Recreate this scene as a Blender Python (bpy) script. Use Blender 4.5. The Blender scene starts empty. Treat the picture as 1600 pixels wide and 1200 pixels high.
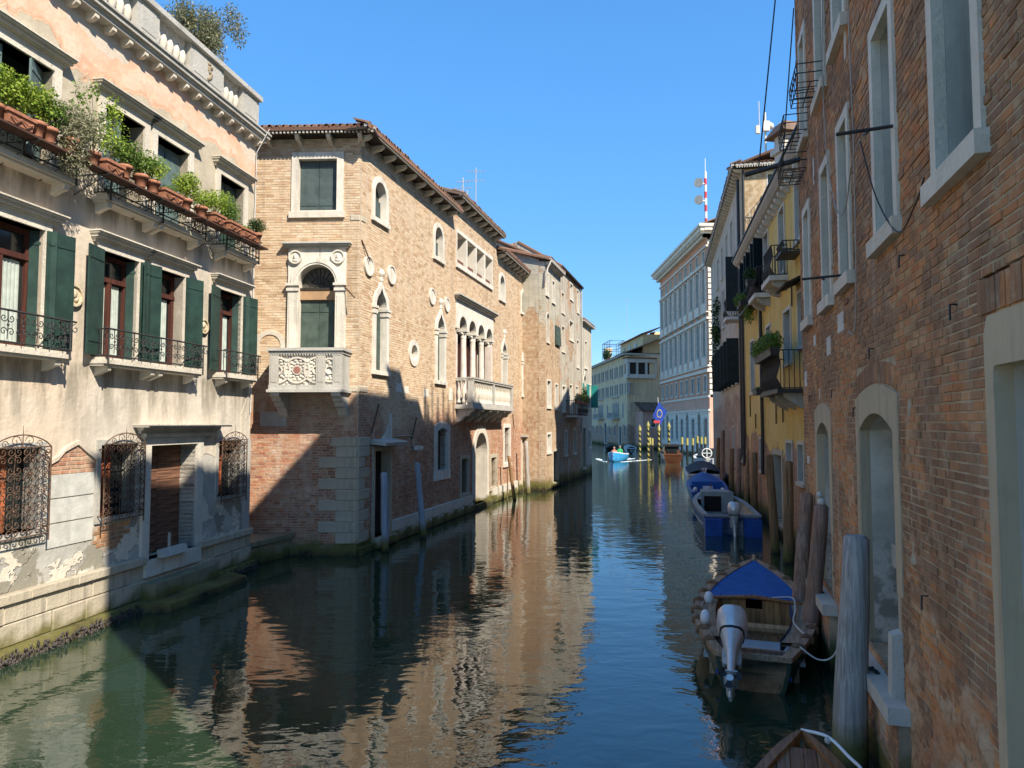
import bpy, math, random
import numpy as np
from mathutils import Matrix, Vector
R_ = math.radians
random.seed(7)
rng = np.random.default_rng(7)
SC = bpy.context.scene
COL = SC.collection

# ------------------------------------------------------------------ camera, sky, sun
cam_d = bpy.data.cameras.new('camera'); cam = bpy.data.objects.new('camera', cam_d); COL.objects.link(cam)
cam_d.sensor_width = 36.0; cam_d.lens = 24.975; cam_d.clip_start = 0.05; cam_d.clip_end = 4000
cam.location = (0, 0, 3.7); cam.rotation_euler = (R_(90 + 3.197), 0, 0)
SC.camera = cam
SUN_AZ, SUN_EL = -50.0, 43.0            # azimuth measured from +X (counter-clockwise), elevation
world = bpy.data.worlds.new('World'); SC.world = world; world.use_nodes = True
wn = world.node_tree; wn.nodes.clear()
sky = wn.nodes.new('ShaderNodeTexSky'); sky.sky_type = 'NISHITA'; sky.sun_disc = False
sky.sun_elevation = R_(SUN_EL); sky.sun_rotation = R_(90 - SUN_AZ)
sky.air_density = 1.0; sky.dust_density = 0.0; sky.ozone_density = 2.4; sky.altitude = 3000
bg = wn.nodes.new('ShaderNodeBackground'); bg.inputs['Strength'].default_value = 0.15
wo = wn.nodes.new('ShaderNodeOutputWorld')
hs = wn.nodes.new('ShaderNodeHueSaturation'); hs.inputs['Saturation'].default_value = 1.22; hs.inputs['Hue'].default_value = .494; wn.links.new(sky.outputs[0], hs.inputs['Color']); 
sp_ = wn.nodes.new('ShaderNodeSeparateColor'); sp_.mode = 'HSV'; cb_ = wn.nodes.new('ShaderNodeCombineColor'); cb_.mode = 'HSV'
def wm(op, a, b):                                   # the camera's highlight roll-off, applied evenly to the whole sky
    q = wn.nodes.new('ShaderNodeMath'); q.operation = op
    for i, v in enumerate((a, b)):
        if hasattr(v, 'is_output'): wn.links.new(v, q.inputs[i])
        else: q.inputs[i].default_value = v
    return q.outputs[0]
wn.links.new(hs.outputs[0], sp_.inputs[0]); V_ = sp_.outputs[2]
V2 = wm('MULTIPLY', wm('DIVIDE', V_, wm('SQRT', wm('ADD', 1.0, wm('POWER', wm('DIVIDE', V_, 2.6), 2.0)), 0.0)), 1.06)
wn.links.new(sp_.outputs[0], cb_.inputs[0]); wn.links.new(sp_.outputs[1], cb_.inputs[1]); wn.links.new(V2, cb_.inputs[2]); wn.links.new(cb_.outputs[0], bg.inputs[0]); wn.links.new(bg.outputs[0], wo.inputs[0])
sd = bpy.data.lights.new('sun', 'SUN'); sd.energy = 2.6; sd.angle = R_(0.5); sd.color = (1.0, 0.91, 0.77)
sun = bpy.data.objects.new('sun', sd); COL.objects.link(sun)
_v = Vector((math.cos(R_(SUN_AZ))*math.cos(R_(SUN_EL)), math.sin(R_(SUN_AZ))*math.cos(R_(SUN_EL)), math.sin(R_(SUN_EL))))
sun.rotation_euler = _v.to_track_quat('Z', 'Y').to_euler(); sun.location = (20, -20, 40)
SC.view_settings.view_transform = 'Standard'; SC.view_settings.look = 'None'
SC.view_settings.gamma = 1.0; SC.view_settings.use_curve_mapping = False
SC.view_settings.exposure = 1.72
SC.render.engine = 'CYCLES'
SC.cycles.max_bounces = 7; SC.cycles.diffuse_bounces = 3; SC.cycles.glossy_bounces = 3; SC.cycles.transmission_bounces = 2; SC.cycles.transparent_max_bounces = 4

# ------------------------------------------------------------------ frames and mesh builder
class Frame:
    """a facade: origin at its left end at water level as seen from the canal, s to the right, d outward, z up"""
    def __init__(s, p0, p1, z=0.0):
        dx, dy = p1[0]-p0[0], p1[1]-p0[1]; s.L = math.hypot(dx, dy)
        s.M = Matrix.Translation((p0[0], p0[1], z)) @ Matrix.Rotation(math.atan2(dy, dx), 4, 'Z')
    def w(s, a, d, z): return s.M @ Vector((a, -d, z))
WORLD = {}
def put(o, M, parent=None):
    COL.objects.link(o); WORLD[o] = M
    if parent is not None:
        o.parent = parent; o.matrix_basis = WORLD[parent].inverted() @ M
    else: o.matrix_basis = M
    return o
def tag(o, label=None, cat=None, group=None, kind=None):
    if label: o['label'] = label
    if cat: o['category'] = cat
    if group: o['group'] = group
    if kind: o['kind'] = kind
    return o
def empty(name, M, label=None, cat=None, group=None):
    o = bpy.data.objects.new(name, None); o.empty_display_size = .2; put(o, M); return tag(o, label, cat, group)
def T(x, y, z, rz=0): return Matrix.Translation((x, y, z)) @ Matrix.Rotation(rz, 4, 'Z')
def copy_tree(o, M, parent=None, deep=True):
    c = o.copy(); put(c, M, parent)
    if deep:
        for ch in list(o.children): copy_tree(ch, M @ (WORLD[o].inverted() @ WORLD[ch]), c)
    return c

class MB:
    """collects shapes in (s, d, z): s along, d outward, z up"""
    def __init__(s): s.v = []; s.f = []; s.sm = []
    def add(s, pts, faces, smooth=False):
        b = len(s.v); s.v += [(p[0], -p[1], p[2]) for p in pts]
        s.f += [tuple(b+i for i in f) for f in faces]; s.sm += [smooth]*len(faces); return s
    def box(s, s0, s1, z0, z1, d0, d1):
        P = [(s0,d0,z0),(s1,d0,z0),(s1,d1,z0),(s0,d1,z0),(s0,d0,z1),(s1,d0,z1),(s1,d1,z1),(s0,d1,z1)]
        return s.add(P, [(0,1,2,3),(7,6,5,4),(0,4,5,1),(2,6,7,3),(1,5,6,2),(3,7,4,0)])
    def hexa(s, P): return s.add(P, [(0,1,2,3),(7,6,5,4),(0,4,5,1),(2,6,7,3),(1,5,6,2),(3,7,4,0)])
    def prism(s, poly, d0, d1):
        n = len(poly); P = [(a, d0, z) for a, z in poly] + [(a, d1, z) for a, z in poly]
        return s.add(P, [tuple(range(n)), tuple(range(2*n-1, n-1, -1))] + [(i, n+i, n+(i+1) % n, (i+1) % n) for i in range(n)])
    def sprism(s, poly, s0, s1):
        """profile in (d, z) extruded along s"""
        n = len(poly); P = [(s0, d, z) for d, z in poly] + [(s1, d, z) for d, z in poly]
        return s.add(P, [tuple(range(n)), tuple(range(2*n-1, n-1, -1))] + [(i, n+i, n+(i+1) % n, (i+1) % n) for i in range(n)])
    def band(s, A, B, d0, d1, closed=False, dA=None):
        """frame between outline A (outer) and B (inner), same point count"""
        n = len(A); dA = d1 if dA is None else dA
        P = [(a, d0, z) for a, z in A]+[(a, d0, z) for a, z in B]+[(a, dA, z) for a, z in A]+[(a, d1, z) for a, z in B]
        F = []
        for i in range(n if closed else n-1):
            j = (i+1) % n
            F += [(i, j, n+j, n+i), (2*n+i, 3*n+i, 3*n+j, 2*n+j), (i, 2*n+i, 2*n+j, j), (n+i, n+j, 3*n+j, 3*n+i)]
        if not closed: F += [(0, n, 3*n, 2*n), (n-1, 3*n-1, 4*n-1, 2*n-1)]
        return s.add(P, F)
    def rope(s, pts, r, n=5, k=6):
        """tube through points on a smooth (Catmull-Rom) path"""
        P = [Vector(p) for p in pts]; out = []
        for i in range(len(P)-1):
            a, b, c, d = P[max(i-1, 0)], P[i], P[i+1], P[min(i+2, len(P)-1)]
            for j in range(k):
                t = j/k; out.append(tuple(.5*((2*b)+(c-a)*t+(2*a-5*b+4*c-d)*t*t+(3*b-a-3*c+d)*t**3)))
        return s.tube(out+[tuple(P[-1])], r, n)
    def tube(s, path, r, n=6, smooth=True, cap=True, squash=None):
        path = [Vector(p) for p in path]; m = len(path); rs = r if hasattr(r, '__len__') else [r]*m
        P = []; up = Vector((0.013, 0.021, 1.0))
        for i, p in enumerate(path):
            t = (path[min(i+1, m-1)]-path[max(i-1, 0)])
            t = t.normalized() if t.length > 1e-9 else Vector((0, 0, 1))
            u = t.cross(up)
            if u.length < .05: u = t.cross(Vector((1, .03, 0)))
            u.normalize(); w = t.cross(u)
            if i and u.dot(pu) < 0: u = -u; w = -w
            pu = u
            for k in range(n):
                a = 2*math.pi*k/n; P.append(tuple(p + (u*math.cos(a)+w*math.sin(a))*rs[i]))
        F = [(i*n+k, i*n+(k+1) % n, (i+1)*n+(k+1) % n, (i+1)*n+k) for i in range(m-1) for k in range(n)]
        s.add(P, F, smooth)
        if cap: s.add(P[:n], [tuple(range(n))]); s.add(P[-n:], [tuple(range(n))])
        return s
    def lathe(s, prof, c=(0, 0, 0), n=12, smooth=True, sx=1, sy=1):
        P = [(c[0]+r*math.cos(2*math.pi*k/n)*sx, c[1]+r*math.sin(2*math.pi*k/n)*sy, c[2]+z) for r, z in prof for k in range(n)]
        m = len(prof); F = [(i*n+k, i*n+(k+1) % n, (i+1)*n+(k+1) % n, (i+1)*n+k) for i in range(m-1) for k in range(n)]
        s.add(P, F, smooth); s.add(P[:n], [tuple(range(n))]); s.add(P[-n:], [tuple(range(n))]); return s
    def ball(s, c, r, n=10, m=6, sx=1, sy=1, sz=1):
        return s.lathe([(max(1e-4, r*math.sin(math.pi*i/m)), -r*sz*math.cos(math.pi*i/m)) for i in range(m+1)], c, n, True, sx, sy)
    def disc(s, cs, cz, r, d0, d1, n=20, rz=None):
        return s.prism([(cs+r*math.cos(2*math.pi*k/n), cz+(rz or r)*math.sin(2*math.pi*k/n)) for k in range(n)], d0, d1)
    def mesh(s, name, mat):
        me = bpy.data.meshes.new(name); me.from_pydata(s.v, [], s.f)
        if any(s.sm): me.polygons.foreach_set('use_smooth', s.sm)
        if mat is not None: me.materials.append(mat)
        me.update(); return me
    def build(s, name, mat, parent=None, frame=None, M=None):
        o = bpy.data.objects.new(name, s.mesh(name, mat))
        if M is None: M = frame.M if frame else (WORLD[parent] if parent is not None else Matrix.Identity(4))
        return put(o, M, parent)
def arch_pts(s0, s1, z0, zs, kind='round', n=14, rise=None):
    """outline from bottom left up, over the arch and down; spring line zs"""
    c = (s0+s1)/2; r = (s1-s0)/2; P = [(s0, z0)]
    for i in range(n+1):
        t = math.pi*(1-i/n)
        if kind == 'round': P.append((c+r*math.cos(t), zs+(rise or r)*math.sin(t)))
        elif kind == 'seg':
            x = math.cos(t); P.append((c+r*x, zs+(rise or .3*r)*(1-x*x)))
        else:                                  # ogee: convex haunches, concave tip
            x = math.cos(t); ax = abs(x); h = rise or 1.5*r
            zz = math.sqrt(max(0, 1-ax**2))*.72 + .28*max(0, 1-ax/.42)**1.5
            P.append((c+r*x, zs+h*zz))
    P.append((s1, z0)); return P
def outline_width(P, z):
    """interval of an outline (open polygon closed at the bottom) at height z"""
    xs = []
    n = len(P)
    for i in range(n):
        a, b = P[i], P[(i+1) % n]
        if (a[1]-z)*(b[1]-z) < 0: xs.append(a[0]+(b[0]-a[0])*(z-a[1])/(b[1]-a[1]))
    return (min(xs), max(xs)) if len(xs) >= 2 else None
def rect(s0, s1, z0, z1): return [(s0, z0), (s0, z1), (s1, z1), (s1, z0)]
def rows(L0, L1, z0, z1, outl, dz):
    """free intervals between openings for every course"""
    n = max(1, int(round((z1-z0)/dz))); h = (z1-z0)/n; out = []
    for i in range(n):
        za = z0+i*h; zm = za+h/2; iv = [(L0, L1)]
        for P in outl:
            w = outline_width(P, zm)
            if not w: continue
            nv = []
            for a, b in iv:
                if w[1] <= a or w[0] >= b: nv.append((a, b)); continue
                if w[0] > a: nv.append((a, w[0]))
                if w[1] < b: nv.append((w[1], b))
            iv = nv
        out.append((za, za+h, iv))
    return out
def wall_mb(L0, L1, z0, z1, outl, d0, d1, dz=.06):
    zs = sorted({z0, z1} | {min(max(p[1], z0), z1) for P in outl if len(P) == 4 for p in P})
    m = MB(); cur = []
    allr = []
    for a, b in zip(zs[:-1], zs[1:]):
        if b-a < 1e-4: continue
        need = any(len(P) > 4 and min(p[1] for p in P) < b and max(p[1] for p in P) > a for P in outl)
        allr += rows(L0, L1, a, b, outl, dz if need else (b-a))
    for za, zb, iv in allr:                     # merge rows with equal intervals
        key = [(round(a, 4), round(b, 4)) for a, b in iv]
        if cur and cur[-1][2] == key: cur[-1][1] = zb
        else: cur.append([za, zb, key])
    for za, zb, iv in cur:
        for a, b in iv: m.box(a, b, za, zb, d0, d1)
    return m
def brick_list(L0, L1, z0, z1, outl, pitch=.075, ln=.225, gap=.015, jit=.005):
    out = []
    for i, (za, zb, iv) in enumerate(rows(L0, L1, z0, z1, outl, pitch)):
        off = (.5*ln if i % 2 else 0)+random.uniform(-.03, .03)
        for a, b in iv:
            x = a - ((a-L0+off) % ln)
            while x < b-.01:
                w = ln*random.uniform(.86, 1.08)
                p, q = max(x, a)+gap/2, min(x+w, b)-gap/2
                if q-p > .03:
                    out.append((p, q, za+gap/2+random.uniform(-.002, .002), zb-gap/2+random.uniform(-.003, .003), .003+random.uniform(0, jit)*(1 if random.random() < .85 else 2)))
                x += w
    return out
def bricks_joined(lst, depth=.03):
    """five faced bricks as one fast mesh"""
    m = MB()
    for a, b, c, e, d in lst:
        i = len(m.v); k = random.uniform(-.003, .003)
        m.v += [(a,-d,c),(b,-d-k,c),(b,-d-k,e),(a,-d,e),(a,depth,c),(b,depth,c),(b,depth,e),(a,depth,e)]
        m.f += [(i,i+1,i+2,i+3),(i,i+4,i+5,i+1),(i+1,i+5,i+6,i+2),(i+2,i+6,i+7,i+3),(i+3,i+7,i+4,i)]
    m.sm = [False]*len(m.f); return m
CAMP = Vector((0, 0, 3.7))
def bricks(frame, root, lst, mat, n_single=0, name='brick'):
    """the nearest n bricks in view as parts of their own, the rest as one part"""
    def key(q):
        p = frame.w((q[0]+q[1])/2, 0, (q[2]+q[3])/2)-CAMP
        t = R_(3.197); f = p.y*math.cos(t)+p.z*math.sin(t); up = -p.y*math.sin(t)+p.z*math.cos(t)
        if f <= .1 or abs(p.x/f) > .72 or abs(up/f) > .54: return 1e9
        return p.length
    lst = sorted(lst, key=key); single = [q for q in lst[:n_single] if key(q) < 1e8]; rest = lst[len(single):]
    bricks_joined(rest).build(name+'work', mat, root, frame)['kind'] = 'stuff'
    cache = {}
    for a, b, c, e, d in single:
        k = (round((b-a)/.03), round((e-c)/.006))
        if k not in cache:
            w, h = k[0]*.03/2, k[1]*.006/2
            m = MB(); B = .004
            m.add([(-w,0,-h),(w,0,-h),(w,0,h),(-w,0,h),(-w+B,.006,-h+B),(w-B,.006,-h+B),(w-B,.006,h-B),(-w+B,.006,h-B),(-w,-.04,-h),(w,-.04,-h),(w,-.04,h),(-w,-.04,h)],
                  [(4,5,6,7),(0,1,5,4),(1,2,6,5),(2,3,7,6),(3,0,4,7),(0,8,9,1),(1,9,10,2),(2,10,11,3),(3,11,8,0)])
            cache[k] = m.mesh(name, mat)
        o = bpy.data.objects.new(name, cache[k])
        put(o, frame.M @ Matrix.Translation(((a+b)/2, -d+.006, (c+e)/2)) @ Matrix.Rotation(random.uniform(-.012, .012), 4, 'Y'), root)
def pieces(frame, parent, name, items, mat, bev=.01):
    """separate block parts (s0,s1,z0,z1,d0,d1), slightly chamfered"""
    for a, b, c, e, d0, d1 in items:
        m = MB(); w, h = (b-a)/2, (e-c)/2; B = min(bev, w*.4, h*.4)
        m.add([(-w,d1-B,-h),(w,d1-B,-h),(w,d1-B,h),(-w,d1-B,h),(-w+B,d1,-h+B),(w-B,d1,-h+B),(w-B,d1,h-B),(-w+B,d1,h-B),(-w,d0,-h),(w,d0,-h),(w,d0,h),(-w,d0,h)],
              [(4,5,6,7),(0,1,5,4),(1,2,6,5),(2,3,7,6),(3,0,4,7),(0,8,9,1),(1,9,10,2),(2,10,11,3),(3,11,8,0),(8,11,10,9)])
        m.build(name, mat, parent, M=frame.M @ Matrix.Translation(((a+b)/2, 0, (c+e)/2)))
def spiral(cx, cz, r, a0, turns, n=14, d=0, r1=.12):
    return [(cx+r*(1-(1-r1)*i/n)*math.cos(a0+turns*2*math.pi*i/n), d, cz+r*(1-(1-r1)*i/n)*math.sin(a0+turns*2*math.pi*i/n)) for i in range(n+1)]
def leaf_cloud(blobs, n, size, flat=.55, seed=0, elong=1.8):
    """n leaf quads spread through ellipsoids (cx,cy,cz,rx,ry,rz) in plain xyz"""
    g = np.random.default_rng(seed); B = np.array(blobs, float)
    vol = (B[:, 3]*B[:, 4]*B[:, 5])**.7; idx = g.choice(len(B), n, p=vol/vol.sum())
    d = g.normal(size=(n, 3)); d /= np.linalg.norm(d, axis=1)[:, None]
    r = g.random(n)**(1/2.2)
    c = B[idx, :3]+d*r[:, None]*B[idx, 3:6]
    nn = d*.8+g.normal(size=(n, 3))*.6+np.array([0, 0, flat]); nn /= np.linalg.norm(nn, axis=1)[:, None]
    t = np.cross(nn, g.normal(size=(n, 3))); t /= np.linalg.norm(t, axis=1)[:, None]+1e-9
    b = np.cross(nn, t); sz = size*(.6+.8*g.random(n))[:, None]
    V = np.stack([c-t*sz*elong*.5, c+b*sz*.5, c+t*sz*elong*.5, c-b*sz*.5], 1).reshape(-1, 3)
    return V, n
def leaves(name, blobs, n, size, mat, parent, M, seed=0, elong=1.8, flat=.55):
    V, n = leaf_cloud(blobs, n, size, flat, seed, elong)
    me = bpy.data.meshes.new(name); me.vertices.add(4*n); me.vertices.foreach_set('co', V.ravel())
    me.loops.add(4*n); me.loops.foreach_set('vertex_index', np.arange(4*n)); me.polygons.add(n)
    me.polygons.foreach_set('loop_start', np.arange(0, 4*n, 4)); me.update(calc_edges=True); me.materials.append(mat)
    return put(bpy.data.objects.new(name, me), M, parent)
# ------------------------------------------------------------------ materials
class NT:
    def __init__(s, name):
        s.m = bpy.data.materials.new(name); s.m.use_nodes = True; s.t = s.m.node_tree; s.t.nodes.clear()
        s.out = s.t.nodes.new('ShaderNodeOutputMaterial'); s.b = s.t.nodes.new('ShaderNodeBsdfPrincipled')
        s.t.links.new(s.b.outputs[0], s.out.inputs[0]); s._tc = None
    def set(s, i, v):
        if hasattr(v, 'is_output'): s.t.links.new(v, i)
        elif hasattr(v, '__len__') and i.type == 'RGBA': i.default_value = (*v[:3], 1)
        else: i.default_value = v
    def n(s, ty, **kw):
        nd = s.t.nodes.new(ty)
        for k, v in kw.items():
            if k.startswith('_'): setattr(nd, k[1:], v)
            else:
                i = nd.inputs[int(k[1:])] if k[0] == 'i' and k[1:].isdigit() else nd.inputs[k.replace('__', ' ')]
                s.set(i, v)
        return nd
    @property
    def co(s):
        if not s._tc: s._tc = s.n('ShaderNodeTexCoord').outputs['Object']
        return s._tc
    def xyz(s): 
        sp = s.n('ShaderNodeSeparateXYZ', i0=s.co); return sp.outputs
    def map(s, sc, loc=(0, 0, 0), rot=(0, 0, 0)): return s.n('ShaderNodeMapping', Vector=s.co, Scale=sc, Location=loc, Rotation=rot).outputs[0]
    def noise(s, scale=1, det=4, ro=.55, vec=None, dist=0): 
        return s.n('ShaderNodeTexNoise', Vector=vec or s.co, Scale=scale, Detail=min(det, 4), Roughness=ro, Distortion=dist).outputs['Fac']
    def mr(s, v, a, b, c=0, d=1, smooth=True):
        return s.n('ShaderNodeMapRange', _interpolation_type='SMOOTHSTEP' if smooth else 'LINEAR', Value=v, From__Min=a, From__Max=b, To__Min=c, To__Max=d).outputs[0]
    def ma(s, op, a, b=0.0, clamp=False): return s.n('ShaderNodeMath', _operation=op, _use_clamp=clamp, i0=a, i1=b).outputs[0]
    def ramp(s, f, stops):
        nd = s.n('ShaderNodeValToRGB', Fac=f); e = nd.color_ramp.elements
        while len(e) < len(stops): e.new(.5)
        for k, (p, c) in zip(e, stops): k.position = p; k.color = (*c, 1)
        return nd.outputs[0]
    def mix(s, f, a, b, blend='MIX'):
        nd = s.n('ShaderNodeMix', _data_type='RGBA', _blend_type=blend)
        s.set(nd.inputs[0], f); s.set(nd.inputs[6], a); s.set(nd.inputs[7], b); return nd.outputs[2]
    def bump(s, h, dist=.01, st=1.0, nrm=None):
        k = dict(Height=h, Distance=dist, Strength=st)
        if nrm is not None: k['Normal'] = nrm
        return s.n('ShaderNodeBump', **k).outputs[0]
    def rnd(s):
        """random per brick/leaf island and per object"""
        a = s.n('ShaderNodeNewGeometry').outputs['Random Per Island']; b = s.n('ShaderNodeObjectInfo').outputs['Random']
        return s.ma('FRACT', s.ma('ADD', a, b))
    def done(s, col, rough=.8, normal=None, spec=.3, **kw):
        s.set(s.b.inputs['Base Color'], col); s.set(s.b.inputs['Roughness'], rough); s.b.inputs['Specular IOR Level'].default_value = spec
        if normal is not None: s.set(s.b.inputs['Normal'], normal)
        for k, v in kw.items(): s.set(s.b.inputs[k.replace('__', ' ')], v)
        return s.m
def algae(n, col, z0=.14, z1=.46, zl=None):
    """wet weed line of the canal: black-green at the water, yellow-green above, on any stone near the water"""
    if zl is None:
        g = n.n('ShaderNodeNewGeometry').outputs['Position']; zl = n.n('ShaderNodeSeparateXYZ', i0=g).outputs[2]
    z = n.ma('ADD', zl, n.ma('MULTIPLY', n.ma('SUBTRACT', n.noise(1.3, 6), .5), .9))
    gr = n.mix(n.noise(6, 4), (.085, .085, .022), (.19, .165, .055))
    c = n.mix(n.mr(z, z0+.1, z1, 1, 0), col, gr)
    return n.mix(n.mr(z, z0-.2, z0+.12, 1, 0), c, n.mix(n.mr(n.noise(14, 3), .4, .7), (.018, .017, .010), (.075, .055, .03)))
def simple(name, col, rough=.7, var=.12, scale=3, metal=0, spec=.3, bump=0, streak=0):
    n = NT(name); f = n.noise(scale, 5)
    c = n.mix(n.mr(f, .3, .7), tuple(x*(1-var) for x in col), tuple(min(1, x*(1+var)) for x in col))
    if streak:
        st = n.noise(1, 4, .6, n.map((5, 5, .35)))
        c = n.mix(n.mr(st, .5, .75, 0, streak), c, tuple(x*.35 for x in col))
    nm = n.bump(n.noise(scale*8, 4), bump) if bump else None
    return n.done(c, rough, nm, spec, Metallic=metal)
def stone_mat(name, col=(.66, .61, .52), dirt=.5, wet=True, rough=.75):
    n = NT(name); f = n.noise(2.2, 6); fine = n.noise(22, 4); st = n.noise(1, 5, .65, n.map((4, 4, .5)))
    c = n.mix(n.mr(f, .3, .72), tuple(x*.82 for x in col), col)
    c = n.mix(n.mr(st, .5, .78, 0, dirt), c, tuple(x*.38 for x in col))
    c = n.mix(n.mr(fine, .55, .8, 0, .35), c, tuple(x*.6 for x in col))
    r = n.rnd(); c = n.mix(n.mr(r, 0, 1, 0, .28), c, (col[0]*.7, col[1]*.66, col[2]*.6))
    if wet: c = algae(n, c)
    return n.done(c, rough, n.bump(n.ma('ADD', fine, f), .012))
def stucco_palazzo():
    n = NT('stucco_cream'); x, y, z = n.xyz()
    n1 = n.noise(.45, 5, .6); n2 = n.noise(1.6, 7, .6); n3 = n.noise(9, 5)
    st = n.noise(1, 6, .62, n.map((1.5, 1.5, .35))); st2 = n.noise(1, 6, .62, n.map((3.2, 3.2, .55), (3, 1, 2)))
    c = n.mix(n.mr(n1, .36, .62), (.60, .52, .415), (.64, .51, .385))
    grey = n.mr(n.ma('ADD', x, n.ma('MULTIPLY', n.ma('SUBTRACT', n1, .5), 3)), 10.3, 11.4)
    c = n.mix(n.ma('MULTIPLY', grey, .8), c, n.mix(n.mr(n2, .35, .65), (.50, .455, .385), (.60, .54, .455)))
    # streaks and soot
    c = n.mix(n.mr(st, .48, .70, 0, .55), c, (.27, .23, .18))
    c = n.mix(n.ma('MULTIPLY', n.mr(st2, .5, .7, 0, .45), n.mr(z, 7.3, 7.9, 1, 0)), c, n.mix(n2, (.62, .56, .46), (.30, .27, .21)))
    # dark drip zones below the sills of the piano nobile and of the top floor
    zone = n.ma('ADD', n.ma('MULTIPLY', n.mr(z, 3.3, 4.7), n.mr(z, 4.7, 4.85, 1, 0)), n.ma('MULTIPLY', n.mr(z, 7.15, 7.8), n.mr(z, 7.8, 7.95, 1, 0)))
    c = n.mix(n.ma('MULTIPLY', zone, n.mr(st2, .40, .62, 0, .75)), c, (.17, .15, .11))
    # upper band: grey render round the windows, salmon plaster above it, pale coat under the cornice
    zz = n.ma('ADD', z, n.ma('MULTIPLY', n.ma('SUBTRACT', n.noise(.5, 8, .64), .5), 2.9))
    up = n.mr(z, 7.95, 8.15)
    c = n.mix(up, c, n.mix(n.mr(n2, .3, .7), (.40, .345, .255), (.52, .455, .35)))
    sal = n.ma('MULTIPLY', n.mr(zz, 10.32, 10.36), up)
    c = n.mix(sal, c, n.mix(n.mr(n2, .3, .72), (.64, .39, .26), (.72, .53, .41)))
    c = n.mix(n.mr(zz, 11.1, 11.14), c, n.mix(n2, (.50, .43, .34), (.64, .55, .45)))
    edge = n.ma('MULTIPLY', n.mr(zz, 10.26, 10.34), n.mr(zz, 10.38, 10.52, 1, 0))
    c = n.mix(n.ma('MULTIPLY', edge, .6), c, (.52, .27, .16))
    # ground floor: cool grey cement render, pale where the skin has gone
    zg = n.ma('ADD', z, n.ma('MULTIPLY', n.ma('SUBTRACT', n.noise(.9, 5), .5), .8))
    lo = n.mr(zg, 2.98, 3.04, 1, 0)
    gcol = n.mix(n.mr(n2, .3, .7), (.34, .325, .285), (.48, .46, .41))
    c = n.mix(lo, c, gcol)
    pe = n.ma('MULTIPLY', n.mr(n.noise(1.5, 7, .62, n.map((1, 1, 1.4), (5, 0, 3))), .50, .525), n.mr(zg, 1.7, 2.1, 1, 0))
    c = n.mix(pe, c, n.mix(n3, (.70, .64, .53), (.55, .48, .38)))
    pd = n.ma('MULTIPLY', n.mr(n.noise(1.2, 6, .6, n.map((1, 1, 1), (9, 0, 7))), .54, .565), n.mr(zg, 1.8, 2.2, 1, 0))
    c = n.mix(pd, c, (.27, .25, .20))
    c = n.mix(n.mr(n3, .5, .8, 0, .22), c, (.30, .25, .19))
    c = algae(n, c)
    h = n.ma('ADD', n.ma('ADD', n.ma('MULTIPLY', n3, .35), n2), n.ma('ADD', n.ma('MULTIPLY', sal, -.35), n.ma('ADD', n.ma('MULTIPLY', pe, .5), n.ma('MULTIPLY', lo, -.4))))
    return n.done(c, .9, n.bump(h, .03), .15)
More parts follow.
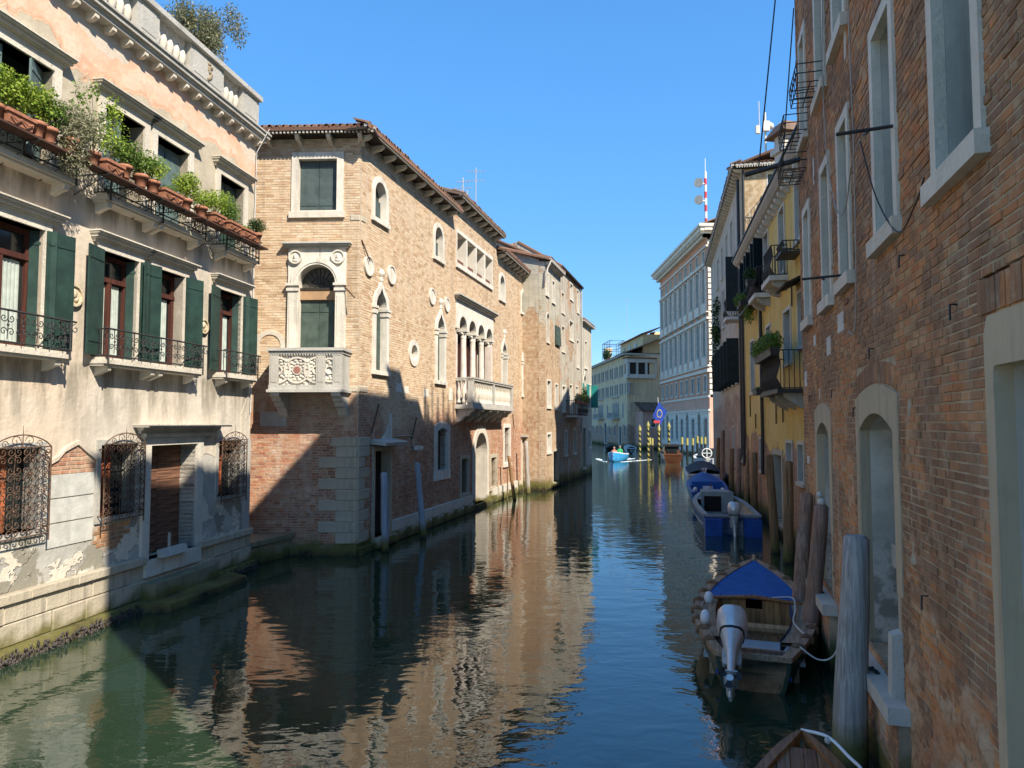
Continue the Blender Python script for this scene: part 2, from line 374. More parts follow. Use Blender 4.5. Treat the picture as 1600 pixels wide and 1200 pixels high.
def brick_mat(name, cols, low, zlow, salt=.3, big=.35, soot=.3, wet=True, smear=0, smc=(.5, .42, .32), patch=0):
    n = NT(name); x, y, z = n.xyz()
    g = n.n('ShaderNodeNewGeometry').outputs['Position']; zw = n.n('ShaderNodeSeparateXYZ', i0=g).outputs[2]
    r = n.rnd(); k = len(cols)-1
    c = n.ramp(r, [(i/k, q) for i, q in enumerate(cols)])
    gp = n.n('ShaderNodeTexNoise', Vector=g, Scale=big, Detail=4.0, Roughness=.6).outputs['Fac']
    g2 = n.n('ShaderNodeTexNoise', Vector=g, Scale=1.7, Detail=4.0, Roughness=.6).outputs['Fac']
    fi = n.n('ShaderNodeTexNoise', Vector=g, Scale=26, Detail=4.0).outputs['Fac']
    lowm = n.mr(n.ma('ADD', zw, n.ma('MULTIPLY', n.ma('SUBTRACT', gp, .5), 4.5)), zlow-.9, zlow+.9, 1, 0)
    k2 = len(low)-1; lc = n.ramp(n.ma('FRACT', n.ma('ADD', n.ma('MULTIPLY', r, 3.7), .31)), [(i/k2, q) for i, q in enumerate(low)])
    c = n.mix(lowm, c, lc)
    c = n.mix(n.mr(g2, .52, .75, 0, soot), c, (.10, .075, .055))
    c = n.mix(n.mr(gp, .50, .72, 0, .25), c, tuple(min(1, q*1.35) for q in cols[len(cols)//2]))
    c = n.mix(n.ma('MULTIPLY', n.mr(n.noise(3, 6), .55, .72, 0, salt), lowm), c, (.60, .53, .46))
    c = n.mix(n.mr(fi, .5, .8, 0, .3), c, tuple(q*.55 for q in cols[0]))
    if patch:                                    # old repairs: whole zones laid in darker brown brick
        pz = n.n('ShaderNodeTexNoise', Vector=n.n('ShaderNodeMapping', Vector=g, Scale=(.55, .55, .8), Location=(1.3, 2.1, .6)).outputs[0], Scale=1.0, Detail=4.0, Roughness=.6).outputs['Fac']
        c = n.mix(n.mr(pz, .46, .52, 0, patch), c, n.ramp(r, [(0, (.20, .115, .07)), (.45, (.32, .175, .10)), (.8, (.25, .15, .095)), (1, (.46, .22, .10))]))
    if smear:                                    # lime smeared and salted over the faces
        s1 = n.n('ShaderNodeTexNoise', Vector=g, Scale=7.0, Detail=3.5, Roughness=.65).outputs['Fac']; s2 = n.n('ShaderNodeTexNoise', Vector=g, Scale=.9, Detail=3.0).outputs['Fac']
        c = n.mix(n.ma('MULTIPLY', n.mr(s1, .48, .66, 0, smear), n.mr(s2, .38, .6)), c, smc)
    sm = n.n('ShaderNodeMapping', Vector=g, Scale=(2.2, 2.2, .22)).outputs[0]; sk = n.n('ShaderNodeTexNoise', Vector=sm, Scale=1.0, Detail=3.5, Roughness=.62).outputs['Fac']
    c = n.mix(n.mr(sk, .52, .74, 0, .42), c, tuple(q*.42 for q in cols[0]))
    c = n.mix(n.mr(sk, .30, .44, .28, 0), c, (.62, .54, .44))
    if wet: c = algae(n, c, .15, .6, zw)
    return n.done(c, .9, n.bump(fi, .006), .15)
def mortar_mat(name, col, wet=True):
    n = NT(name); f = n.noise(4, 6); c = n.mix(n.mr(f, .3, .7), tuple(q*.62 for q in col), col)
    c = n.mix(n.mr(n.noise(.4, 4), .4, .7, 0, .4), c, tuple(q*.55 for q in col))
    if wet: c = algae(n, c, .15, .6)
    return n.done(c, .95, n.bump(n.noise(30, 4), .008), .1)
def far_brick(name, c1, c2, mo, plaster, pl_amt, zsplit, plow=0.0, sc=1.0, wet=True):
    """old wall seen from afar: brick courses partly under render"""
    n = NT(name); x, y, z = n.xyz()
    v = n.n('ShaderNodeCombineXYZ', i0=x, i1=z, i2=0.0).outputs[0]
    bt = n.n('ShaderNodeTexBrick', Vector=v, Color1=c1, Color2=c2, Mortar=mo, Scale=sc, Mortar__Size=.010, Brick__Width=.26, Row__Height=.075, Bias=0.0)
    c = n.mix(n.mr(n.noise(.7, 6), .35, .7, 0, .6), bt.outputs['Color'], tuple(q*.5 for q in c1)); c = n.mix(n.mr(n.noise(4.5, 5), .42, .62, 0, .55), c, tuple(min(1, q*1.25) for q in mo)); c = n.mix(n.mr(n.noise(2.6, 5, .6, n.map((1, 1, 1), (4, 4, 4))), .56, .66, 0, .6), c, (c1[0]*.6, c1[1]*.42, c1[2]*.38))
    pm = n.ma('ADD', n.noise(.5, 7, .62), n.mr(z, zsplit-1.5, zsplit+1.5, plow, pl_amt))
    m = n.mr(pm, .58, .62); n2 = n.noise(1.8, 6); st = n.noise(1, 5, .62, n.map((3, 3, .18)))
    p = n.mix(n.mr(n2, .3, .7), tuple(q*.78 for q in plaster), plaster)
    p = n.mix(n.mr(st, .48, .72, 0, .6), p, tuple(q*.4 for q in plaster))
    c = n.mix(m, c, p); c = n.mix(n.mr(st, .55, .8, 0, .4), c, (.10, .085, .065))
    if wet: c = algae(n, c, .2, .8)
    return n.done(c, .9, n.bump(n.ma('ADD', n.ma('MULTIPLY', m, .7), n.ma('MULTIPLY', bt.outputs['Fac'], -.25)), .02), .15)
def render_mat(name, col, alt, grime=.5, low=None, zlow=0, wet=True):
    """painted or bare lime render with stains, optional bare low zone"""
    n = NT(name); x, y, z = n.xyz(); n1 = n.noise(.6, 5); n2 = n.noise(2.5, 6); st = n.noise(1, 5, .65, n.map((3.5, 3.5, .2)))
    c = n.mix(n.mr(n1, .35, .65), col, alt); c = n.mix(n.mr(n2, .5, .75, 0, .35), c, tuple(q*.6 for q in col))
    c = n.mix(n.mr(st, .48, .74, 0, grime), c, tuple(q*.33 for q in col))
    if low:
        zz = n.ma('ADD', z, n.ma('MULTIPLY', n.ma('SUBTRACT', n.noise(.5, 6), .5), 3.5))
        m = n.mr(zz, zlow-.08, zlow+.08, 1, 0)
        v = n.n('ShaderNodeCombineXYZ', i0=x, i1=z, i2=0.0).outputs[0]
        bt = n.n('ShaderNodeTexBrick', Vector=v, Color1=low, Color2=tuple(q*.6 for q in low), Mortar=(.34, .28, .22), Scale=1.0, Mortar__Size=.010, Brick__Width=.26, Row__Height=.075)
        lc = n.mix(n.mr(n2, .45, .7, 0, .6), bt.outputs['Color'], (.38, .30, .25))
        c = n.mix(m, c, lc)
    if wet: c = algae(n, c, .2, .8)
    return n.done(c, .9, n.bump(n.noise(10, 5), .01), .15)
def wood_mat(name, col, dark, grain=(30, 30, 1.2), rough=.75, wet=False, bleach=0):
    n = NT(name); g = n.noise(1, 6, .6, n.map(grain)); f = n.noise(2, 4)
    c = n.mix(n.mr(g, .35, .68), dark, col); c = n.mix(n.mr(f, .4, .75, 0, .4), c, dark)
    if bleach: c = n.mix(n.mr(n.noise(1.2, 4), .45, .7, 0, bleach), c, (.42, .40, .38))
    r = n.rnd(); c = n.mix(n.mr(r, 0, 1, 0, .25), c, dark)
    if wet: c = algae(n, c, .1, .65)
    return n.done(c, rough, n.bump(g, .006), .25)
def leaf_mat(name, a, b, c3=None, tr=.35):
    n = NT(name); r = n.n('ShaderNodeNewGeometry').outputs['Random Per Island']
    c = n.ramp(r, [(0, a), (.6, b), (1, c3 or b)])
    n.done(c, .6, None, .25)
    t = n.n('ShaderNodeBsdfTranslucent', Color=c); mx = n.n('ShaderNodeMixShader', i0=tr, i1=n.b.outputs[0], i2=t.outputs[0])
    n.t.links.new(mx.outputs[0], n.out.inputs[0]); return n.m
def tile_mat(name='roof_tile_clay'):
    n = NT(name); r = n.rnd(); c = n.ramp(r, [(0, (.13, .07, .05)), (.4, (.22, .115, .075)), (.75, (.27, .17, .12)), (1, (.16, .11, .085))])
    c = n.mix(n.mr(n.noise(3, 6), .45, .7, 0, .6), c, (.10, .085, .065)); return n.done(c, .9, n.bump(n.noise(20, 4), .006), .15)
def glass_mat(name, col=(.02, .025, .025), rough=.08):
    n = NT(name); f = n.noise(1.4, 3); return n.done(n.mix(f, tuple(q*.5 for q in col), tuple(q*1.6 for q in col)), rough, n.bump(n.noise(.9, 2), .01), .5)
def water_mat():
    n = NT('canal_water'); g = n.n('ShaderNodeNewGeometry').outputs['Position']
    def mp(sc, rot=0): return n.n('ShaderNodeMapping', Vector=g, Scale=sc, Rotation=(0, 0, rot)).outputs[0]
    a = n.n('ShaderNodeTexNoise', Vector=mp((.75, 1.15, 1), .25), Scale=1.0, Detail=2.0, Roughness=.45, Distortion=.6).outputs['Fac']
    b = n.n('ShaderNodeTexNoise', Vector=mp((1.9, 3.1, 1), -.2), Scale=1.0, Detail=2.0, Roughness=.5, Distortion=.4).outputs['Fac']
    d = n.n('ShaderNodeTexNoise', Vector=mp((6, 10, 1), .1), Scale=1.0, Detail=2.0, Roughness=.5).outputs['Fac']
    calm = n.mr(n.n('ShaderNodeTexNoise', Vector=mp((.12, .12, 1)), Scale=1.0, Detail=2.0).outputs['Fac'], .35, .65, .35, 1.0)
    h = n.ma('ADD', n.ma('MULTIPLY', a, .017), n.ma('ADD', n.ma('MULTIPLY', b, .0085), n.ma('MULTIPLY', n.ma('MULTIPLY', d, calm), .0030)))
    turb = n.n('ShaderNodeTexNoise', Vector=mp((.3, .3, 1)), Scale=1.0, Detail=3.0).outputs['Fac']
    c = n.mix(turb, (.014, .031, .017), (.025, .045, .024))
    return n.done(c, .012, n.bump(h, 1.0, .8), .5, IOR=1.85)

MT = {}
def mk_all():
    m = MT
    m['stucco'] = stucco_palazzo(); m['stone'] = stone_mat('istrian_stone'); m['stone_dry'] = stone_mat('istrian_stone_dry', (.68, .62, .52), .45, False)
    m['stone_grey'] = stone_mat('weathered_stone', (.50, .48, .43), .6, False); m['stone_base'] = stone_mat('base_stone', (.52, .455, .345), .7, True); m['stone_wet'] = stone_mat('weedy_stone', (.26, .235, .15), .8, True)
    m['stone_white'] = stone_mat('white_stone', (.72, .67, .58), .6, False)
    m['brickB'] = brick_mat('ochre_brick', [(.40, .26, .15), (.56, .40, .25), (.64, .49, .33), (.59, .44, .29), (.49, .31, .19), (.66, .53, .38), (.55, .41, .27)], [(.36, .13, .075), (.45, .20, .11), (.42, .25, .16), (.29, .11, .075), (.50, .31, .20), (.40, .15, .08)], 4.1, .55, .35, .18, True, .45, (.60, .51, .40))
    m['mortarB'] = mortar_mat('tan_mortar', (.58, .48, .36)); m['brickR'] = brick_mat('red_brick', [(.46, .19, .080), (.55, .23, .090), (.36, .19, .105), (.60, .26, .10), (.31, .17, .10), (.56, .34, .165), (.50, .18, .070)], [(.64, .26, .085), (.55, .21, .085), (.68, .31, .11), (.54, .28, .14), (.60, .38, .22), (.48, .18, .075)], 3.6, .5, .55, .35, True, .38, (.60, .47, .30), .85)
    m['mortarR'] = mortar_mat('grey_mortar', (.60, .46, .30)); m['iron'] = simple('wrought_iron', (.035, .033, .032), .55, .3, 20, 0, .4)
    m['rust'] = simple('rusted_iron', (.11, .065, .042), .8, .4, 18, 0, .3); m['green'] = simple('green_shutter_paint', (.020, .046, .036), .5, .25, 4, 0, .4, 0, .25)
    m['green_grey'] = simple('faded_green_paint', (.060, .085, .070), .6, .25, 4, 0, .3, 0, .35); m['blue_grey'] = simple('blue_grey_shutter', (.060, .085, .085), .6, .2, 4, 0, .3, 0, .25)
    m['redwood'] = wood_mat('red_brown_window_wood', (.105, .034, .022), (.05, .018, .014), (20, 20, 1)); m['brownwood'] = wood_mat('brown_door_wood', (.28, .14, .085), (.11, .055, .036), (1.5, 20, 25))
    m['darkwood'] = wood_mat('dark_wood', (.055, .04, .03), (.02, .016, .013)); m['glass'] = glass_mat('window_glass'); m['curtain'] = simple('white_curtain', (.42, .47, .42), .9, .12, 6)
    m['glass_dim'] = glass_mat('dim_window_glass', (.035, .035, .038), .35); m['shutter_pale'] = simple('pale_blue_shutter', (.11, .16, .155), .6, .2, 4, 0, .3, 0, .3); m['dark'] = simple('dark_interior', (.012, .011, .010), .9, .2, 2); m['tile'] = tile_mat(); m['terracotta'] = simple('terracotta', (.34, .15, .09), .85, .22, 8, 0, .2, .004)
    m['leafA'] = leaf_mat('leaf_bright', (.16, .27, .03), (.30, .40, .05), (.44, .50, .10)); m['leafB'] = leaf_mat('leaf_mid', (.07, .14, .022), (.14, .24, .04), (.24, .31, .07))
    m['leafC'] = leaf_mat('leaf_silver', (.16, .17, .09), (.27, .27, .16), (.36, .34, .22)); m['leafD'] = leaf_mat('leaf_olive', (.09, .11, .06), (.18, .19, .10), (.42, .37, .22)); m['leafE'] = leaf_mat('leaf_dark', (.02, .05, .014), (.05, .09, .025), (.09, .13, .03))
    m['bark'] = wood_mat('bark', (.14, .11, .08), (.06, .045, .035)); m['post'] = wood_mat('mooring_post_wood', (.40, .24, .11), (.16, .09, .048), (26, 26, .9), .85, True); m['post_grey'] = wood_mat('grey_mooring_post', (.54, .49, .43), (.25, .225, .195), (34, 34, .8), .85, True, .4)
    m['post_red'] = wood_mat('reddish_mooring_post', (.42, .25, .16), (.19, .11, .075), (26, 26, .9), .85, True, .3); m['post_blue'] = wood_mat('pale_blue_post', (.42, .47, .53), (.25, .28, .33), (20, 20, .8), .8, True)
mk_all()
# ------------------------------------------------------------------ water
def build_water():
    m = MB(); m.add([(-150, 60, 0), (250, 60, 0), (250, -400, 0), (-150, -400, 0)], [(0, 1, 2, 3)])
    o = m.build('canal_water', water_mat()); tag(o, kind='structure')
    m = MB(); m.add([(-150, 60, -2.5), (250, 60, -2.5), (250, -400, -2.5), (-150, -400, -2.5)], [(0, 1, 2, 3)])
    tag(m.build('canal_bed', simple('canal_mud', (.05, .045, .03), .95)), kind='structure')
build_water()

def scroll_cell(m, c, z, w, h, d, r=.007, n=11):
    """four C-scrolls and a bud: one motif of wrought iron"""
    q = min(w, h)*.25
    for sx in (-1, 1):
        for sz in (-1, 1):
            P = spiral(c+sx*w*.24, z+sz*h*.24, q, (math.pi if sx > 0 else 0) if sz > 0 else (math.pi if sx > 0 else 0), sx*sz*1.25, n, d)
            m.tube(P, r, 4, True, False)
    m.tube([(c, d, z-h*.5), (c, d+.012, z), (c, d, z+h*.5)], r*1.1, 4, True, False)
    m.ball((c, d+.012, z), r*2.4, 5, 4)
def iron_railing(m, s0, s1, z0, z1, d, depth=None, cell=.27, r=.0115):
    n = max(2, int(round((s1-s0)/cell))); w = (s1-s0)/n
    m.tube([(s0-.12, d, z1), (s1+.12, d, z1)], r*1.6, 5); m.tube([(s0, d, z0+.05), (s1, d, z0+.05)], r*1.3, 5)
    for i in range(n): scroll_cell(m, s0+w*(i+.5), (z0+.08+z1)/2, w, z1-z0-.1, d, r*.8, 10)
    for s in (s0, s1):
        m.tube([(s, d, z0-.12), (s, d, z1)], r*1.6, 5)
        if depth:
            m.tube([(s, d, z1), (s, .0, z1)], r*1.3, 5); m.tube([(s, d, z0+.05), (s, 0, z0+.05)], r*1.2, 5)
            m.tube(spiral(s+(.1 if s == s1 else -.1), z1-.12, .09, math.pi/2, 1.2 if s == s1 else -1.2, 10, d), r*.8, 4, True, False)
            for k in range(3): m.tube([(s, d*(k+1)/4, z0+.05), (s, d*(k+1)/4, z1)], r*.8, 4, True, False)
def hood(m, s0, s1, z0, out=.22):
    """moulded window hood: profile steps outward to the top"""
    for i, (dz0, dz1, d) in enumerate([(0, .05, .06), (.05, .075, .10), (.075, .13, .15), (.13, .165, out), (.165, .19, out+.03)]):
        e = d*.55; m.box(s0-e, s1+e, z0+dz0, z0+dz1, -.02, d)
def shutter_leaf(name, parent, hinge, z0, z1, w, ang, side, d, mat, th=.035):
    """panel hinged at s=hinge; side -1: opens to the left; ang from the wall plane"""
    c, s_ = math.cos(ang)*side, math.sin(ang); m = MB()
    def P(t, e, z): return (hinge+c*t-s_*side*e*0+(-s_*e if side > 0 else s_*e), d+s_*t+abs(c)*e, z)
    m.hexa([P(0, 0, z0), P(w, 0, z0), P(w, th, z0), P(0, th, z0), P(0, 0, z1), P(w, 0, z1), P(w, th, z1), P(0, th, z1)])
    for zz in (z0+.12*(z1-z0), z0+.88*(z1-z0)):
        m.hexa([P(.02, th, zz), P(w-.02, th, zz), P(w-.02, th+.012, zz), P(.02, th+.012, zz), P(.02, th, zz+.05), P(w-.02, th, zz+.05), P(w-.02, th+.012, zz+.05), P(.02, th+.012, zz+.05)])
    return m.build(name, mat, parent)

FA = Frame((-9.48, 2.0), (-9.48+.16*16.57, 18.57))
def build_A():
    root = empty('stucco_palazzo', FA.M, 'cream and salmon peeling stucco palazzo with green shutters, nearest on the left bank', 'building')
    S0, S1 = 3.0, 16.78
    def b(m, n, mat, par=root): return m.build(n, MT[mat] if isinstance(mat, str) else mat, par, FA)
    U = [(8.55, 10.02, 7.95, 9.75), (11.25, 12.35, 7.95, 9.75), (12.75, 13.85, 7.95, 9.75), (15.1, 16.2, 7.95, 9.75), (5.6, 6.9, 7.95, 9.75)]
    Mw = [(8.75, 10.0-.05, 4.92, 6.95), (11.3, 12.3, 4.92, 6.95), (12.8, 13.8, 4.92, 6.95), (15.15, 16.2, 4.92, 6.95), (5.7, 6.8, 4.92, 6.95)]
    G = [(9.02, 10.05, 1.95, 3.3), (11.42, 12.42, 1.95, 3.3), (15.3, 16.3, 1.95, 3.28)]
    D = (12.8, 14.4, .95, 3.25)
    op = [rect(*q) for q in U+Mw+G]+[rect(*D)]
    b(wall_mb(S0, S1, .95, 11.2, op, -.4, 0), 'wall', 'stucco')
    b(MB().box(S0, S1-.02, -1, 11.2, -9, -.45), 'building_core', 'stucco'); b(MB().box(S1-.4, S1, -1, 12.3, -9, -.41), 'side_wall', 'stucco')
    # stone base: coursed blocks, projecting ledge
    b(MB().box(S0, S1, -1.5, .93, -.4, .05), 'base_backing', 'stone_base')
    items = []
    for z0, z1 in ((.56, .86), (.2, .55)):
        s = S0
        while s < S1:
            w = random.uniform(.55, 1.05); e = min(s+w, S1)
            if not (z0 > .3 and e > 12.7 and s < 14.5): items.append((s+.006, e-.006, z0+.004, z1, 0, .075+random.uniform(0, .03)))
            s = e
    pieces(FA, root, 'stone_block', items, MT['stone_base'], .015)
    items = []; s = S0
    while s < S1:
        e = min(s+random.uniform(.9, 1.5), S1)
        if e > 12.68 and s < 12.68: e = 12.68
        if s >= 12.68 and s < 14.5: s = 14.52; continue
        items.append((s+.005, e-.005, .87, 1.02, 0, .14+random.uniform(0, .012))); s = e
    pieces(FA, root, 'ledge_stone', items, MT['stone_base'], .012)
    # footing slopes under water line with mussels
    m = MB(); g = np.random.default_rng(3)
    m.sprism([(-.1, -1.5), (.34, -1.5), (.30, .03), (.22, .2), (-.1, .2)], S0, S1)
    b(m, 'footing', 'stone_wet')
    m = MB()
    for i in range(2200):
        s = g.uniform(8.5, S1); z = g.normal(.03, .07); q = g.uniform(.008, .03); dd = .28+g.uniform(0, .06)
        m.ball((s, dd, z), q, 5, 3, 1, .6, 1.3)
    b(m, 'mussels', simple('mussel_shells', (.06, .05, .045), .5, .7, 40))['kind'] = 'stuff'
    # water steps at the door
    b(MB().hexa([(12.2, .2, -1), (15.5, .2, -1), (15.4, .95, -1), (12.4, .9, -1), (12.25, .2, .2), (15.4, .2, .2), (15.25, .85, .13), (12.5, .8, .15)]), 'water_step', 'stone_wet'); b(MB().box(12.55, 14.75, -.5, .5, .04, .42), 'water_step', 'stone_wet'); b(MB().box(12.66, 14.54, .6, .93, -.2, .12), 'door_sill', 'stone')
    # door
    dr = b(MB().band([(12.58, .94), (12.58, 3.42), (14.62, 3.42), (14.62, .94)], [(12.8, .94), (12.8, 3.25), (14.4, 3.25), (14.4, .94)], -.42, .07), 'door_frame', 'stone')
    for i in range(12):
        z = .96+i*.19
        for a, c in ((12.8, 13.6), (13.6, 14.4)): pieces(FA, dr, 'plank', [(a+.004, c-.004, z, z+.184, -.40, -.36+random.uniform(-.006, .008))], MT['brownwood'], .008)
    m = MB().box(12.55, 15.0, 3.42, 3.5, 0, .12); hood(m, 12.5, 15.1, 3.5, .36); b(m, 'door_hood', 'stone')
    m = MB().hexa([(13.0, .12, .94), (13.9, .12, .94), (13.9, .24, .94), (13.0, .24, .94), (13.0, .10, 1.10), (13.9, .10, 1.10), (13.9, .16, 1.10), (13.0, .16, 1.10)]).box(13.35, 13.4, 1.1, 1.4, .1, .14); b(m, 'flood_board', 'stone_grey')
    # ground windows with scrolled cages
    for i, (a, c, z0, z1) in enumerate(G):
        w = b(MB().band(rect(a-.1, c+.1, z0-.1, z1+.1)+[], rect(a, c, z0, z1), -.38, .04, True), 'window', 'stone_grey')
        b(MB().box(a, c, z0, z1, -.34, -.30), 'pane', 'glass', w)
        b(MB().box(a+.38*(c-a), a+.62*(c-a), z0, z1, -.29, -.25), 'shutter', simple('rust_red_board', (.34, .10, .04), .8, .4, 6), w)
        m = MB(); dd = .16; zt = z1+.02; w0, w1, y0 = a-.06, c+.06, z0-.06
        nx, nz = (4, 5); cw, ch = (w1-w0)/nx, (zt-y0)/nz
        for p in range(nx):
            for q in range(nz): scroll_cell(m, w0+cw*(p+.5), y0+ch*(q+.5), cw, ch, dd, .0085, 10)
        for s in (w0, w1): m.tube([(s, dd, y0-.12), (s, dd, zt)], .014, 5); m.tube([(s, dd, y0+.1), (s, 0, y0+.1)], .012, 4); m.tube([(s, dd, zt-.1), (s, 0, zt-.1)], .012, 4)
        for z in (y0, zt): m.tube([(w0, dd, z), (w1, dd, z)], .013, 5)
        cc = (w0+w1)/2; m.tube([(w0+(w1-w0)*t, dd, zt+.2*math.sin(math.pi*t)**.7) for t in [k/12 for k in range(13)]], .011, 5)
        for k in (-1, 1):
            m.tube(spiral(cc+k*.14, zt+.1, .10, math.pi if k > 0 else 0, -k*1.2, 10, dd), .008, 4, True, False)
            m.tube(spiral(cc+k*.34, zt+.05, .07, math.pi if k > 0 else 0, -k*1.2, 10, dd), .008, 4, True, False)
        m.tube([(cc, dd, zt), (cc, dd, zt+.36)], [.012, .002], 5)
        b(m, 'iron_grille', 'rust', w)
    # bare brick patch above the first blind panel
    patch = [(10.25, 3.04), (10.4, 3.1), (10.55, 3.24), (10.85, 3.36), (11.05, 3.22), (11.25, 3.1), (11.35, 3.03)]
    b(MB().prism([(10.2, 2.8)]+patch+[(11.35, 2.8)], -.1, .003), 'brick_patch_bed', 'mortarB'); bl = [q for q in brick_list(10.22, 11.33, 2.82, 3.4, []) if q[3] < np.interp((q[0]+q[1])/2, [p[0] for p in patch], [p[1] for p in patch])]
    pieces(FA, root, 'brick', [(q[0], q[1], q[2], q[3], -.02, .012) for q in bl], MT['brickB'], .004)
    b(MB().prism([(p[0], p[1]-.03) for p in patch]+[(p[0]+.02, p[1]+.05) for p in patch[::-1]], -.05, .045), 'render_edge', 'stucco')
    pt2 = [(11.3, 1.8), (12.35, 1.85), (12.2, 1.6), (11.95, 1.35), (11.6, 1.3), (11.35, 1.55)]
    b(MB().prism(pt2, -.1, .003), 'brick_patch_bed', 'mortarB')
    bl = [q for q in brick_list(11.3, 12.3, 1.32, 1.8, []) if (lambda s, z: z > 1.3+abs(s-11.75)*.55 and 11.36 < s < 12.2)((q[0]+q[1])/2, (q[2]+q[3])/2)]
    pieces(FA, root, 'brick', [(q[0], q[1], q[2], q[3], -.02, .012) for q in bl], MT['brickR'], .004)
    # blind panels of cement between the windows (score lines)
    for z in (1.58, 2.0, 2.42): b(MB().box(10.22, 11.28, z+.008, z+.40, -.02, .018), 'cement_panel', simple('cement_grey', (.52, .51, .46), .9, .15, 3, 0, .2, .006, .25))
    b(MB().box(16.45, 16.775, 1.02, 3.32, -.05, .03), 'corner_pier', 'stone_grey')
    # piano nobile windows
    for i, (a, c, z0, z1) in enumerate(Mw):
        w = b(MB().band([(a-.14, z0), (a-.14, z1+.12), (c+.14, z1+.12), (c+.14, z0)], [(a, z0), (a, z1), (c, z1), (c, z0)], -.4, .05), 'window', 'stone_dry')
        h = MB(); hood(h, a-.2, c+.2, z1+.12, .2); b(h, 'window_hood', 'stone_dry', w)
        fr = MB().band(rect(a, c, z0, z1), rect(a+.09, c-.09, z0+.09, z1-.09), -.3, -.22, True).box(a, c, z1-.52, z1-.43, -.3, -.2).box((a+c)/2-.05, (a+c)/2+.05, z0+.09, z1-.52, -.3, -.21)
        b(fr, 'casement', 'redwood', w)
        b(MB().box(a+.09, c-.09, z0+.09, z1-.09, -.292, -.285), 'pane', 'glass', w)
        cm = MB()
        for k in range(12):
            x0 = a+.16+(c-a-.32)*k/12; x1 = a+.16+(c-a-.32)*(k+1)/12; xm = (x0+x1)/2; zt, zb = z1-.56, z0+.12
            cm.add([(x0, -.282, zb), (xm, -.268, zb), (x1, -.282, zb), (x0, -.282, zt), (xm, -.268, zt), (x1, -.282, zt)], [(0, 1, 4, 3), (1, 2, 5, 4)], True)
        b(cm, 'curtain', 'curtain', w)
        shutter_leaf('shutter', w, a-.02, z0+.03, z1, .5, R_(12), -1, .05, MT['green']); 
        shutter_leaf('shutter', w, c+.02, z0+.03, z1, .5, R_(12 if i != 2 else 10), 1, .05, MT['green'])
        if i in (0, 1, 3): shutter_leaf('shutter', w, c-.03, z0+.03, z1, .42, R_(66), 1, -.22, MT['green'])
    # sills, corbels and railings
    for a, c in ((5.5, 7.0), (8.5, 10.25), (11.08, 14.1), (14.98, 16.5)):
        sl = b(MB().box(a, c, 4.76, 4.80, -.05, .30).box(a-.02, c+.02, 4.80, 4.87, -.05, .34).box(a+.03, c-.03, 4.87, 4.92, -.05, .28), 'sill', 'stone_dry')
        cs = [a+.18, c-.18]+([12.5, 12.75] if c-a > 2.5 else [])
        for s in cs: b(MB().sprism([(0, 4.76), (.28, 4.76), (.26, 4.68), (.14, 4.64), (.05, 4.6), (0, 4.58)], s-.055, s+.055), 'corbel', 'stone_dry', sl)
        m = MB(); iron_railing(m, a+.04, c-.04, 4.9, 5.44, .36, True); b(m, 'iron_railing', 'iron', sl)
    # top floor windows
    for i, (a, c, z0, z1) in enumerate(U):
        w = b(MB().band([(a-.16, z0), (a-.16, z1+.14), (c+.16, z1+.14), (c+.16, z0)], [(a, z0), (a, z1), (c, z1), (c, z0)], -.4, .05), 'window', 'stone_dry')
        h = MB(); hood(h, a-.2, c+.2, z1+.14, .2); b(h, 'window_hood', 'stone_dry', w)
        b(MB().box(a, c, z0, z1, -.36, -.33), 'pane', 'glass', w)
        if i in (0, 1, 4):
            shutter_leaf('shutter', w, a+.03, z0+.25, z1-.02, .52, R_(6), 1, -.16, MT['shutter_pale']); 
            if i == 0: shutter_leaf('shutter', w, c-.03, z0+.2, z1-.02, .52, R_(25), -1, -.2, MT['shutter_pale'])
        else:
            for k in range(2): b(MB().box(a+.02+(c-a)/2*k, a-.02+(c-a)/2*(k+1), z0+.1, z1-.04, -.22, -.18), 'shutter', 'shutter_pale' if i == 2 else 'green', w)
        sl = b(MB().box(a-.22, c+.22, 7.78, 7.82, -.05, .28).box(a-.25, c+.25, 7.82, 7.89, -.05, .33).box(a-.2, c+.2, 7.89, 7.95, -.05, .27), 'sill', 'stone_dry', None or root)
        for s in (a-.1, c+.1): b(MB().sprism([(0, 7.78), (.28, 7.78), (.26, 7.70), (.14, 7.66), (.05, 7.62), (0, 7.6)], s-.055, s+.055), 'corbel', 'stone_dry', sl)
        m = MB(); iron_railing(m, a-.2, c+.2, 7.92, 8.4, .36, True, .3); b(m, 'iron_railing', 'iron', sl)
    # two carved roundels
    for s, z, r in ((10.62, 5.97, .20), (14.55, 5.95, .17)):
        m = MB().disc(s, z, r, -.02, .035, 20); m.band([(s+r*math.cos(t), z+r*math.sin(t)) for t in np.linspace(0, 2*math.pi, 19)[:-1]], [(s+r*.82*math.cos(t), z+r*.82*math.sin(t)) for t in np.linspace(0, 2*math.pi, 19)[:-1]], .0, .07, True)
        m.ball((s-.02, .05, z+.03), r*.42, 8, 6, 1, .5, 1.1); m.ball((s+.05, .04, z-.07), r*.32, 8, 6, 1, .5, .8); m.ball((s-.06, .04, z-.08), r*.25, 8, 6, 1, .5, .8)
        b(m, 'carved_roundel', stone_mat('roundel_stone', (.64, .54, .38), .5, False))
    # crown cornice, brackets, parapet with baluster groups
    m = MB()
    for z0, z1, d in ((11.2, 11.27, .22), (11.27, 11.31, .25), (11.31, 11.40, .30), (11.40, 11.44, .34), (11.44, 11.52, .16)): m.box(S0, S1+d*.6, z0, z1, -.4, d)
    b(m, 'cornice', 'stone_grey')
    s = S1-.1
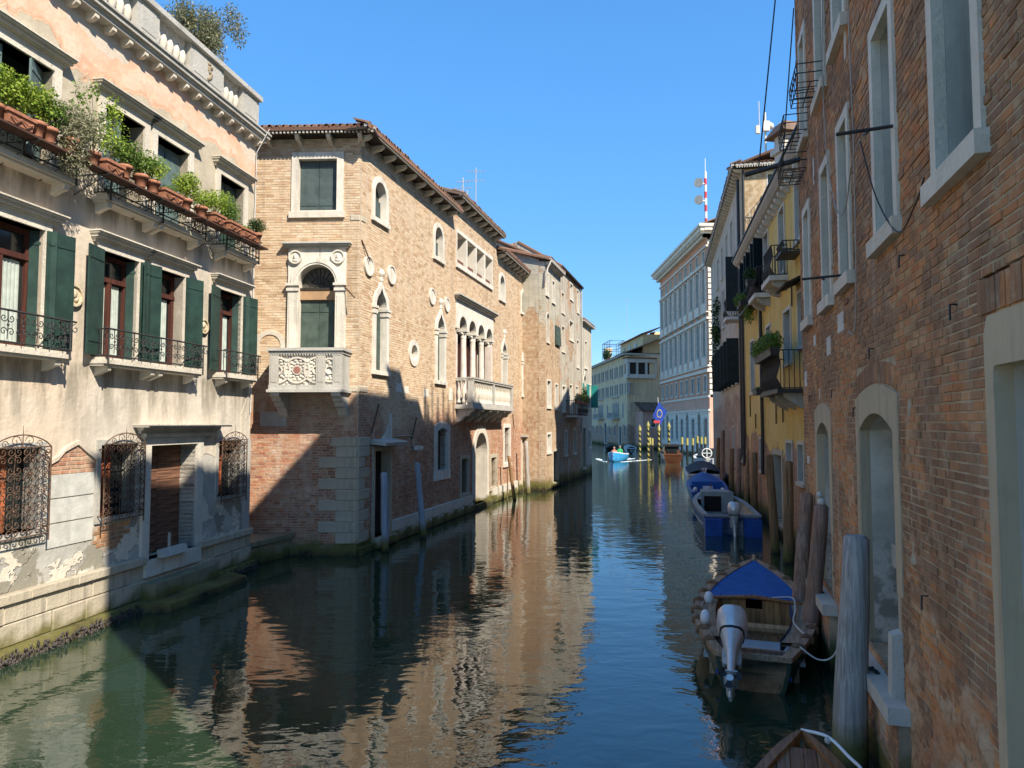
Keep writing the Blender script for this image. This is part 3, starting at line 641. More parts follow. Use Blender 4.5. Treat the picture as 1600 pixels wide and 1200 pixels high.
    while s > 7: b(MB().sprism([(-.02, 11.2), (.2, 11.2), (.2, 11.12), (.13, 11.07), (-.02, 11.06)], s-.05, s+.05), 'bracket', 'stone_dry'); s -= .455
    solid = [(3, 8.9), (10.1, 11.15), (12.0, 12.68), (13.78, 15.1), (15.98, 16.78)]; gaps = [(8.9, 10.1, 5), (11.15, 12.0, 4), (12.68, 13.78, 5), (15.1, 15.98, 4)]
    par = b(MB().box(S0, S1, 11.52, 11.62, -.32, .12), 'parapet', 'stone_grey')
    b(MB().box(S0, S1+.05, 12.3, 12.42, -.35, .15), 'coping', 'stone_grey', par)
    for a, c in solid:
        m = MB().box(a, c, 11.62, 12.3, -.28, .06).box(a+.12, c-.12, 11.72, 12.2, .055, .072)
        b(m, 'parapet_panel', 'stone_grey', par)
    bal = [(.075, 0), (.075, .06), (.045, .08), (.06, .14), (.10, .26), (.085, .36), (.045, .5), (.04, .55), (.07, .58), (.075, .68)]
    me = MB().lathe(bal, (0, 0, 0), 10).mesh('baluster', MT['stone_dry'])
    for a, c, n in gaps:
        for k in range(n): put(bpy.data.objects.new('baluster', me), FA.M @ Matrix.Translation((a+(c-a)*(k+.5)/n, .1, 11.62)), par)
    m = MB()
    for k in range(9): m.ball((14.5+random.uniform(-.06, .06), .08, 11.78+k*.045), .05, 6, 4, 1.2, .6, 1)
    b(m, 'carved_emblem', stone_mat('emblem_stone', (.34, .27, .18), .5, False), par)
    # terrace floor behind parapet, wire down the corner
    b(MB().box(S0, S1-.02, 11.2, 11.6, -9, -.45), 'roof_terrace', 'stone_grey')
    b(MB().tube([(16.70, .42, 11.5), (16.72, .06, 10.9), (16.7, .05, 9), (16.72, .05, 7), (16.69, .05, 4)], .012, 5), 'cable', simple('white_cable', (.62, .62, .6), .6))
    b(MB().prism([(16.3, 3.95), (16.52, 4.3), (16.62, 4.5), (16.55, 4.25), (16.5, 4.0), (16.4, 3.6), (16.3, 3.3)], .0, .03), 'loose_render', 'stucco')
    return root
build_A()

# ------------------------------------------------------------------ plants along the top floor
def pot(s, z, kind, label, plant, seed, box=False, w=.4):
    M = FA.M @ Matrix.Translation((s, -.58, z))
    r = empty('flower_pot', M, label, 'flower pot', 'flower pots along the stucco palazzo')
    m = MB()
    if box:
        h = .2; m.hexa([(-w/2+.03, -.1, 0), (w/2-.03, -.1, 0), (w/2-.03, .1, 0), (-w/2+.03, .1, 0), (-w/2, -.13, h), (w/2, -.13, h), (w/2, .13, h), (-w/2, .13, h)]).box(-w/2-.015, w/2+.015, h-.05, h, -.145, .145)
        m.tube([(-w*.4, .135, .1), (-w*.2, .14, .05), (0, .135, .1), (w*.2, .14, .05), (w*.4, .135, .1)], .012, 4)
    else: m.lathe([(.085, 0), (.12, .17), (.14, .17), (.145, .23), (.125, .23)], n=12); h = .23
    m.build('pot', MT['terracotta'], r)
    mat, blobs, n, size, el = plant; K = 1.22; n = int(n*1.1); blobs = [tuple(q*K for q in B) for B in blobs]
    leaves('foliage', [(bx, by, bz+h, rx, ry, rz) for bx, by, bz, rx, ry, rz in blobs], n, size, MT[mat], r, M, seed, el)
    st = MB()
    for k in range(6):
        bx, by, bz, rx, ry, rz = blobs[k % len(blobs)]; st.tube([(random.uniform(-.05, .05), 0, h-.04), (bx*.5, -by*.5, h+bz*.5), (bx+random.uniform(-rx, rx)*.6, -by, h+bz+random.uniform(0, rz)*.8)], [.008, .006, .003], 4, True, False)
    st.build('stem', MT['bark'], r)
bushA = ('leafA', [(0, 0, .2, .22, .2, .2), (.15, 0, .3, .18, .17, .17), (-.16, -.02, .25, .18, .17, .17), (0, -.1, .38, .15, .15, .12)], 1500, .028, 1.7)
bushB = ('leafB', [(0, 0, .15, .2, .2, .16), (.1, -.05, .28, .16, .16, .16), (-.12, 0, .2, .16, .16, .14)], 800, .03, 1.8)
silver = ('leafC', [(0, 0, .1, .3, .25, .3), (.05, 0, -.2, .28, .2, .3), (-.1, 0, .3, .25, .2, .2), (.2, -.1, .25, .2, .2, .28)], 3600, .016, 5)
tall = ('leafA', [(0, 0, .5, .16, .15, .5), (.1, 0, .85, .14, .12, .25), (-.12, 0, .3, .2, .18, .25), (.2, 0, .45, .14, .14, .3)], 700, .03, 2)
wisp = ('leafB', [(0, 0, .35, .3, .15, .35), (.25, 0, .6, .2, .1, .25), (-.25, 0, .65, .2, .1, .3), (0, 0, .9, .12, .1, .2)], 420, .03, 2.2)
for a in [
    (8.35, 8.14, 0, 'terracotta pot of bright yellow-green shrub at the left edge of the picture', bushA, 1),
    (8.72, 8.18, 0, 'wide terracotta box under bright green shrub, leftmost box on the shelf', bushA, 2, True, .5),
    (9.12, 8.19, 0, 'terracotta pot of light green shrub right of the leftmost box', bushA, 3),
    (9.36, 8.19, 0, 'small terracotta pot with lime foliage left of the silvery bush', bushB, 4),
    (9.8, 8.2, 0, 'large drooping silvery grey-green bush on the flower shelf', silver, 5),
    (10.3, 8.16, 0, 'terracotta pot with tall straggly stems right of the silvery bush', wisp, 6),
    (10.72, 8.17, 0, 'terracotta trough with airy tall green stems before the grey shutter', tall, 7, True, .45),
    (11.1, 8.22, 0, 'round terracotta pot with small leaves just right of the airy tall stems', bushB, 8),
    (11.55, 8.2, 0, 'terracotta pot of round mid-green leaves before the second shuttered window', ('leafB',)+bushB[1:], 9),
    (11.9, 8.2, 0, 'terracotta pot with bushy green leaves next to the long trough', ('leafA',)+bushB[1:], 10),
    (12.4, 8.18, 0, 'long terracotta trough without tall growth in the middle of the row', ('leafB', [(0, 0, .05, .2, .12, .07)], 160, .03, 1.8), 11, True, .62),
    (12.95, 8.17, 0, 'terracotta pot of yellow-green rounded shrub right of the long trough', bushA, 12),
    (13.5, 8.18, 0, 'terracotta pot with low spreading lime shrub, left of the feathery plant', ('leafA', [(0, 0, .15, .34, .2, .16), (.2, 0, .22, .2, .2, .14)], 1100, .026, 2), 13),
    (14.05, 8.2, 0, 'terracotta pot with feathery green plant before the last top window', ('leafA', [(0, 0, .25, .3, .2, .25), (.25, 0, .35, .25, .2, .2)], 1200, .02, 3), 14, True, .45),
    (14.7, 8.2, 0, 'terracotta trough of grassy green plant under the last top window', ('leafB', [(0, 0, .2, .25, .2, .25), (-.2, 0, .15, .2, .2, .18)], 900, .02, 3.5), 15, True, .5),
    (15.35, 8.2, 0, 'scalloped terracotta trough with few leaves near the right end', ('leafB', [(0, 0, .04, .2, .1, .05)], 120, .03, 1.8), 16, True, .62),
    (15.85, 8.22, 0, 'round clipped dark green ball plant at the right end of the flower shelf', ('leafE', [(0, 0, .16, .2, .2, .17), (.08, 0, .2, .15, .15, .14), (-.1, 0, .17, .14, .14, .12)], 1500, .022, 1.6), 17)]:
    pot(*a)
sh = empty('flower_shelf', FA.M @ Matrix.Translation((8, 0, 8.1)), 'long rusty iron and plank shelf carrying the flower pots of the stucco palazzo', 'shelf')
for a, c in ((8.0, 10.55), (10.6, 13.3), (13.35, 16.25)): MB().box(a, c, 8.13, 8.16, .44, .70).build('plank', wood_mat('shelf_plank', (.13, .065, .045), (.06, .032, .025), (1, 20, 20)), sh, FA)
for s in np.arange(8.3, 16.3, .75): MB().tube([(s, 0, 8.1), (s, .72, 8.11)], .012, 4).tube([(s, .02, 7.75), (s, .7, 8.1)], .010, 4).build('bracket', MT['iron'], sh, FA)

def tree_olive():
    M = T(*FA.w(15.6, -.9, 11.0)) @ Matrix.Scale(1.15, 4); r = empty('olive_tree', M, 'small airy olive tree growing on the roof terrace against the sky', 'tree')
    m = MB(); g = random.Random(5); tips = []
    def br(p, d, L, rad, lv):
        pts = [p]; q = p
        for k in range(4): d = (d+Vector((g.uniform(-.22, .22), g.uniform(-.22, .22), g.uniform(-.05, .18)))).normalized(); q = q+d*L/4; pts.append(q)
        m.tube([tuple(a) for a in pts], [rad*(1-.13*i) for i in range(5)], 6)
        if lv == 0: tips.append(q); return
        for k in range(4):
            a = g.uniform(0, 6.28); dd = (d+Vector((math.cos(a), math.sin(a), .25))*g.uniform(.55, .95)).normalized(); br(pts[g.choice([2, 3, 4])], dd, L*g.uniform(.55, .75), rad*.5, lv-1)
    br(Vector((0, 0, 0)), Vector((.12, 0, 1)), 1.35, .055, 3)
    m.build('trunk', MT['bark'], r, None, M)
    tips_ = [(t.x, -t.y, t.z) for t in tips]
    bl = [(x, y, z+dz, .24, .24, .2) for x, y, z in tips_ if z > .7 for dz in (0, -.3)]
    leaves('crown', bl, 9000, .024, MT['leafD'], r, M, 11, 3.2)
tree_olive()
# ------------------------------------------------------------------ brick palazzo (B)
BCX, BCY = -4.371, 20.206
FBE = Frame((-7.62, 20.35), (BCX, BCY)); FB = Frame((BCX, BCY), (BCX+.257*21.5, BCY+21.5))
def eave(root, fr, s0, s1, zt, over=.45, step=.85, tiles=True, mats=('stone_dry', 'stone_dry')):
    """soffit board with dentils, stone brackets, a row of clay tiles on the edge"""
    e = MB().box(s0, s1, zt-.02, zt+.05, -.3, over).build('eave', MT['darkwood'], root, fr)
    m = MB().box(s0, s1, zt+.05, zt+.13, over-.1, over+.03)
    for s in np.arange(s0+.05, s1-.05, .11): m.box(s, s+.055, zt-.03, zt+.05, over-.04, over+.025)
    m.build('dentil_board', MT['stone_grey'], e, fr)
    n = max(2, int(round((s1-s0)/step)))
    for k in range(n):
        s = s0+(s1-s0)*(k+.5)/n
        MB().sprism([(-.02, zt-.021), (over-.06, zt-.021), (over-.06, zt-.09), (over-.16, zt-.16), (.12, zt-.19), (-.02, zt-.26)], s-.06, s+.06).build('bracket', MT[mats[0]], e, fr)
    if tiles:
        P = []; nn = 6
        for r, off in ((.085, 0), (.07, 0)): P += [(r*math.cos(math.pi*k/nn), y, r*math.sin(math.pi*k/nn)*.9) for y in (0,) for k in range(nn+1)]
        m = MB(); w = .5; a = [(.09*math.cos(math.pi*k/nn), 0, .085*math.sin(math.pi*k/nn)) for k in range(nn+1)]; c = [(.075*math.cos(math.pi*k/nn), 0, .07*math.sin(math.pi*k/nn)) for k in range(nn+1)]
        V = a+c+[(x, -w, z*.9+.17) for x, _, z in a]+[(x, -w, z*.9+.17) for x, _, z in c]; q = nn+1
        F = []
        for k in range(nn): F += [(k, k+1, q+k+1, q+k), (k, 2*q+k, 2*q+k+1, k+1), (q+k, q+k+1, 3*q+k+1, 3*q+k)]
        me = m.add(V, F).mesh('roof_tile', MT['tile']); s = s0+.1
        while s < s1:
            put(bpy.data.objects.new('roof_tile', me), fr.M @ Matrix.Translation((s, -over-.06+random.uniform(-.02, .02), zt+.13+random.uniform(-.01, .01))), root); s += .205
    return e
def roof_slab(root, fr, s0, s1, z0, z1, d0, d1, name='roof', in0=0.0, in1=0.0):
    """sloping roof with ribs of half-round tiles; z0 at d0 (eave), z1 at d1 (inner); in0/in1 pull the inner corners in (hip)"""
    m = MB(); n = int((s1-s0)/.205); m.add([(s0, d0, z0-.1), (s1, d0, z0-.1), (s1-in1, d1, z1-.1), (s0+in0, d1, z1-.1), (s0, d0, z0), (s1, d0, z0), (s1-in1, d1, z1), (s0+in0, d1, z1)], [(0,1,2,3),(4,5,6,7),(0,1,5,4),(1,2,6,5),(2,3,7,6),(3,0,4,7)])
    for k in range(n):
        s = s0+.1+k*.205; f = min(1, (s-s0)/in0 if in0 > 0 else 1, (s1-s)/in1 if in1 > 0 else 1); f = max(.02, f)
        m.add([(s+.08*math.cos(math.pi*i/4), d, z+.075*math.sin(math.pi*i/4)) for d, z in ((d0, z0), (d0+(d1-d0)*f, z0+(z1-z0)*f)) for i in range(5)], [(i, i+1, 6+i, 5+i) for i in range(4)]+[(0, 1, 2, 3, 4)])
    return m.build(name, MT['tile'], root, fr)
def arch_window(root, fr, c, hw, z0, zs, kind='round', fw=.17, rise=None, mat='stone_white', proud=.05, fill='green_grey', capital=False, rv=.3, n=16):
    inn = arch_pts(c-hw, c+hw, z0, zs, kind, n, rise); out = arch_pts(c-hw-fw, c+hw+fw, z0, zs, kind, n, (rise or (hw if kind == 'round' else 1.5*hw))+fw*(1.35 if kind == 'ogee' else 1))
    m = MB().band(out, inn, -rv, proud).box(c-hw-fw-.04, c+hw+fw+.04, z0-.13, z0, -rv, proud+.05)
    w = m.build('window', MT[mat], root, fr)
    if capital:
        mm = MB()
        for s in (c-hw-fw/2, c+hw+fw/2): mm.box(s-fw/2-.03, s+fw/2+.03, zs-.22, zs-.12, -rv, proud+.03).box(s-fw/2-.05, s+fw/2+.05, zs-.06, zs+.02, -rv, proud+.05).box(s-fw/2-.02, s+fw/2+.02, zs-.12, zs-.06, -rv, proud+.02)
        mm.build('capital', MT[mat], w, fr)
    if kind == 'ogee':
        zt = zs+(rise or 1.5*hw)+fw*1.35
        MB().lathe([(.05, -.06), (.09, 0), (.05, .05), (.07, .12), (.13, .18), (.11, .26), (.04, .34)], (c, .02, zt), 8).build('finial', MT[mat], w, fr)
    # closed shutters below, dark glass above
    zmid = zs-.1
    for k in (0, 1): MB().box(c-hw+.01+k*hw, c-.006+k*hw, z0+.01, zmid, -.2, -.16).build('shutter', MT[fill], w, fr)
    up = [p for p in inn if p[1] >= zmid]; up = [(c-hw+.01, zmid)]+[(p[0]*.98+c*.02, p[1]) for p in up]+[(c+hw-.01, zmid)]
    MB().prism(up, -.24, -.22).build('pane', MT['glass'], w, fr)
    if fill == 'closed_arch': pass
    return w, out
def stone_window(root, fr, s0, s1, z0, z1, fw=.18, mat='stone_white', proud=.04, rv=.3, sill=.05, name='window'):
    m = MB().band(rect(s0-fw, s1+fw, z0-fw, z1+fw), rect(s0, s1, z0, z1), -rv, proud, True)
    if sill: m.box(s0-fw-.05, s1+fw+.05, z0-fw-.02, z0-fw*.2, -.05, proud+sill)
    return m.build(name, MT[mat] if isinstance(mat, str) else mat, root, fr), rect(s0-fw+.02, s1+fw-.02, z0-fw+.02, z1+fw-.02)
def closed_shutters(w, fr, s0, s1, z0, z1, mat, d=-.14):
    sm = (s0+s1)/2
    for a, c in ((s0+.008, sm-.006), (sm+.006, s1-.008)):
        m = MB().box(a, c, z0+.01, z1-.01, d-.04, d)
        for z in (z0+.12*(z1-z0), z0+.86*(z1-z0)): m.box(a+.02, c-.02, z, z+.05, d, d+.015)
        m.build('shutter', MT[mat], w, fr)
def bars(w, fr, s0, s1, z0, z1, d=-.08, nv=5, nh=4, r=.011, mat='rust'):
    m = MB()
    for k in range(nv): s = s0+(s1-s0)*(k+.5)/nv; m.tube([(s, d, z0), (s, d, z1)], r, 5)
    for k in range(nh): z = z0+(z1-z0)*(k+.5)/nh; m.tube([(s0, d+.01, z), (s1, d+.01, z)], r, 5)
    m.build('iron_bars', MT[mat], w, fr)
BALP = [(.07, 0), (.07, .05), (.04, .08), (.045, .14), (.08, .24), (.075, .30), (.04, .42), (.035, .50), (.06, .56), (.065, .62)]
def build_B():
    root = empty('brick_palazzo', FB.M, 'ochre brick palazzo with white Gothic windows and carved corner balcony on the left bank', 'building')
    # ---------------- end wall facing the viewer
    E = FBE; ow = []
    w, o = stone_window(root, E, 1.42, 2.55, 9.86, 11.38, .2); ow.append(o); closed_shutters(w, E, 1.42, 2.55, 9.86, 11.38, 'blue_grey')
    c, hw, z0, zs = 2.02, .54, 4.78, 7.72
    inn = arch_pts(c-hw, c+hw, z0, zs, 'round', 20); n = len(inn)
    box = [(c-.84, z0)] + [(c-.84+1.68*min(1, max(0, (i-4)/(n-11))) if 4 <= i <= n-7 else (c-.84 if i < 4 else c+.84), 8.74 if 3 <= i <= n-4 else z0+(8.74-z0)*(i/3 if i < 3 else (n-1-i)/3)) for i in range(1, n-1)] + [(c+.84, z0)]
    dr = MB().band(box, inn, -.32, .06).build('balcony_door_surround', MT['stone_white'], root, E); ow.append(rect(c-.82, c+.82, z0, 8.72))
    m = MB().band(arch_pts(c-.74, c+.74, zs, zs, 'round', 20), arch_pts(c-.545, c+.545, zs, zs, 'round', 20), .05, .115)
    m.band(arch_pts(c-.66, c+.66, zs, zs, 'round', 20), arch_pts(c-.6, c+.6, zs, zs, 'round', 20), .11, .135); m.build('archivolt', MT['stone_white'], dr, E)
    for k in (-1, 1):
        s = c+k*.69; MB().box(s-.14, s+.14, z0, zs-.22, .055, .10).box(s-.09, s+.09, z0+.2, zs-.35, .099, .112).build('pilaster', MT['stone_white'], dr, E)
        MB().box(s-.17, s+.17, zs-.22, zs-.14, .05, .14).box(s-.15, s+.15, zs-.14, zs-.07, .05, .12).box(s-.19, s+.19, zs-.07, zs+.0, .05, .17).build('capital', MT['stone_white'], dr, E)
        s = c+k*.62; m = MB().disc(s, 8.48, .2, .05, .10, 20).band([(s+.2*math.cos(t), 8.48+.2*math.sin(t)) for t in np.linspace(0, 6.283, 19)[:-1]], [(s+.16*math.cos(t), 8.48+.16*math.sin(t)) for t in np.linspace(0, 6.283, 19)[:-1]], .05, .135, True)
        m.ball((s, .10, 8.48), .08, 8, 6, .9, .6, 1.3).ball((s, .10, 8.38), .09, 8, 5, 1.2, .5, .6); m.build('medallion', MT['stone_white'], dr, E)
    MB().box(c-.92, c+.92, 8.74, 8.80, -.1, .13).box(c-.97, c+.97, 8.80, 8.85, -.1, .2).box(c-1.0, c+1.0, 8.85, 8.9, -.1, .24).build('cornice_hood', MT['stone_grey'], dr, E)
    closed_shutters(dr, E, c-hw, c+hw, z0, 7.28, 'green_grey', -.2)
    MB().box(c-hw, c+hw, 7.28, 7.55, -.28, -.12).build('transom_board', simple('tan_board', (.40, .25, .14), .8), dr, E)
    MB().box(c-hw, c+hw, 7.55, 7.62, -.28, -.1).build('transom', MT['darkwood'], dr, E)
    up = arch_pts(c-hw, c+hw, 7.62, zs, 'round', 16); MB().prism(up, -.3, -.28).build('fanlight', glass_mat('fanlight_glass', (.07, .065, .055), .25), dr, E)
    m = MB()
    for k in range(1, 10): t = math.pi*k/10; m.tube([(c+.1*math.cos(t), -.26, 7.66+.1*math.sin(t)), (c+.52*math.cos(t), -.26, 7.66+.52*math.sin(t)*1.1)], .009, 4)
    for r in (.12, .3): m.tube([(c+r*math.cos(math.pi*k/12), -.26, 7.66+r*math.sin(math.pi*k/12)) for k in range(13)], .009, 4)
    m.build('fan_bars', MT['iron'], dr, E)
    # carved balcony
    b0, b1, p = 1.0, 3.0, .82
    bal = MB().box(b0-.06, b1+.06, 4.56, 4.64, -.1, p+.1).box(b0-.02, b1+.02, 4.64, 4.76, -.1, p+.05).build('balcony', MT['stone_grey'], root, E)
    MB().box(b0-.03, b1+.03, 5.62, 5.7, 0, p+.05).box(b0-.07, b1+.07, 5.7, 5.78, 0, p+.1).build('balcony_rail', MT['stone_grey'], bal, E)
    m = MB()
    for s in np.arange(b0, b1, .075): m.box(s, s+.04, 5.57, 5.62, p-.02, p+.04)
    m.build('rail_dentils', MT['stone_grey'], bal, E)
    for s in (b0+.12, b1-.12, 2.42): MB().box(s-.13, s+.13, 4.76, 5.615, p-.16, p+.03).box(s-.08, s+.08, 4.84, 5.53, p+.025, p+.04).build('balcony_pier', MT['stone_grey'], bal, E)
    def carved(fr, s0, s1, dd, discs):
        m = MB().box(s0, s1, 4.76, 5.6, dd-.07, dd-.03); zc = 5.17
        for sc, r, full in discs:
            a0, a1 = (0, 2*math.pi); ts = np.linspace(a0, a1, 25)[:-1]
            cl = lambda q: min(max(q, s0), s1)
            for ro, ri, h in ((1, .86, .03), (.36, .26, .03)): m.band([(cl(sc+r*ro*math.cos(t)), zc+r*ro*math.sin(t)) for t in ts], [(cl(sc+r*ri*math.cos(t)), zc+r*ri*math.sin(t)) for t in ts], dd-.04, dd+h-.01, True)
            for k in range(12):
                t = 2*math.pi*k/12
                for q, e in ((.52, .05), (.72, .06)):
                    x = sc+r*q*math.cos(t+q); z = zc+r*q*math.sin(t+q)
                    if s0+.03 < x < s1-.03: m.ball((x, dd-.02, z), e, 6, 4, 1.2, .5, .8)
        for s in np.arange(s0+.06, s1, .16):
            for z in (4.82, 5.54): m.ball((s, dd-.02, z), .04, 6, 4, 1.1, .5, .9)
        m.build('carved_panel', MT['stone_white'], bal, fr)
    carved(E, b0+.25, 2.29, p, [(1.76, .37, 1), (1.22, .37, 0), (2.31, .37, 0)]); carved(E, 2.55, b1-.25, p, [(2.66, .34, 1)])
    MB().disc(1.76, 5.17, .10, p-.03, p+.025, 16).build('porphyry_disc', simple('red_porphyry', (.30, .14, .11), .5), bal, E)
    MB().box(b0, b0+.1, 4.76, 5.62, .02, p-.1).box(b1-.1, b1, 4.76, 5.62, .02, p-.1).build('balcony_side', MT['stone_grey'], bal, E)
    for s in (b0+.14, b1-.16): MB().sprism([(0, 4.56), (p+.02, 4.56), (p+.02, 4.46), (p-.1, 4.40), (p-.16, 4.32), (p-.3, 4.3), (p-.36, 4.18), (p-.5, 4.14), (.14, 3.95), (0, 3.85)], s-.13, s+.13).build('balcony_bracket', MT['stone_white'], bal, E)
    # niche outline, stone slab
    MB().band(arch_pts(.22, 1.12, 5.3, 5.95, 'round', 12), arch_pts(.36, .98, 5.3, 5.95, 'round', 12), -.02, .03).build('blind_arch', MT['stone_dry'], root, E)
    MB().box(.42, 1.2, 3.62, 4.05, -.05, .03).build('stone_slab', MT['stone_grey'], root, E)
    tip = [rect(.44, 1.18, 3.64, 4.03)]
    qE = []; qL = []
    z = .32
    for k in range(9):
        z1 = z+.303; qE.append((2.14 if k % 2 else 2.63, 3.235, z+.004, z1-.004, -.05, .022+random.uniform(0, .012))); qL.append((.015, .42 if k % 2 else .72, z+.004, z1-.004, -.05, .022+random.uniform(0, .012))); z = z1
    qE.append((2.5, 3.235, z+.004, z+.27, -.05, .03)); qL.append((.015, .72, z+.004, z+.27, -.05, .03)); qE.append((2.9, 3.235, 4.6, 4.78, -.05, .03)); qL.append((.015, .55, 4.6, 4.78, -.05, .03)); qE.append((2.95, 3.235, 9.55, 9.72, -.05, .025)); qL.append((.015, .3, 9.55, 9.72, -.05, .025))
    pieces(E, root, 'quoin_stone', qE, MT['stone_base'], .02); pieces(FB, root, 'quoin_stone', qL, MT['stone_base'], .02)
    ow += tip+[rect(a, c_, z0_, z1_) for a, c_, z0_, z1_, _, _ in qE]
    wall_mb(-1.6, 3.25, -1, 12.0, [q for q in ow if q not in tip][:2], -.4, 0).build('end_wall', MT['mortarB'], root, E)
    bl = brick_list(-.6, 3.245, .05, 11.85, ow)
    bricks(E, root, bl, MT['brickB'], 300)
    MB().box(-1.6, 3.27, -1, .28, -.3, .10).build('footing', MT['stone_wet'], root, E)
    # ---------------- long canal front
    L = FB; ol = []
    for cc in (1.27, 6.4, 15.5, 20.0): w, o = arch_window(root, L, cc, .40, 9.9, 10.68, 'round', .17, None, 'stone_white', .05, 'blue_grey'); ol.append(o)
    for cc in (1.38, 6.65, 15.9, 20.25): w, o = arch_window(root, L, cc, .37, 5.3, 7.22, 'ogee', .18, .62, 'stone_white', .06, 'green_grey', True); ol.append(o)
    for s, z, r in ((.5, 8.34, .3), (2.12, 8.4, .3), (5.72, 8.34, .3), (7.32, 8.3, .28)):
        MB().disc(s, z, r, -.03, .04, 24).band([(s+r*math.cos(t), z+r*math.sin(t)) for t in np.linspace(0, 6.283, 25)[:-1]], [(s+r*.85*math.cos(t), z+r*.85*math.sin(t)) for t in np.linspace(0, 6.283, 25)[:-1]], -.03, .07, True).build('stone_roundel', MT['stone_white'], root, L)
    s, z, r = 4.05, 6.1, .45; ts = np.linspace(0, 6.283, 25)[:-1]
    oc = MB().band([(s+r*math.cos(t), z+r*math.sin(t)) for t in ts], [(s+r*.62*math.cos(t), z+r*.62*math.sin(t)) for t in ts], -.28, .05, True).build('oculus', MT['stone_white'], root, L); MB().disc(s, z, r*.62, -.27, -.24, 20).build('pane', MT['glass'], oc, L)
    ol.append([(s+(r-.02)*math.cos(t), z+(r-.02)*math.sin(t)) for t in ts])
    # square four-light loggia of the top floor
    a, c_ = 8.4, 13.7; lg = MB().box(a, c_, 10.02, 10.2, -.35, .09).box(a, c_, 11.45, 11.6, -.35, .06)
    xs = np.linspace(a, c_, 5)
    for k, x in enumerate(xs): q = .09; lg.box(max(a, x-q), min(c_, x+q), 10.2, 11.45, -.35, .05)
    lg = lg.build('loggia_frame', MT['stone_white'], root, L); ol.append(rect(a+.02, c_-.02, 10.04, 11.58))
    for k in range(4):
        MB().box(xs[k]+.09, xs[k+1]-.09, 10.2, 11.45, -.95, -.9).build('recess_wall', MT['stone_dry'], lg, L)
        MB().box(xs[k]+.2, xs[k+1]-.25, 10.22, 10.4, -.25, -.02).build('flower_box', simple('brown_flower_box', (.16, .07, .05), .8), lg, L)
    MB().box(a, c_, 10.1, 10.2, -.95, -.36).box(a, c_, 11.45, 11.55, -.95, -.36).box(a-.05, a+.05, 10.1, 11.5, -.95, -.36).box(c_-.05, c_+.05, 10.1, 11.5, -.95, -.36).build('recess_lining', MT['stone_dry'], lg, L)
    # arcaded loggia with columns
    a, c_ = 8.45, 13.85; xs = np.linspace(a+.1, c_-.15, 5); zc = 7.62; ol.append(rect(a+.02, c_-.02, 4.4, 8.78))
    arc = MB(); tops = [arch_pts(xs[k]+.16, xs[k+1]-.16, zc, zc, 'round', 12) for k in range(4)]
    arc_w = wall_mb(a, c_, zc, 8.74, [t for t in tops], -.3, .04, .04); arc_o = arc_w.build('arcade', MT['stone_white'], root, L)
    for t in tops:
        tc = (t[0][0]+t[-1][0])/2; ot = [(tc+(p_[0]-tc)*1.2, zc+(p_[1]-zc)*1.2) for p_ in t]; MB().band(ot, t, -.31, .085).build('archivolt', MT['stone_white'], arc_o, L)
    MB().box(a-.1, c_+.12, 8.74, 8.8, -.2, .14).box(a-.16, c_+.18, 8.8, 8.86, -.2, .22).box(a-.2, c_+.22, 8.86, 8.92, -.2, .28).build('cornice_hood', MT['stone_grey'], arc_o, L)
    marble = simple('pale_pink_marble', (.66, .56, .48), .5, .15, 3, 0, .4, 0, .3)
    for k in range(5):
        x = xs[k]
        if k in (0, 4): col = MB().box(x-.15, x+.15, 4.45, zc-.3, -.3, .0).build('pilaster', marble, arc_o, L)
        else: col = MB().lathe([(.19, 0), (.19, .08), (.16, .12), (.175, .18), (.15, .24), (.15, 1.2), (.125, 2.85)], (x, -.14, 4.47), 14).build('column', marble, arc_o, L)
        m = MB().lathe([(.13, 0), (.15, .03), (.13, .06), (.15, .16), (.20, .26), (.17, .29)], (x, -.14, zc-.36), 12).box(x-.2, x+.2, zc-.08, zc, -.33, .08)
        for t in range(8): aa = t*math.pi/4; m.ball((x+.17*math.cos(aa), -.14+.17*math.sin(aa), zc-.14), .05, 6, 4)
        m.build('capital', MT['stone_white'], arc_o, L)
    for k in range(4):
        x0, x1 = xs[k]+.12, xs[k+1]-.12
        MB().band(rect(x0, x1, 4.45, 7.6), rect(x0+.1, x1-.1, 4.55, 7.5), -.8, -.7, True).box((x0+x1)/2-.05, (x0+x1)/2+.05, 4.5, 7.5, -.8, -.7).build('door_frame', MT['redwood'], arc_o, L)
    MB().box(a, c_, 4.4, 8.6, -.86, -.82).build('pane', glass_mat('loggia_glass', (.05, .03, .025), .2), arc_o, L); MB().box(a, c_, 8.5, 8.7, -.85, -.3).box(a-.1, a, 4.4, 8.7, -.85, -.3).box(c_, c_+.1, 4.4, 8.7, -.85, -.3).build('loggia_lining', MT['stone_dry'], arc_o, L)
    # long balcony
    b0, b1, p = 8.45, 14.9, .7
    bal = MB().box(b0-.05, b1+.05, 4.3, 4.38, -.1, p+.08).box(b0, b1, 4.38, 4.47, -.1, p+.04).build('balcony', MT['stone_grey'], root, L)
    MB().box(b0-.02, b1+.02, 5.42, 5.5, p-.16, p+.04).box(b0-.05, b1+.05, 5.5, 5.56, p-.19, p+.07).box(b0-.02, b0+.16, 5.42, 5.55, 0, p-.15).box(b1-.16, b1+.02, 5.42, 5.55, 0, p-.15).build('balcony_rail', MT['stone_grey'], bal, L)
    MB().box(b0, b1, 4.47, 4.55, p-.15, p+.02).build('balcony_plinth', MT['stone_grey'], bal, L)
    for s in (b0+.09, 11.6, b1-.09): MB().box(s-.1, s+.1, 4.55, 5.42, p-.17, p+.03).build('balcony_pier', MT['stone_grey'], bal, L)
    me = MB().lathe([(r, z*1.4) for r, z in BALP], (0, 0, 0), 8).mesh('baluster', MT['stone_dry'])
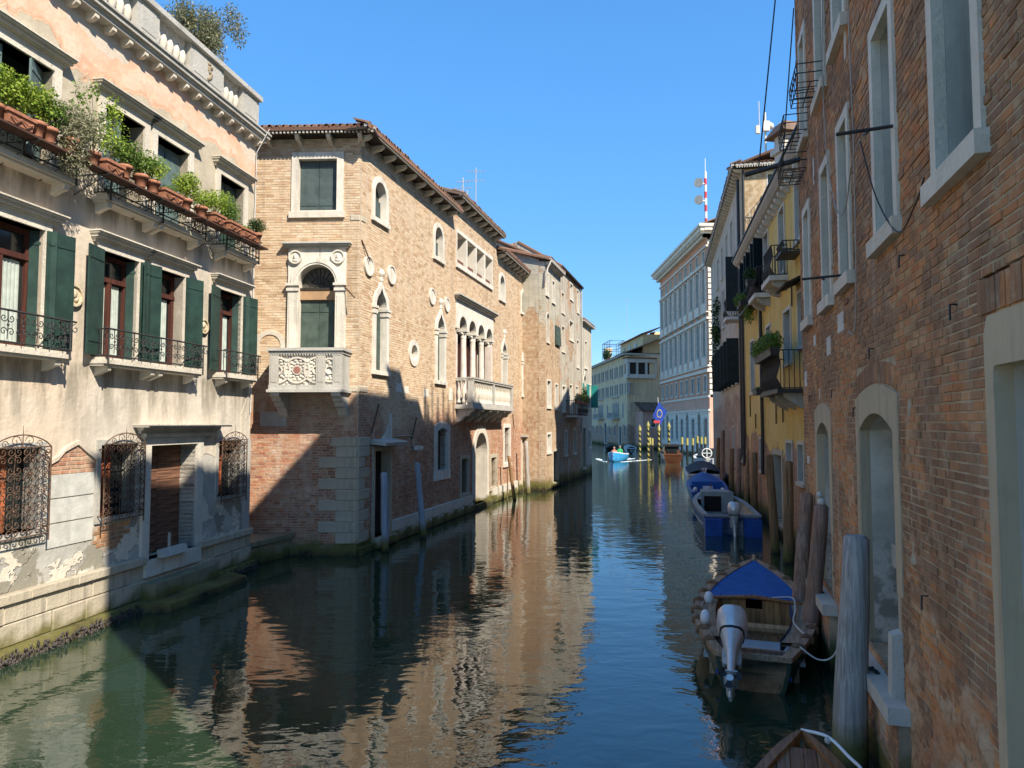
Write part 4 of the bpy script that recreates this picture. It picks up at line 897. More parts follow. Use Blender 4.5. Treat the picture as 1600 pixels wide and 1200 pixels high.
    for s in list(np.arange(b0+.35, 11.4, .235))+list(np.arange(11.86, b1-.25, .235)): put(bpy.data.objects.new('baluster', me), L.M @ Matrix.Translation((s, -p+.07, 4.55)), bal)
    for dd in (.12, .32, .5): put(bpy.data.objects.new('baluster', me), L.M @ Matrix.Translation((b0+.08, -dd, 4.55)), bal)
    for s in np.linspace(b0+.3, b1-.3, 6): MB().sprism([(0, 4.3), (p+.02, 4.3), (p+.02, 4.22), (p-.12, 4.16), (p-.2, 4.02), (.3, 3.98), (.2, 3.82), (0, 3.75)], s-.12, s+.12).build('balcony_bracket', MT['stone_white'], bal, L)
    # water doors and ground windows
    dd = MB().band([(.92, .3), (.92, 3.02), (2.28, 3.02), (2.28, .3)], [(1.06, .3), (1.06, 2.88), (2.12, 2.88), (2.12, .3)], -.35, .05).build('door_frame', MT['stone_base'], root, L); ol.append(rect(.94, 2.26, .3, 3.0))
    for k in range(6): MB().box(1.06+k*.177, 1.06+k*.177+.17, .32, 2.88, -.3, -.26).build('plank', MT['darkwood'], dd, L)
    MB().box(1.2, 1.45, 1.7, 2.3, -.258, -.25).build('notice', MT['stone_white'], dd, L)
    MB().box(.92, 2.3, .05, .3, -.3, .25).build('door_step', MT['stone_base'], dd, L)
    MB().hexa([(.8, 0, 3.1), (2.5, 0, 3.1), (2.5, .5, 3.05), (.8, .5, 3.05), (.8, 0, 3.24), (2.5, 0, 3.24), (2.5, .52, 3.14), (.8, .52, 3.14)]).build('door_canopy', MT['stone_grey'], root, L)
    MB().prism([(1.5, 3.23), (2.3, 3.23), (2.3, 4.0), (2.1, 4.05), (2.05, 3.7), (1.8, 3.4)], 0, .02).build('cement_patch', MT['stone_white'], root, L)
    w = MB().band(arch_pts(6.05, 7.75, 1.62, 3.62, 'seg', 10, .16), arch_pts(6.36, 7.44, 1.95, 3.4, 'seg', 10, .14), -.3, .05).box(6.02, 7.78, 1.6, 1.95, -.3, .06).build('window', MT['stone_white'], root, L); ol.append(arch_pts(6.08, 7.72, 1.62, 3.6, 'seg', 10, .15))
    MB().box(6.36, 7.44, 1.95, 3.55, -.28, -.25).build('pane', MT['glass'], w, L); bars(w, L, 6.36, 7.44, 1.95, 3.45, -.06, 5, 4)
    for s0, s1, z0, z1, fw, mt in ((9.2, 10.05, .85, 2.25, .16, 'stone_base'), (13.55, 14.45, .75, 2.1, .16, 'stone_base'), (15.95, 17.0, 1.75, 3.5, .2, 'stone_white')):
        w, o = stone_window(root, L, s0, s1, z0, z1, fw, mt); ol.append(o); MB().box(s0, s1, z0, z1, -.28, -.25).build('pane', MT['redwood'] if s0 > 10 else MT['glass'], w, L); bars(w, L, s0, s1, z0, z1, -.06, 5, 3)
    c = 11.9; out = arch_pts(c-1.2, c+1.2, .2, 2.42, 'round', 18); inn = arch_pts(c-.88, c+.88, .2, 2.42, 'round', 18)
    w = MB().band(out, inn, -.9, .06).build('water_gate', MT['stone'], root, L); ol.append(arch_pts(c-1.18, c+1.18, .2, 2.42, 'round', 18))
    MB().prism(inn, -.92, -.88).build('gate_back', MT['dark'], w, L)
    for k in range(6): MB().box(c-.86+k*.29, c-.86+k*.29+.282, .25, 2.35, -.86, -.80).build('plank', wood_mat('pale_gate_wood%d' % k, (.42, .32, .20), (.24, .17, .10)), w, L)
    m = MB()
    for k in (-1, 1):
        for q in (.25, .6): m.tube(spiral(c+k*q, 2.75, .17, 0, k*1.4, 12, -.82), .016, 4, True, False)
        m.tube(spiral(c+k*.3, 3.05, .13, 0, k*1.4, 12, -.82), .014, 4, True, False)
    for k in range(9): m.tube([(c-.8+k*.2, -.84, 2.36), (c-.8+k*.2, -.84, 2.42+math.sqrt(max(0, .77-(-.8+k*.2)**2)))], .01, 4)
    m.build('lunette_grille', MT['rust'], w, L)
    w = MB().band([(19.5, .1), (19.5, 2.95), (21.1, 2.95), (21.1, .1)], [(19.7, .1), (19.7, 2.75), (20.9, 2.75), (20.9, .1)], -.35, .06).build('door_frame', MT['stone'], root, L); ol.append(rect(19.52, 21.08, .1, 2.93))
    for k in range(6): MB().box(19.7+k*.2, 19.7+k*.2+.192, .12, 2.75, -.28, -.24).build('plank', MT['green_grey'], w, L)
    MB().box(19.4, 21.3, 2.97, 3.08, 0, .35).build('door_canopy', MT['stone_grey'], w, L)
    MB().tube([(2.6, .04, 3.3), (3.9, .04, 3.3), (3.95, .06, 2.95), (4.0, .2, 2.9)], .018, 6).build('lamp_pipe', MT['stone_grey'], root, L); MB().box(3.9, 4.25, 2.82, 2.96, .12, .26).ball((4.3, .2, 2.87), .09, 8, 6).build('wall_lamp', MT['stone_white'], root, L)
    # small stone insets, iron ties
    for s, z, a_, h in ((2.6, 4.72, .5, .3), (3.3, 4.7, .35, .25), (5.0, 4.65, .5, .28), (7.7, 4.6, .4, .5)): pieces(L, root, 'inset_stone', [(s, s+a_, z, z+h, -.05, .016)], MT['stone_white'], .01)
    for fr, p0, p1 in ((L, (.05, .02, 9.0), (.45, .1, 8.45)), (E, (2.75, .05, 7.7), (3.2, .35, 7.25)), (L, (1.3, .03, 4.3), (.8, .03, 3.4)), (L, (17.6, .03, 4.2), (17.9, .03, 3.5)), (L, (4.3, .03, 3.9), (3.9, .03, 3.2))): MB().tube([p0, p1], .022, 6).build('iron_tie', MT['rust'], root, fr)
    pl = []; s = 2.3
    while s < 22.1:
        e = min(s+random.uniform(.8, 1.5), 22.1)
        if not (e > 10.68 and s < 13.12) and not (e > 19.5 and s < 21.1):
            pl.append((s+.005, e-.005, .34, .68, -.1, .10+random.uniform(0, .015))); pl.append((s+.005, e-.005, .02, .335, -.1, .13+random.uniform(0, .02)))
        s = e
    pieces(L, root, 'plinth_stone', pl, MT['stone'], .012)
    MB().box(0, 22.2, -1.5, .2, -.3, .11).build('footing', MT['stone_wet'], root, L); ol.append(rect(2.3, 19.5, -.1, .66))
    wall_mb(0, 22.2, -1, 12.05, [q for q in ol[:-1]], -.4, 0, .05).build('canal_wall', MT['mortarB'], root, L)
    ol += [rect(a_, c_2, z0_, z1_) for a_, c_2, z0_, z1_, _, _ in qL]
    bricks(L, root, brick_list(.005, 22.2, .1, 11.85, ol), MT['brickB'], 150)
    MB().box(7.9, 14.5, 12.0, 12.7, -5, 0).build('raised_wall', MT['mortarB'], root, L); bricks_joined(brick_list(7.9, 14.5, 11.86, 12.62, [])).build('brickwork', MT['brickB'], root, L)['kind'] = 'stuff'
    MB().box(.3, 22.2, -1, 11.9, -9, -1.0).build('building_core', MT['mortarB'], root, L)
    # eaves and roofs
    eave(root, E, -.8, 3.75, 12.0); eave(root, L, -.55, 7.9, 12.02); eave(root, L, 7.9, 14.5, 12.72); eave(root, L, 14.5, 22.3, 12.05, step=.7)
    for s0, s1, z in ((-.6, 7.9, 12.14), (7.9, 14.5, 12.85), (14.5, 22.3, 12.18)): roof_slab(root, L, s0, s1, z, z+1.5, .5, -4.5, 'roof', 5.0 if s0 < 0 else 0)
    roof_slab(root, E, -3.8, 3.72, 12.14, 13.64, .5, -4.5, 'roof', 0, 4.6)
    MB().tube([(22.05, .1, 12.0), (22.05, .1, 3.0)], .06, 8).build('drainpipe', MT['rust'], root, L)
    return root
build_B()
def antenna(M, h, label, arms, mat='stone_white'):
    o = empty('roof_antenna', M, label, 'antenna', 'antennas on the roofs'); m = MB().tube([(0, 0, 0), (0, 0, h)], .025, 5); m.build('mast', MT['stone_grey'], o)
    m = MB()
    for z, w, n in arms:
        m.tube([(-w, 0, z), (w, 0, z)], .012, 4)
        for k in range(n): x = -w+2*w*(k+.5)/n; m.tube([(x, -.18, z), (x, .18, z)], .008, 4)
    m.build('aerial_arms', MT['stone_grey'], o)
antenna(T(*FB.w(17.5, -2, 12.9)), 4.6, 'tall thin television antenna above the middle of the brick palazzo', [(4.4, .5, 5), (3.9, .5, 5)])
antenna(T(*FB.w(12.3, -1, 13.2)), 1.9, 'short bushy white antenna above the raised roof of the brick palazzo', [(1.7, .3, 4), (1.4, .4, 5), (1.1, .35, 5)])
antenna(T(*FB.w(12.9, -1, 13.2)), 1.5, 'thin plain antenna beside the bushy white one', [(1.4, .1, 1)])
antenna(T(*FB.w(20.0, -1.5, 12.7)), 1.6, 'small antenna at the far end of the brick palazzo roof', [(1.3, .3, 4), (1.5, .2, 3)])
# small landing between the two left houses
m = MB().box(0, 2.4, -1.5, .50, -3, .0).box(-.1, 2.3, .50, .62, -3, .06)
FQ = Frame((-6.83, 18.57), (-6.2, 20.3)); tag(m.build('landing', MT['stone_wet'], None, FQ), kind='structure')
# ------------------------------------------------------------------ left bank beyond the brick palazzo (C)
FC = Frame((1.818, 39.07), (1.818+.28*15.5, 39.07+15.5)); FCE = Frame((-2.2, 40.3), (1.818, 39.07))
def plain_win(root, fr, s0, s1, z0, z1, fw=.1, mat='stone_dry', fill='glass', sh=None, arch=None, rv=.2, shm='green', proud=.035):
    """window of a farther facade: surround, pane, optional open shutters; returns opening outline"""
    if arch:
        inn = arch_pts(s0, s1, z0, z1, arch, 10); out = arch_pts(s0-fw, s1+fw, z0, z1, arch, 10, ((s1-s0)/2 if arch == 'round' else .75*(s1-s0))*1.0+fw if arch != 'seg' else None)
        w = MB().band(out, inn, -rv, proud).box(s0-fw, s1+fw, z0-.1, z0, -rv, proud+.04).build('window', MT[mat], root, fr); MB().prism(inn, -rv-.02, -rv+.01).build('pane', MT[fill], w, fr); o = out
    else:
        w = MB().band(rect(s0-fw, s1+fw, z0-fw, z1+fw), rect(s0, s1, z0, z1), -rv, proud, True).box(s0-fw-.05, s1+fw+.05, z0-fw-.03, z0-fw*.3, -.02, proud+.05).build('window', MT[mat], root, fr)
        (closed_shutters(w, fr, s0, s1, z0, z1, fill, -rv+.03) if fill in ('blue_grey', 'green_grey', 'green') else MB().box(s0, s1, z0, z1, -rv-.02, -rv+.01).build('pane', MT[fill], w, fr)); o = rect(s0-fw+.02, s1+fw-.02, z0-fw+.02, z1+fw-.02)
        if fill.startswith('glass'): MB().box((s0+s1)/2-.03, (s0+s1)/2+.03, z0, z1, -rv+.012, -rv+.05).box(s0, s1, z0+.62*(z1-z0), z0+.62*(z1-z0)+.05, -rv+.012, -rv+.04).build('mullion', MT['stone_grey'], w, fr)
    if sh:
        for side in (-1, 1):
            a = s0-fw-.02 if side < 0 else s1+fw+.02; wd = (s1-s0)/2; MB().box(min(a, a+side*wd), max(a, a+side*wd), z0, z1, .02, .06).build('shutter', MT[shm], w, fr)
    return o
def build_C():
    m1 = far_brick('old_brick_render_a', (.50, .33, .19), (.42, .25, .14), (.46, .38, .28), (.50, .46, .37), .16, 8.5, -.12)
    m2 = far_brick('old_brick_render_b', (.44, .27, .16), (.36, .20, .12), (.42, .35, .26), (.48, .43, .35), .14, 4.5, .02)
    m3 = render_mat('grey_beige_render', (.47, .43, .35), (.40, .36, .29), .5)
    # C1
    r = empty('narrow_brick_house', FC.M, 'narrow house of bare brick and grey render with round arched gutter, beyond the brick palazzo', 'building')
    ops = [plain_win(r, FC, .3, .85, 10.95, 12.15, .1, 'stone_white', 'glass'), plain_win(r, FC, 1.9, 2.5, 10.8, 12.0, .1, 'stone_white', 'glass'), plain_win(r, FC, .4, 1.0, 8.3, 9.6, .08, 'stone_dry', 'glass', None, 'round'), plain_win(r, FC, .5, 1.4, 4.65, 6.1, .09, 'stone_white', 'blue_grey'), plain_win(r, FC, 2.6, 3.3, 4.6, 6.0, .08, 'stone_white', 'dark'), plain_win(r, FC, .5, 1.4, 2.15, 3.1, .12, 'stone_white', 'glass'), plain_win(r, FC, 2.0, 3.3, .3, 2.1, .15, 'stone_base', 'darkwood')]
    wall_mb(0, 3.9, -1, 12.75, ops, -.35, 0, .06).build('canal_wall', m1, r, FC); MB().box(-.2, 4.2, -1, 12.7, -.0, -.35).build('end_wall', m1, r, FCE); MB().box(.4, 3.85, -1, 12.7, -8, -.4).build('building_core', m1, r, FC)
    MB().hexa([(2.6, .03, 8.35), (3.85, .03, 8.35), (3.85, .14, 8.35), (2.6, .12, 8.35), (2.6, .03, 9.5), (3.85, .03, 9.5), (3.85, .08, 9.5), (2.6, .08, 9.5)]).build('green_net', MT['green_grey'], r, FC)
    eave(r, FC, -.1, 4.0, 12.75, .35, .45, True); roof_slab(r, FC, -.2, 4.0, 12.85, 14.6, .3, -6)
    MB().prism([(-7.8, 12.3), (4.0, 12.4), (4.02, 12.75), (.2, 14.6), (-7.8, 15.4)], -.3, -.05).build('gable_wall', render_mat('gable_render', (.46, .42, .35), (.40, .37, .31), .35, None, 0, False), r, FCE)
    MB().tube([(-7.9, .0, 15.5), (.2, .0, 14.7), (4.05, .0, 12.82)], .1, 6).build('verge_tiles', MT['tile'], r, FCE)
    m = MB().tube([(-.12, .4, 12.72), (-.16, .2, 12.3), (-.1, .06, 11.4)], .05, 6); m.build('downpipe', MT['stone_white'], r, FC)
    # C2
    r = empty('crumbling_tall_house', FC.M @ Matrix.Translation((3.95, 0, 0)), 'tall crumbling brick and render house with small gable, flower balcony below', 'building')
    ops = [plain_win(r, FC, 7.3, 8.2, 11.9, 12.9, .09, 'stone_white', 'glass'), plain_win(r, FC, 9.8, 10.5, 11.4, 12.9, .09, 'stone_white', 'glass'), plain_win(r, FC, 4.6, 5.3, 10.6, 11.8, .09, 'stone_dry', 'dark'), plain_win(r, FC, 7.1, 8.3, 9.2, 10.4, .09, 'stone_white', 'glass'), plain_win(r, FC, 4.6, 5.4, 8.2, 9.7, .09, 'stone_dry', 'glass'), plain_win(r, FC, 9.6, 10.4, 7.6, 9.4, .09, 'stone_white', 'glass'), plain_win(r, FC, 4.7, 5.6, 4.5, 6.0, .09, 'stone_white', 'blue_grey'), plain_win(r, FC, 7.0, 7.9, 4.4, 6.2, .09, 'stone_white', 'glass'), plain_win(r, FC, 9.2, 10.0, 4.4, 6.2, .09, 'stone_white', 'glass'), plain_win(r, FC, 5.3, 6.1, 1.8, 3.2, .12, 'stone_white', 'glass'), plain_win(r, FC, 8.2, 9.0, 1.8, 3.3, .12, 'stone_white', 'glass')]
    wall_mb(3.92, 11.2, -1, 13.3, ops, -.35, .02, .06).build('canal_wall', m2, r, FC); MB().box(3.92, 11.2, -1, 13.2, -8, -.4).build('building_core', m2, r, FC)
    FS = Frame(tuple(FC.w(3.95, -7, 0))[:2], tuple(FC.w(3.95, 0, 0))[:2]); MB().prism([(0, 12.5), (7.02, 12.5), (7.02, 13.3), (4.5, 15.0), (0, 14.2)], -.3, 0).build('side_gable', m2, r, FS)
    for s0, s1, z0, z1, d0, d1 in ((3.9, 11.25, 13.3, 15.0, .2, -2.6),): roof_slab(r, FC, s0, s1, z0, z1, d0, d1)
    MB().box(3.9, 11.25, 13.22, 13.32, -.1, .25).build('eave', MT['darkwood'], r, FC); MB().tube([(11.15, .1, 13.2), (11.15, .1, 6), (11.0, .1, 3)], .05, 6).build('downpipe', MT['stone_grey'], r, FC)
    bal = MB().box(5.6, 9.6, 4.1, 4.22, -.05, .75).build('balcony', MT['stone_grey'], r, FC)
    m = MB()
    for s in np.arange(5.65, 9.6, .14): m.tube([(s, .70, 4.22), (s, .78, 4.5), (s, .68, 5.15)], .012, 4)
    for z in (4.3, 5.15): m.tube([(5.6, 0, z), (5.6, .7, z), (9.6, .7, z), (9.6, 0, z)], .018, 5)
    for dd in np.arange(.1, .7, .14): m.tube([(5.6, dd, 4.22), (5.6, dd, 5.15)], .012, 4)
    m.build('iron_railing', MT['iron'], bal, FC)
    # C3
    r = empty('low_beige_house', FC.M @ Matrix.Translation((11.2, 0, 0)), 'beige rendered house with teal shutters at the far end of the left bank', 'building')
    ops = [plain_win(r, FC, 12.9, 13.7, 7.8, 9.7, .09, 'stone_white', 'green_grey'), plain_win(r, FC, 12.3, 13.2, 4.9, 6.7, .09, 'stone_white', 'glass', None, 'ogee'), plain_win(r, FC, 14.6, 15.3, 4.9, 6.6, .09, 'stone_white', 'glass'), plain_win(r, FC, 11.8, 12.9, .6, 3.4, .15, 'stone_base', 'blue_grey'), plain_win(r, FC, 14.4, 15.1, 2.0, 3.2, .12, 'stone_white', 'glass')]
    wall_mb(11.2, 15.9, -1, 10.95, ops, -.35, .0, .06).build('canal_wall', m3, r, FC); MB().box(11.25, 15.88, -1, 10.9, -8, -.4).build('building_core', m3, r, FC)
    teal = simple('teal_paint', (.02, .22, .20), .5, .15); 
    for s in (12.0, 13.5, 14.3, 15.6): MB().box(s-.22, s+.22, 4.9, 6.6, .02, .07).build('shutter', teal, r, FC)
    MB().box(15.4, 15.44, 4.9, 6.6, .05, .55).build('shutter', teal, r, FC)
    MB().box(11.2, 16.1, 10.95, 11.1, -8, .3).build('cornice', MT['stone_grey'], r, FC); roof_slab(r, FC, 11.2, 16.1, 11.12, 12.2, .3, -5)
    ch = MB().box(12.0, 12.6, 11.2, 13.6, -.9, -.4).box(11.92, 12.68, 13.6, 13.75, -.98, -.32).build('chimney', m3, r, FC)
    # flowers on the balcony
    for i, (s, mat, lab) in enumerate(((6.1, 'leafC', 'white-flowered grey balcony plant at the near end of the iron balcony'), (7.2, 'leafA', 'yellow-green trailing plant in the middle of the iron balcony'), (8.4, 'leafB', 'tall dark green bush at the far end of the iron balcony'), (9.3, 'leafC', 'pale pink potted flowers beyond the iron balcony'))):
        M = FC.M @ Matrix.Translation((s, -.72, 4.95)); e = empty('balcony_plant', M, lab, 'plant', 'plants on the far iron balcony')
        MB().hexa([(-.3, -.12, 0), (.3, -.12, 0), (.3, .12, 0), (-.3, .12, 0), (-.34, -.14, .22), (.34, -.14, .22), (.34, .14, .22), (-.34, .14, .22)]).build('planter', MT['terracotta'], e)
        leaves('foliage', [(0, 0, .35, .45, .25, .25), (.15, 0, .45 if i != 2 else .8, .3, .2, .25 if i != 2 else .5)], 500, .06, MT[mat], e, M, 40+i)
build_C()
# ------------------------------------------------------------------ palace with white and brick quoins on the right (P)
FP = Frame((21.7, 103), (21.7, 78)); FPE = Frame((21.7, 78), (34, 78))
def build_P():
    red = render_mat('palace_red_panel', (.74, .32, .18), (.76, .40, .25), .2, None, 0, True); white = stone_mat('palace_white_stone', (.92, .78, .63), .25, True); pink = render_mat('palace_pink_render', (.76, .42, .29), (.70, .38, .27), .25)
    r = empty('white_and_pink_palace', FP.M, 'large white stone and brick-red palace with rows of arched windows and dentilled cornice', 'building')
    ops = []
    n = 9; pit = 25/n
    cs = [pit*(k+.5) for k in range(n)]
    for k, c in enumerate(cs):
        for z0, zs, hw, arch in ((17.2, 20.6, .55, 'round'), (11.2, 14.6, .55, 'round')): 
            ops.append(plain_win(r, FP, c-hw, c+hw, z0, zs, .2, 'stone_white', 'glass_dim', None, arch, .3, 'green', .12))
            MB().box(c-hw-.35, c+hw+.35, z0-1.05, z0-.15, 0, .25).build('balustrade_panel', white, r, FP)
        for z0, z1 in ((22.0, 23.1), (16.0-.35, 16.75-.45), ): ops.append(plain_win(r, FP, c-.4, c+.4, z0, z1-.05, .16, 'stone_white', 'glass_dim', None, None, .25, 'green', .1))
        ops.append(plain_win(r, FP, c-.5, c+.5, 7.3, 9.0, .2, 'stone_white', 'glass_dim', None, None, .25, 'green', .1))
        ops.append(plain_win(r, FP, c-.6, c+.6, 1.6, 4.2, .2, 'stone_white', 'glass_dim', None, 'round' if k % 2 else None, .3, 'green', .1))
    wall_mb(0, 25, 6.6, 24.4, ops, -.4, 0, .25).build('wall', red, r, FP); wall_mb(0, 25, 5.2, 6.6, [], -.4, .05).build('salmon_band', pink, r, FP); wall_mb(0, 25, -1, 5.2, ops, -.4, .1, .25).build('rusticated_base', white, r, FP)
    MB().box(0, 25, -1, 24.4, -12, -.45).build('building_core', pink, r, FP)
    for k in range(n+1):                                        # giant pilasters between bays
        s = min(max(pit*k, .35), 24.4)
        for z0, z1 in ((17.0, 21.3), (11.0, 15.2)): 
            for off in (0,):
                if 0 < s+off < 25: MB().box(s+off-.15, s+off+.15, z0, z1, 0, .16).build('pilaster', white, r, FP)
    for z0, z1, d in ((21.4, 21.7, .25), (23.35, 23.55, .2), (15.25, 15.5, .25), (9.4, 9.75, .25), (6.6, 6.85, .15), (10.0, 10.2, .2), (5.1, 5.3, .2), (16.0, 16.1, .3)): MB().box(-.1, 25+d, z0, z1, -.05, d).build('string_course', white, r, FP)
    for z0, z1, d in ((24.4, 24.7, .5), (24.95, 25.4, .95), (25.4, 25.7, 1.15)): MB().box(-d, 25+d, z0, z1, -12.5, d).build('cornice', white, r, FP)
    m = MB()
    for s in np.arange(0, 25.4, .55): m.box(s, s+.28, 24.7, 24.95, 0, .85)
    m.build('modillions', white, r, FP)['kind'] = 'stuff'
    for z in np.arange(.4, 5.0, .55): MB().box(0, 25, z, z+.04, .1, .115).build('joint', MT['stone_grey'], r, FP)
    # corner return with alternating white and red quoins
    MB().box(.02, 12, 6.6, 24.4, -1, .0).build('end_wall', pink, r, FPE); MB().box(.0, 12, -1, 6.6, -1, .05).build('end_base', pink, r, FPE)
    it = []; z = 6.9
    while z < 24:
        it.append((0, .95 if int(z*10) % 2 else 1.4, z, z+.5, -.1, .1)); z += .62
        it.append((0, .75, z, z+.5, -.1, .1)); z += .62
    pieces(FPE, r, 'quoin_stone', it, white, .02)
    for z0, z1, d in ((24.4, 25.0, .5), (25.0, 25.7, 1.0)): MB().box(-.5, 12, z0, z1, -.1, d).build('cornice', white, r, FPE)
    for z0, z1 in ((21.4, 21.7), (15.25, 15.5), (9.4, 9.75)): MB().box(-.2, 12, z0, z1, -.1, .2).build('string_course', white, r, FPE)
    roof_slab(r, FP, -.8, 25.8, 25.75, 28.3, .9, -6); MB().box(25-1.5, 25-.3, 25.8, 27.3, -3.5, -2).build('chimney', pink, r, FP)
    # red and white mast with dishes
    a = empty('radio_mast', T(22.3, 80.5, 25.7), 'red and white striped radio mast with two round dishes on the palace roof', 'mast')
    rw = simple('mast_red', (.55, .05, .06), .5); ww = simple('mast_white', (.75, .75, .75), .5)
    for k in range(9): MB().lathe([(.16, 0), (.16, .78)], (0, 0, k*.78), 8).build('mast_section', rw if k % 2 else ww, a)
    MB().tube([(0, 0, 7.0), (0, 0, 8.6)], .04, 5).build('lightning_rod', ww, a)
    for z in (3.6, 5.6): MB().tube([(-.95, .5, z), (-.75, .25, z), (-.55, .15, z)], [.55, .5, .2], 14).build('dish', MT['stone_grey'], a); MB().tube([(-.55, .15, z), (0, 0, z)], .08, 6).build('dish_arm', ww, a)
    antenna(T(25.2, 79.5, 26.2), 4.6, 'thin antenna right of the striped mast on the palace roof', [(2.2, .5, 4), (3.0, .3, 3)])
build_P()
# ------------------------------------------------------------------ far palace closing the canal (F)
FL = Frame((15.0, 142), (17.5, 108)); FR = Frame((17.5, 108), (25, 110.3))
def build_F():
    g = render_mat('far_grey_render', (.78, .59, .36), (.66, .50, .31), .45, (.55, .32, .2), 3.2); r = empty('far_grey_palace', FL.M, 'grey-brown four storey palace closing the far end of the canal', 'building')
    ops = []; L = FL.L
    for s0 in np.arange(4, 33, 3.6):
        for z0, z1 in ((11.2, 12.8), (8.3, 9.9)):
            for q in (0, 1.5): ops.append(plain_win(r, FL, s0+q, s0+q+.75, z0, z1, .12, 'stone_grey', 'dark'))
    for c in (11.5, 24.0):
        for k in range(4): ops.append(plain_win(r, FL, c+k*1.25, c+k*1.25+.8, 4.9, 6.6, .15, 'stone_dry', 'dark', None, 'ogee'))
        MB().box(c-.5, c+5.2, 4.4, 4.6, 0, 1.0).build('balcony', MT['stone_grey'], r, FL)
        m = MB()
        for s in np.arange(c-.4, c+5.2, .3): m.box(s, s+.1, 4.6, 5.4, .85, .95)
        m.box(c-.5, c+5.2, 5.4, 5.52, .8, 1.0).build('balcony_railing', MT['stone_grey'], r, FL); MB().box(c-.3, c+5.0, 7.9, 8.05, 0, .25).build('hood', MT['stone_grey'], r, FL)
    for s0 in (8.0, 19.3, 31.0): ops.append(plain_win(r, FL, s0, s0+.8, 4.6, 6.4, .15, 'stone_dry', 'dark', None, 'ogee'))
    ops.append(plain_win(r, FL, 17, 18.8, .3, 3.0, .3, 'stone_dry', 'dark', None, 'round')); ops.append(plain_win(r, FL, 28.5, 30, .3, 2.6, .3, 'stone_dry', 'dark', None, 'round'))
    for s0 in (6, 10, 13.5, 21, 25, 32): ops.append(plain_win(r, FL, s0, s0+.8, 1.8, 3.3, .15, 'stone_grey', 'dark'))
    wall_mb(0, L, -1, 14.2, ops, -.4, 0, .2).build('canal_wall', g, r, FL); MB().box(0, L-.3, -1, 14.2, -9, -.45).build('building_core', g, r, FL)
    o2 = [plain_win(r, FR, 2.6, 3.8, 8.5, 10.0, .15, 'stone_white', 'blue_grey'), plain_win(r, FR, .5, 1.1, 8.4, 9.8, .12, 'stone_grey', 'glass'), plain_win(r, FR, .6, 1.2, 4.8, 6.6, .12, 'stone_dry', 'glass', None, 'ogee')]
    wall_mb(0, 7.8, -1, 14.2, o2, -.4, 0, .2).build('side_wall', g, r, FR)
    bay = MB().box(-.4, 4.4, 10.6, 11.2, 0, .9).box(-.4, 4.4, 13.0, 13.6, 0, .9).build('glazed_bay', MT['stone_white'], r, FR)
    for k in range(4): MB().box(-.3+k*1.55, -.05+k*1.55, 11.2, 13.0, .5, .85).build('bay_post', MT['stone_white'], bay, FR)
    MB().box(-.2, 4.2, 11.2, 13.0, .2, .5).build('pane', MT['glass'], bay, FR); MB().box(-.6, 4.6, 13.6, 13.75, -.2, 1.1).build('bay_roof', MT['tile'], bay, FR)
    MB().box(-.3, L+.3, 14.2, 14.45, -.4, .5).build('cornice', MT['stone_grey'], r, FL); roof_slab(r, FL, -.3, L+.3, 14.5, 17.0, .5, -6); MB().box(-.3, 8, 14.2, 14.45, -3, .5).build('cornice', MT['stone_grey'], r, FR)
    MB().box(18, 33, 14.6, 17.5, -6.5, -2.8).build('attic_storey', render_mat('yellow_attic', (.72, .55, .30), (.66, .50, .28), .25, None, 0, False), r, FL); roof_slab(r, FL, 17.6, 33.5, 17.5, 18.6, -2.4, -5.5)
    for s in (20, 24, 28): MB().box(s, s+1.2, 15.2, 16.6, -2.8, -2.74).build('attic_window', MT['glass'], r, FL)
    for fr, s, d in ((FR, 5.6, -1.5), (FL, 6, -2.5)): MB().box(s, s+1.0, 14.4, 17.6, d-1, d).box(s-.2, s+1.2, 17.6, 18.1, d-1.2, d+.2).build('chimney', g, r, fr)
    m = MB()
    for s in np.arange(9, 16, 1.6):
        for d in (-1.4, -4): m.tube([(s, d, 15), (s, d, 18.6)], .05, 5)
    for z in (17.6, 18.6, 16.6): m.tube([(9, -1.4, z), (15.4, -1.4, z), (15.4, -4, z), (9, -4, z), (9, -1.4, z)], .05, 5)
    m.build('roof_terrace_frame', MT['iron'], r, FL)
    e = leaves('climbing_plants', [(12.2, 1.6, 16.2, 3.4, .5, .7), (11, 1.6, 16.8, 1.6, .5, .7)], 900, .16, MT['leafE'], r, FL.M, 9); 
    antenna(T(*FL.w(22, -3, 17.5)), 7.5, 'thin aerial above the far grey palace', [(7.2, .6, 4)])
    # small salmon house between
    fs = Frame((19.6, 104.5), (23, 105)); p = render_mat('salmon_render', (.60, .36, .27), (.54, .31, .24), .25)
    q = empty('small_salmon_house', fs.M, 'small salmon house with low tiled roof between the far palace and the white palace', 'building'); op = [plain_win(q, fs, .9, 1.5, 3.2, 4.4, .12, 'stone_white', 'glass'), plain_win(q, fs, 2.3, 2.9, 3.2, 4.4, .12, 'stone_white', 'glass')]
    wall_mb(-.4, 3.4, -1, 5.6, op, -.4, 0, .2).build('wall', p, q, fs); MB().box(-.4, 3.4, -1, 5.5, -4, -.45).build('building_core', p, q, fs); roof_slab(q, fs, -.7, 3.6, 5.6, 6.9, .4, -3)
build_F()
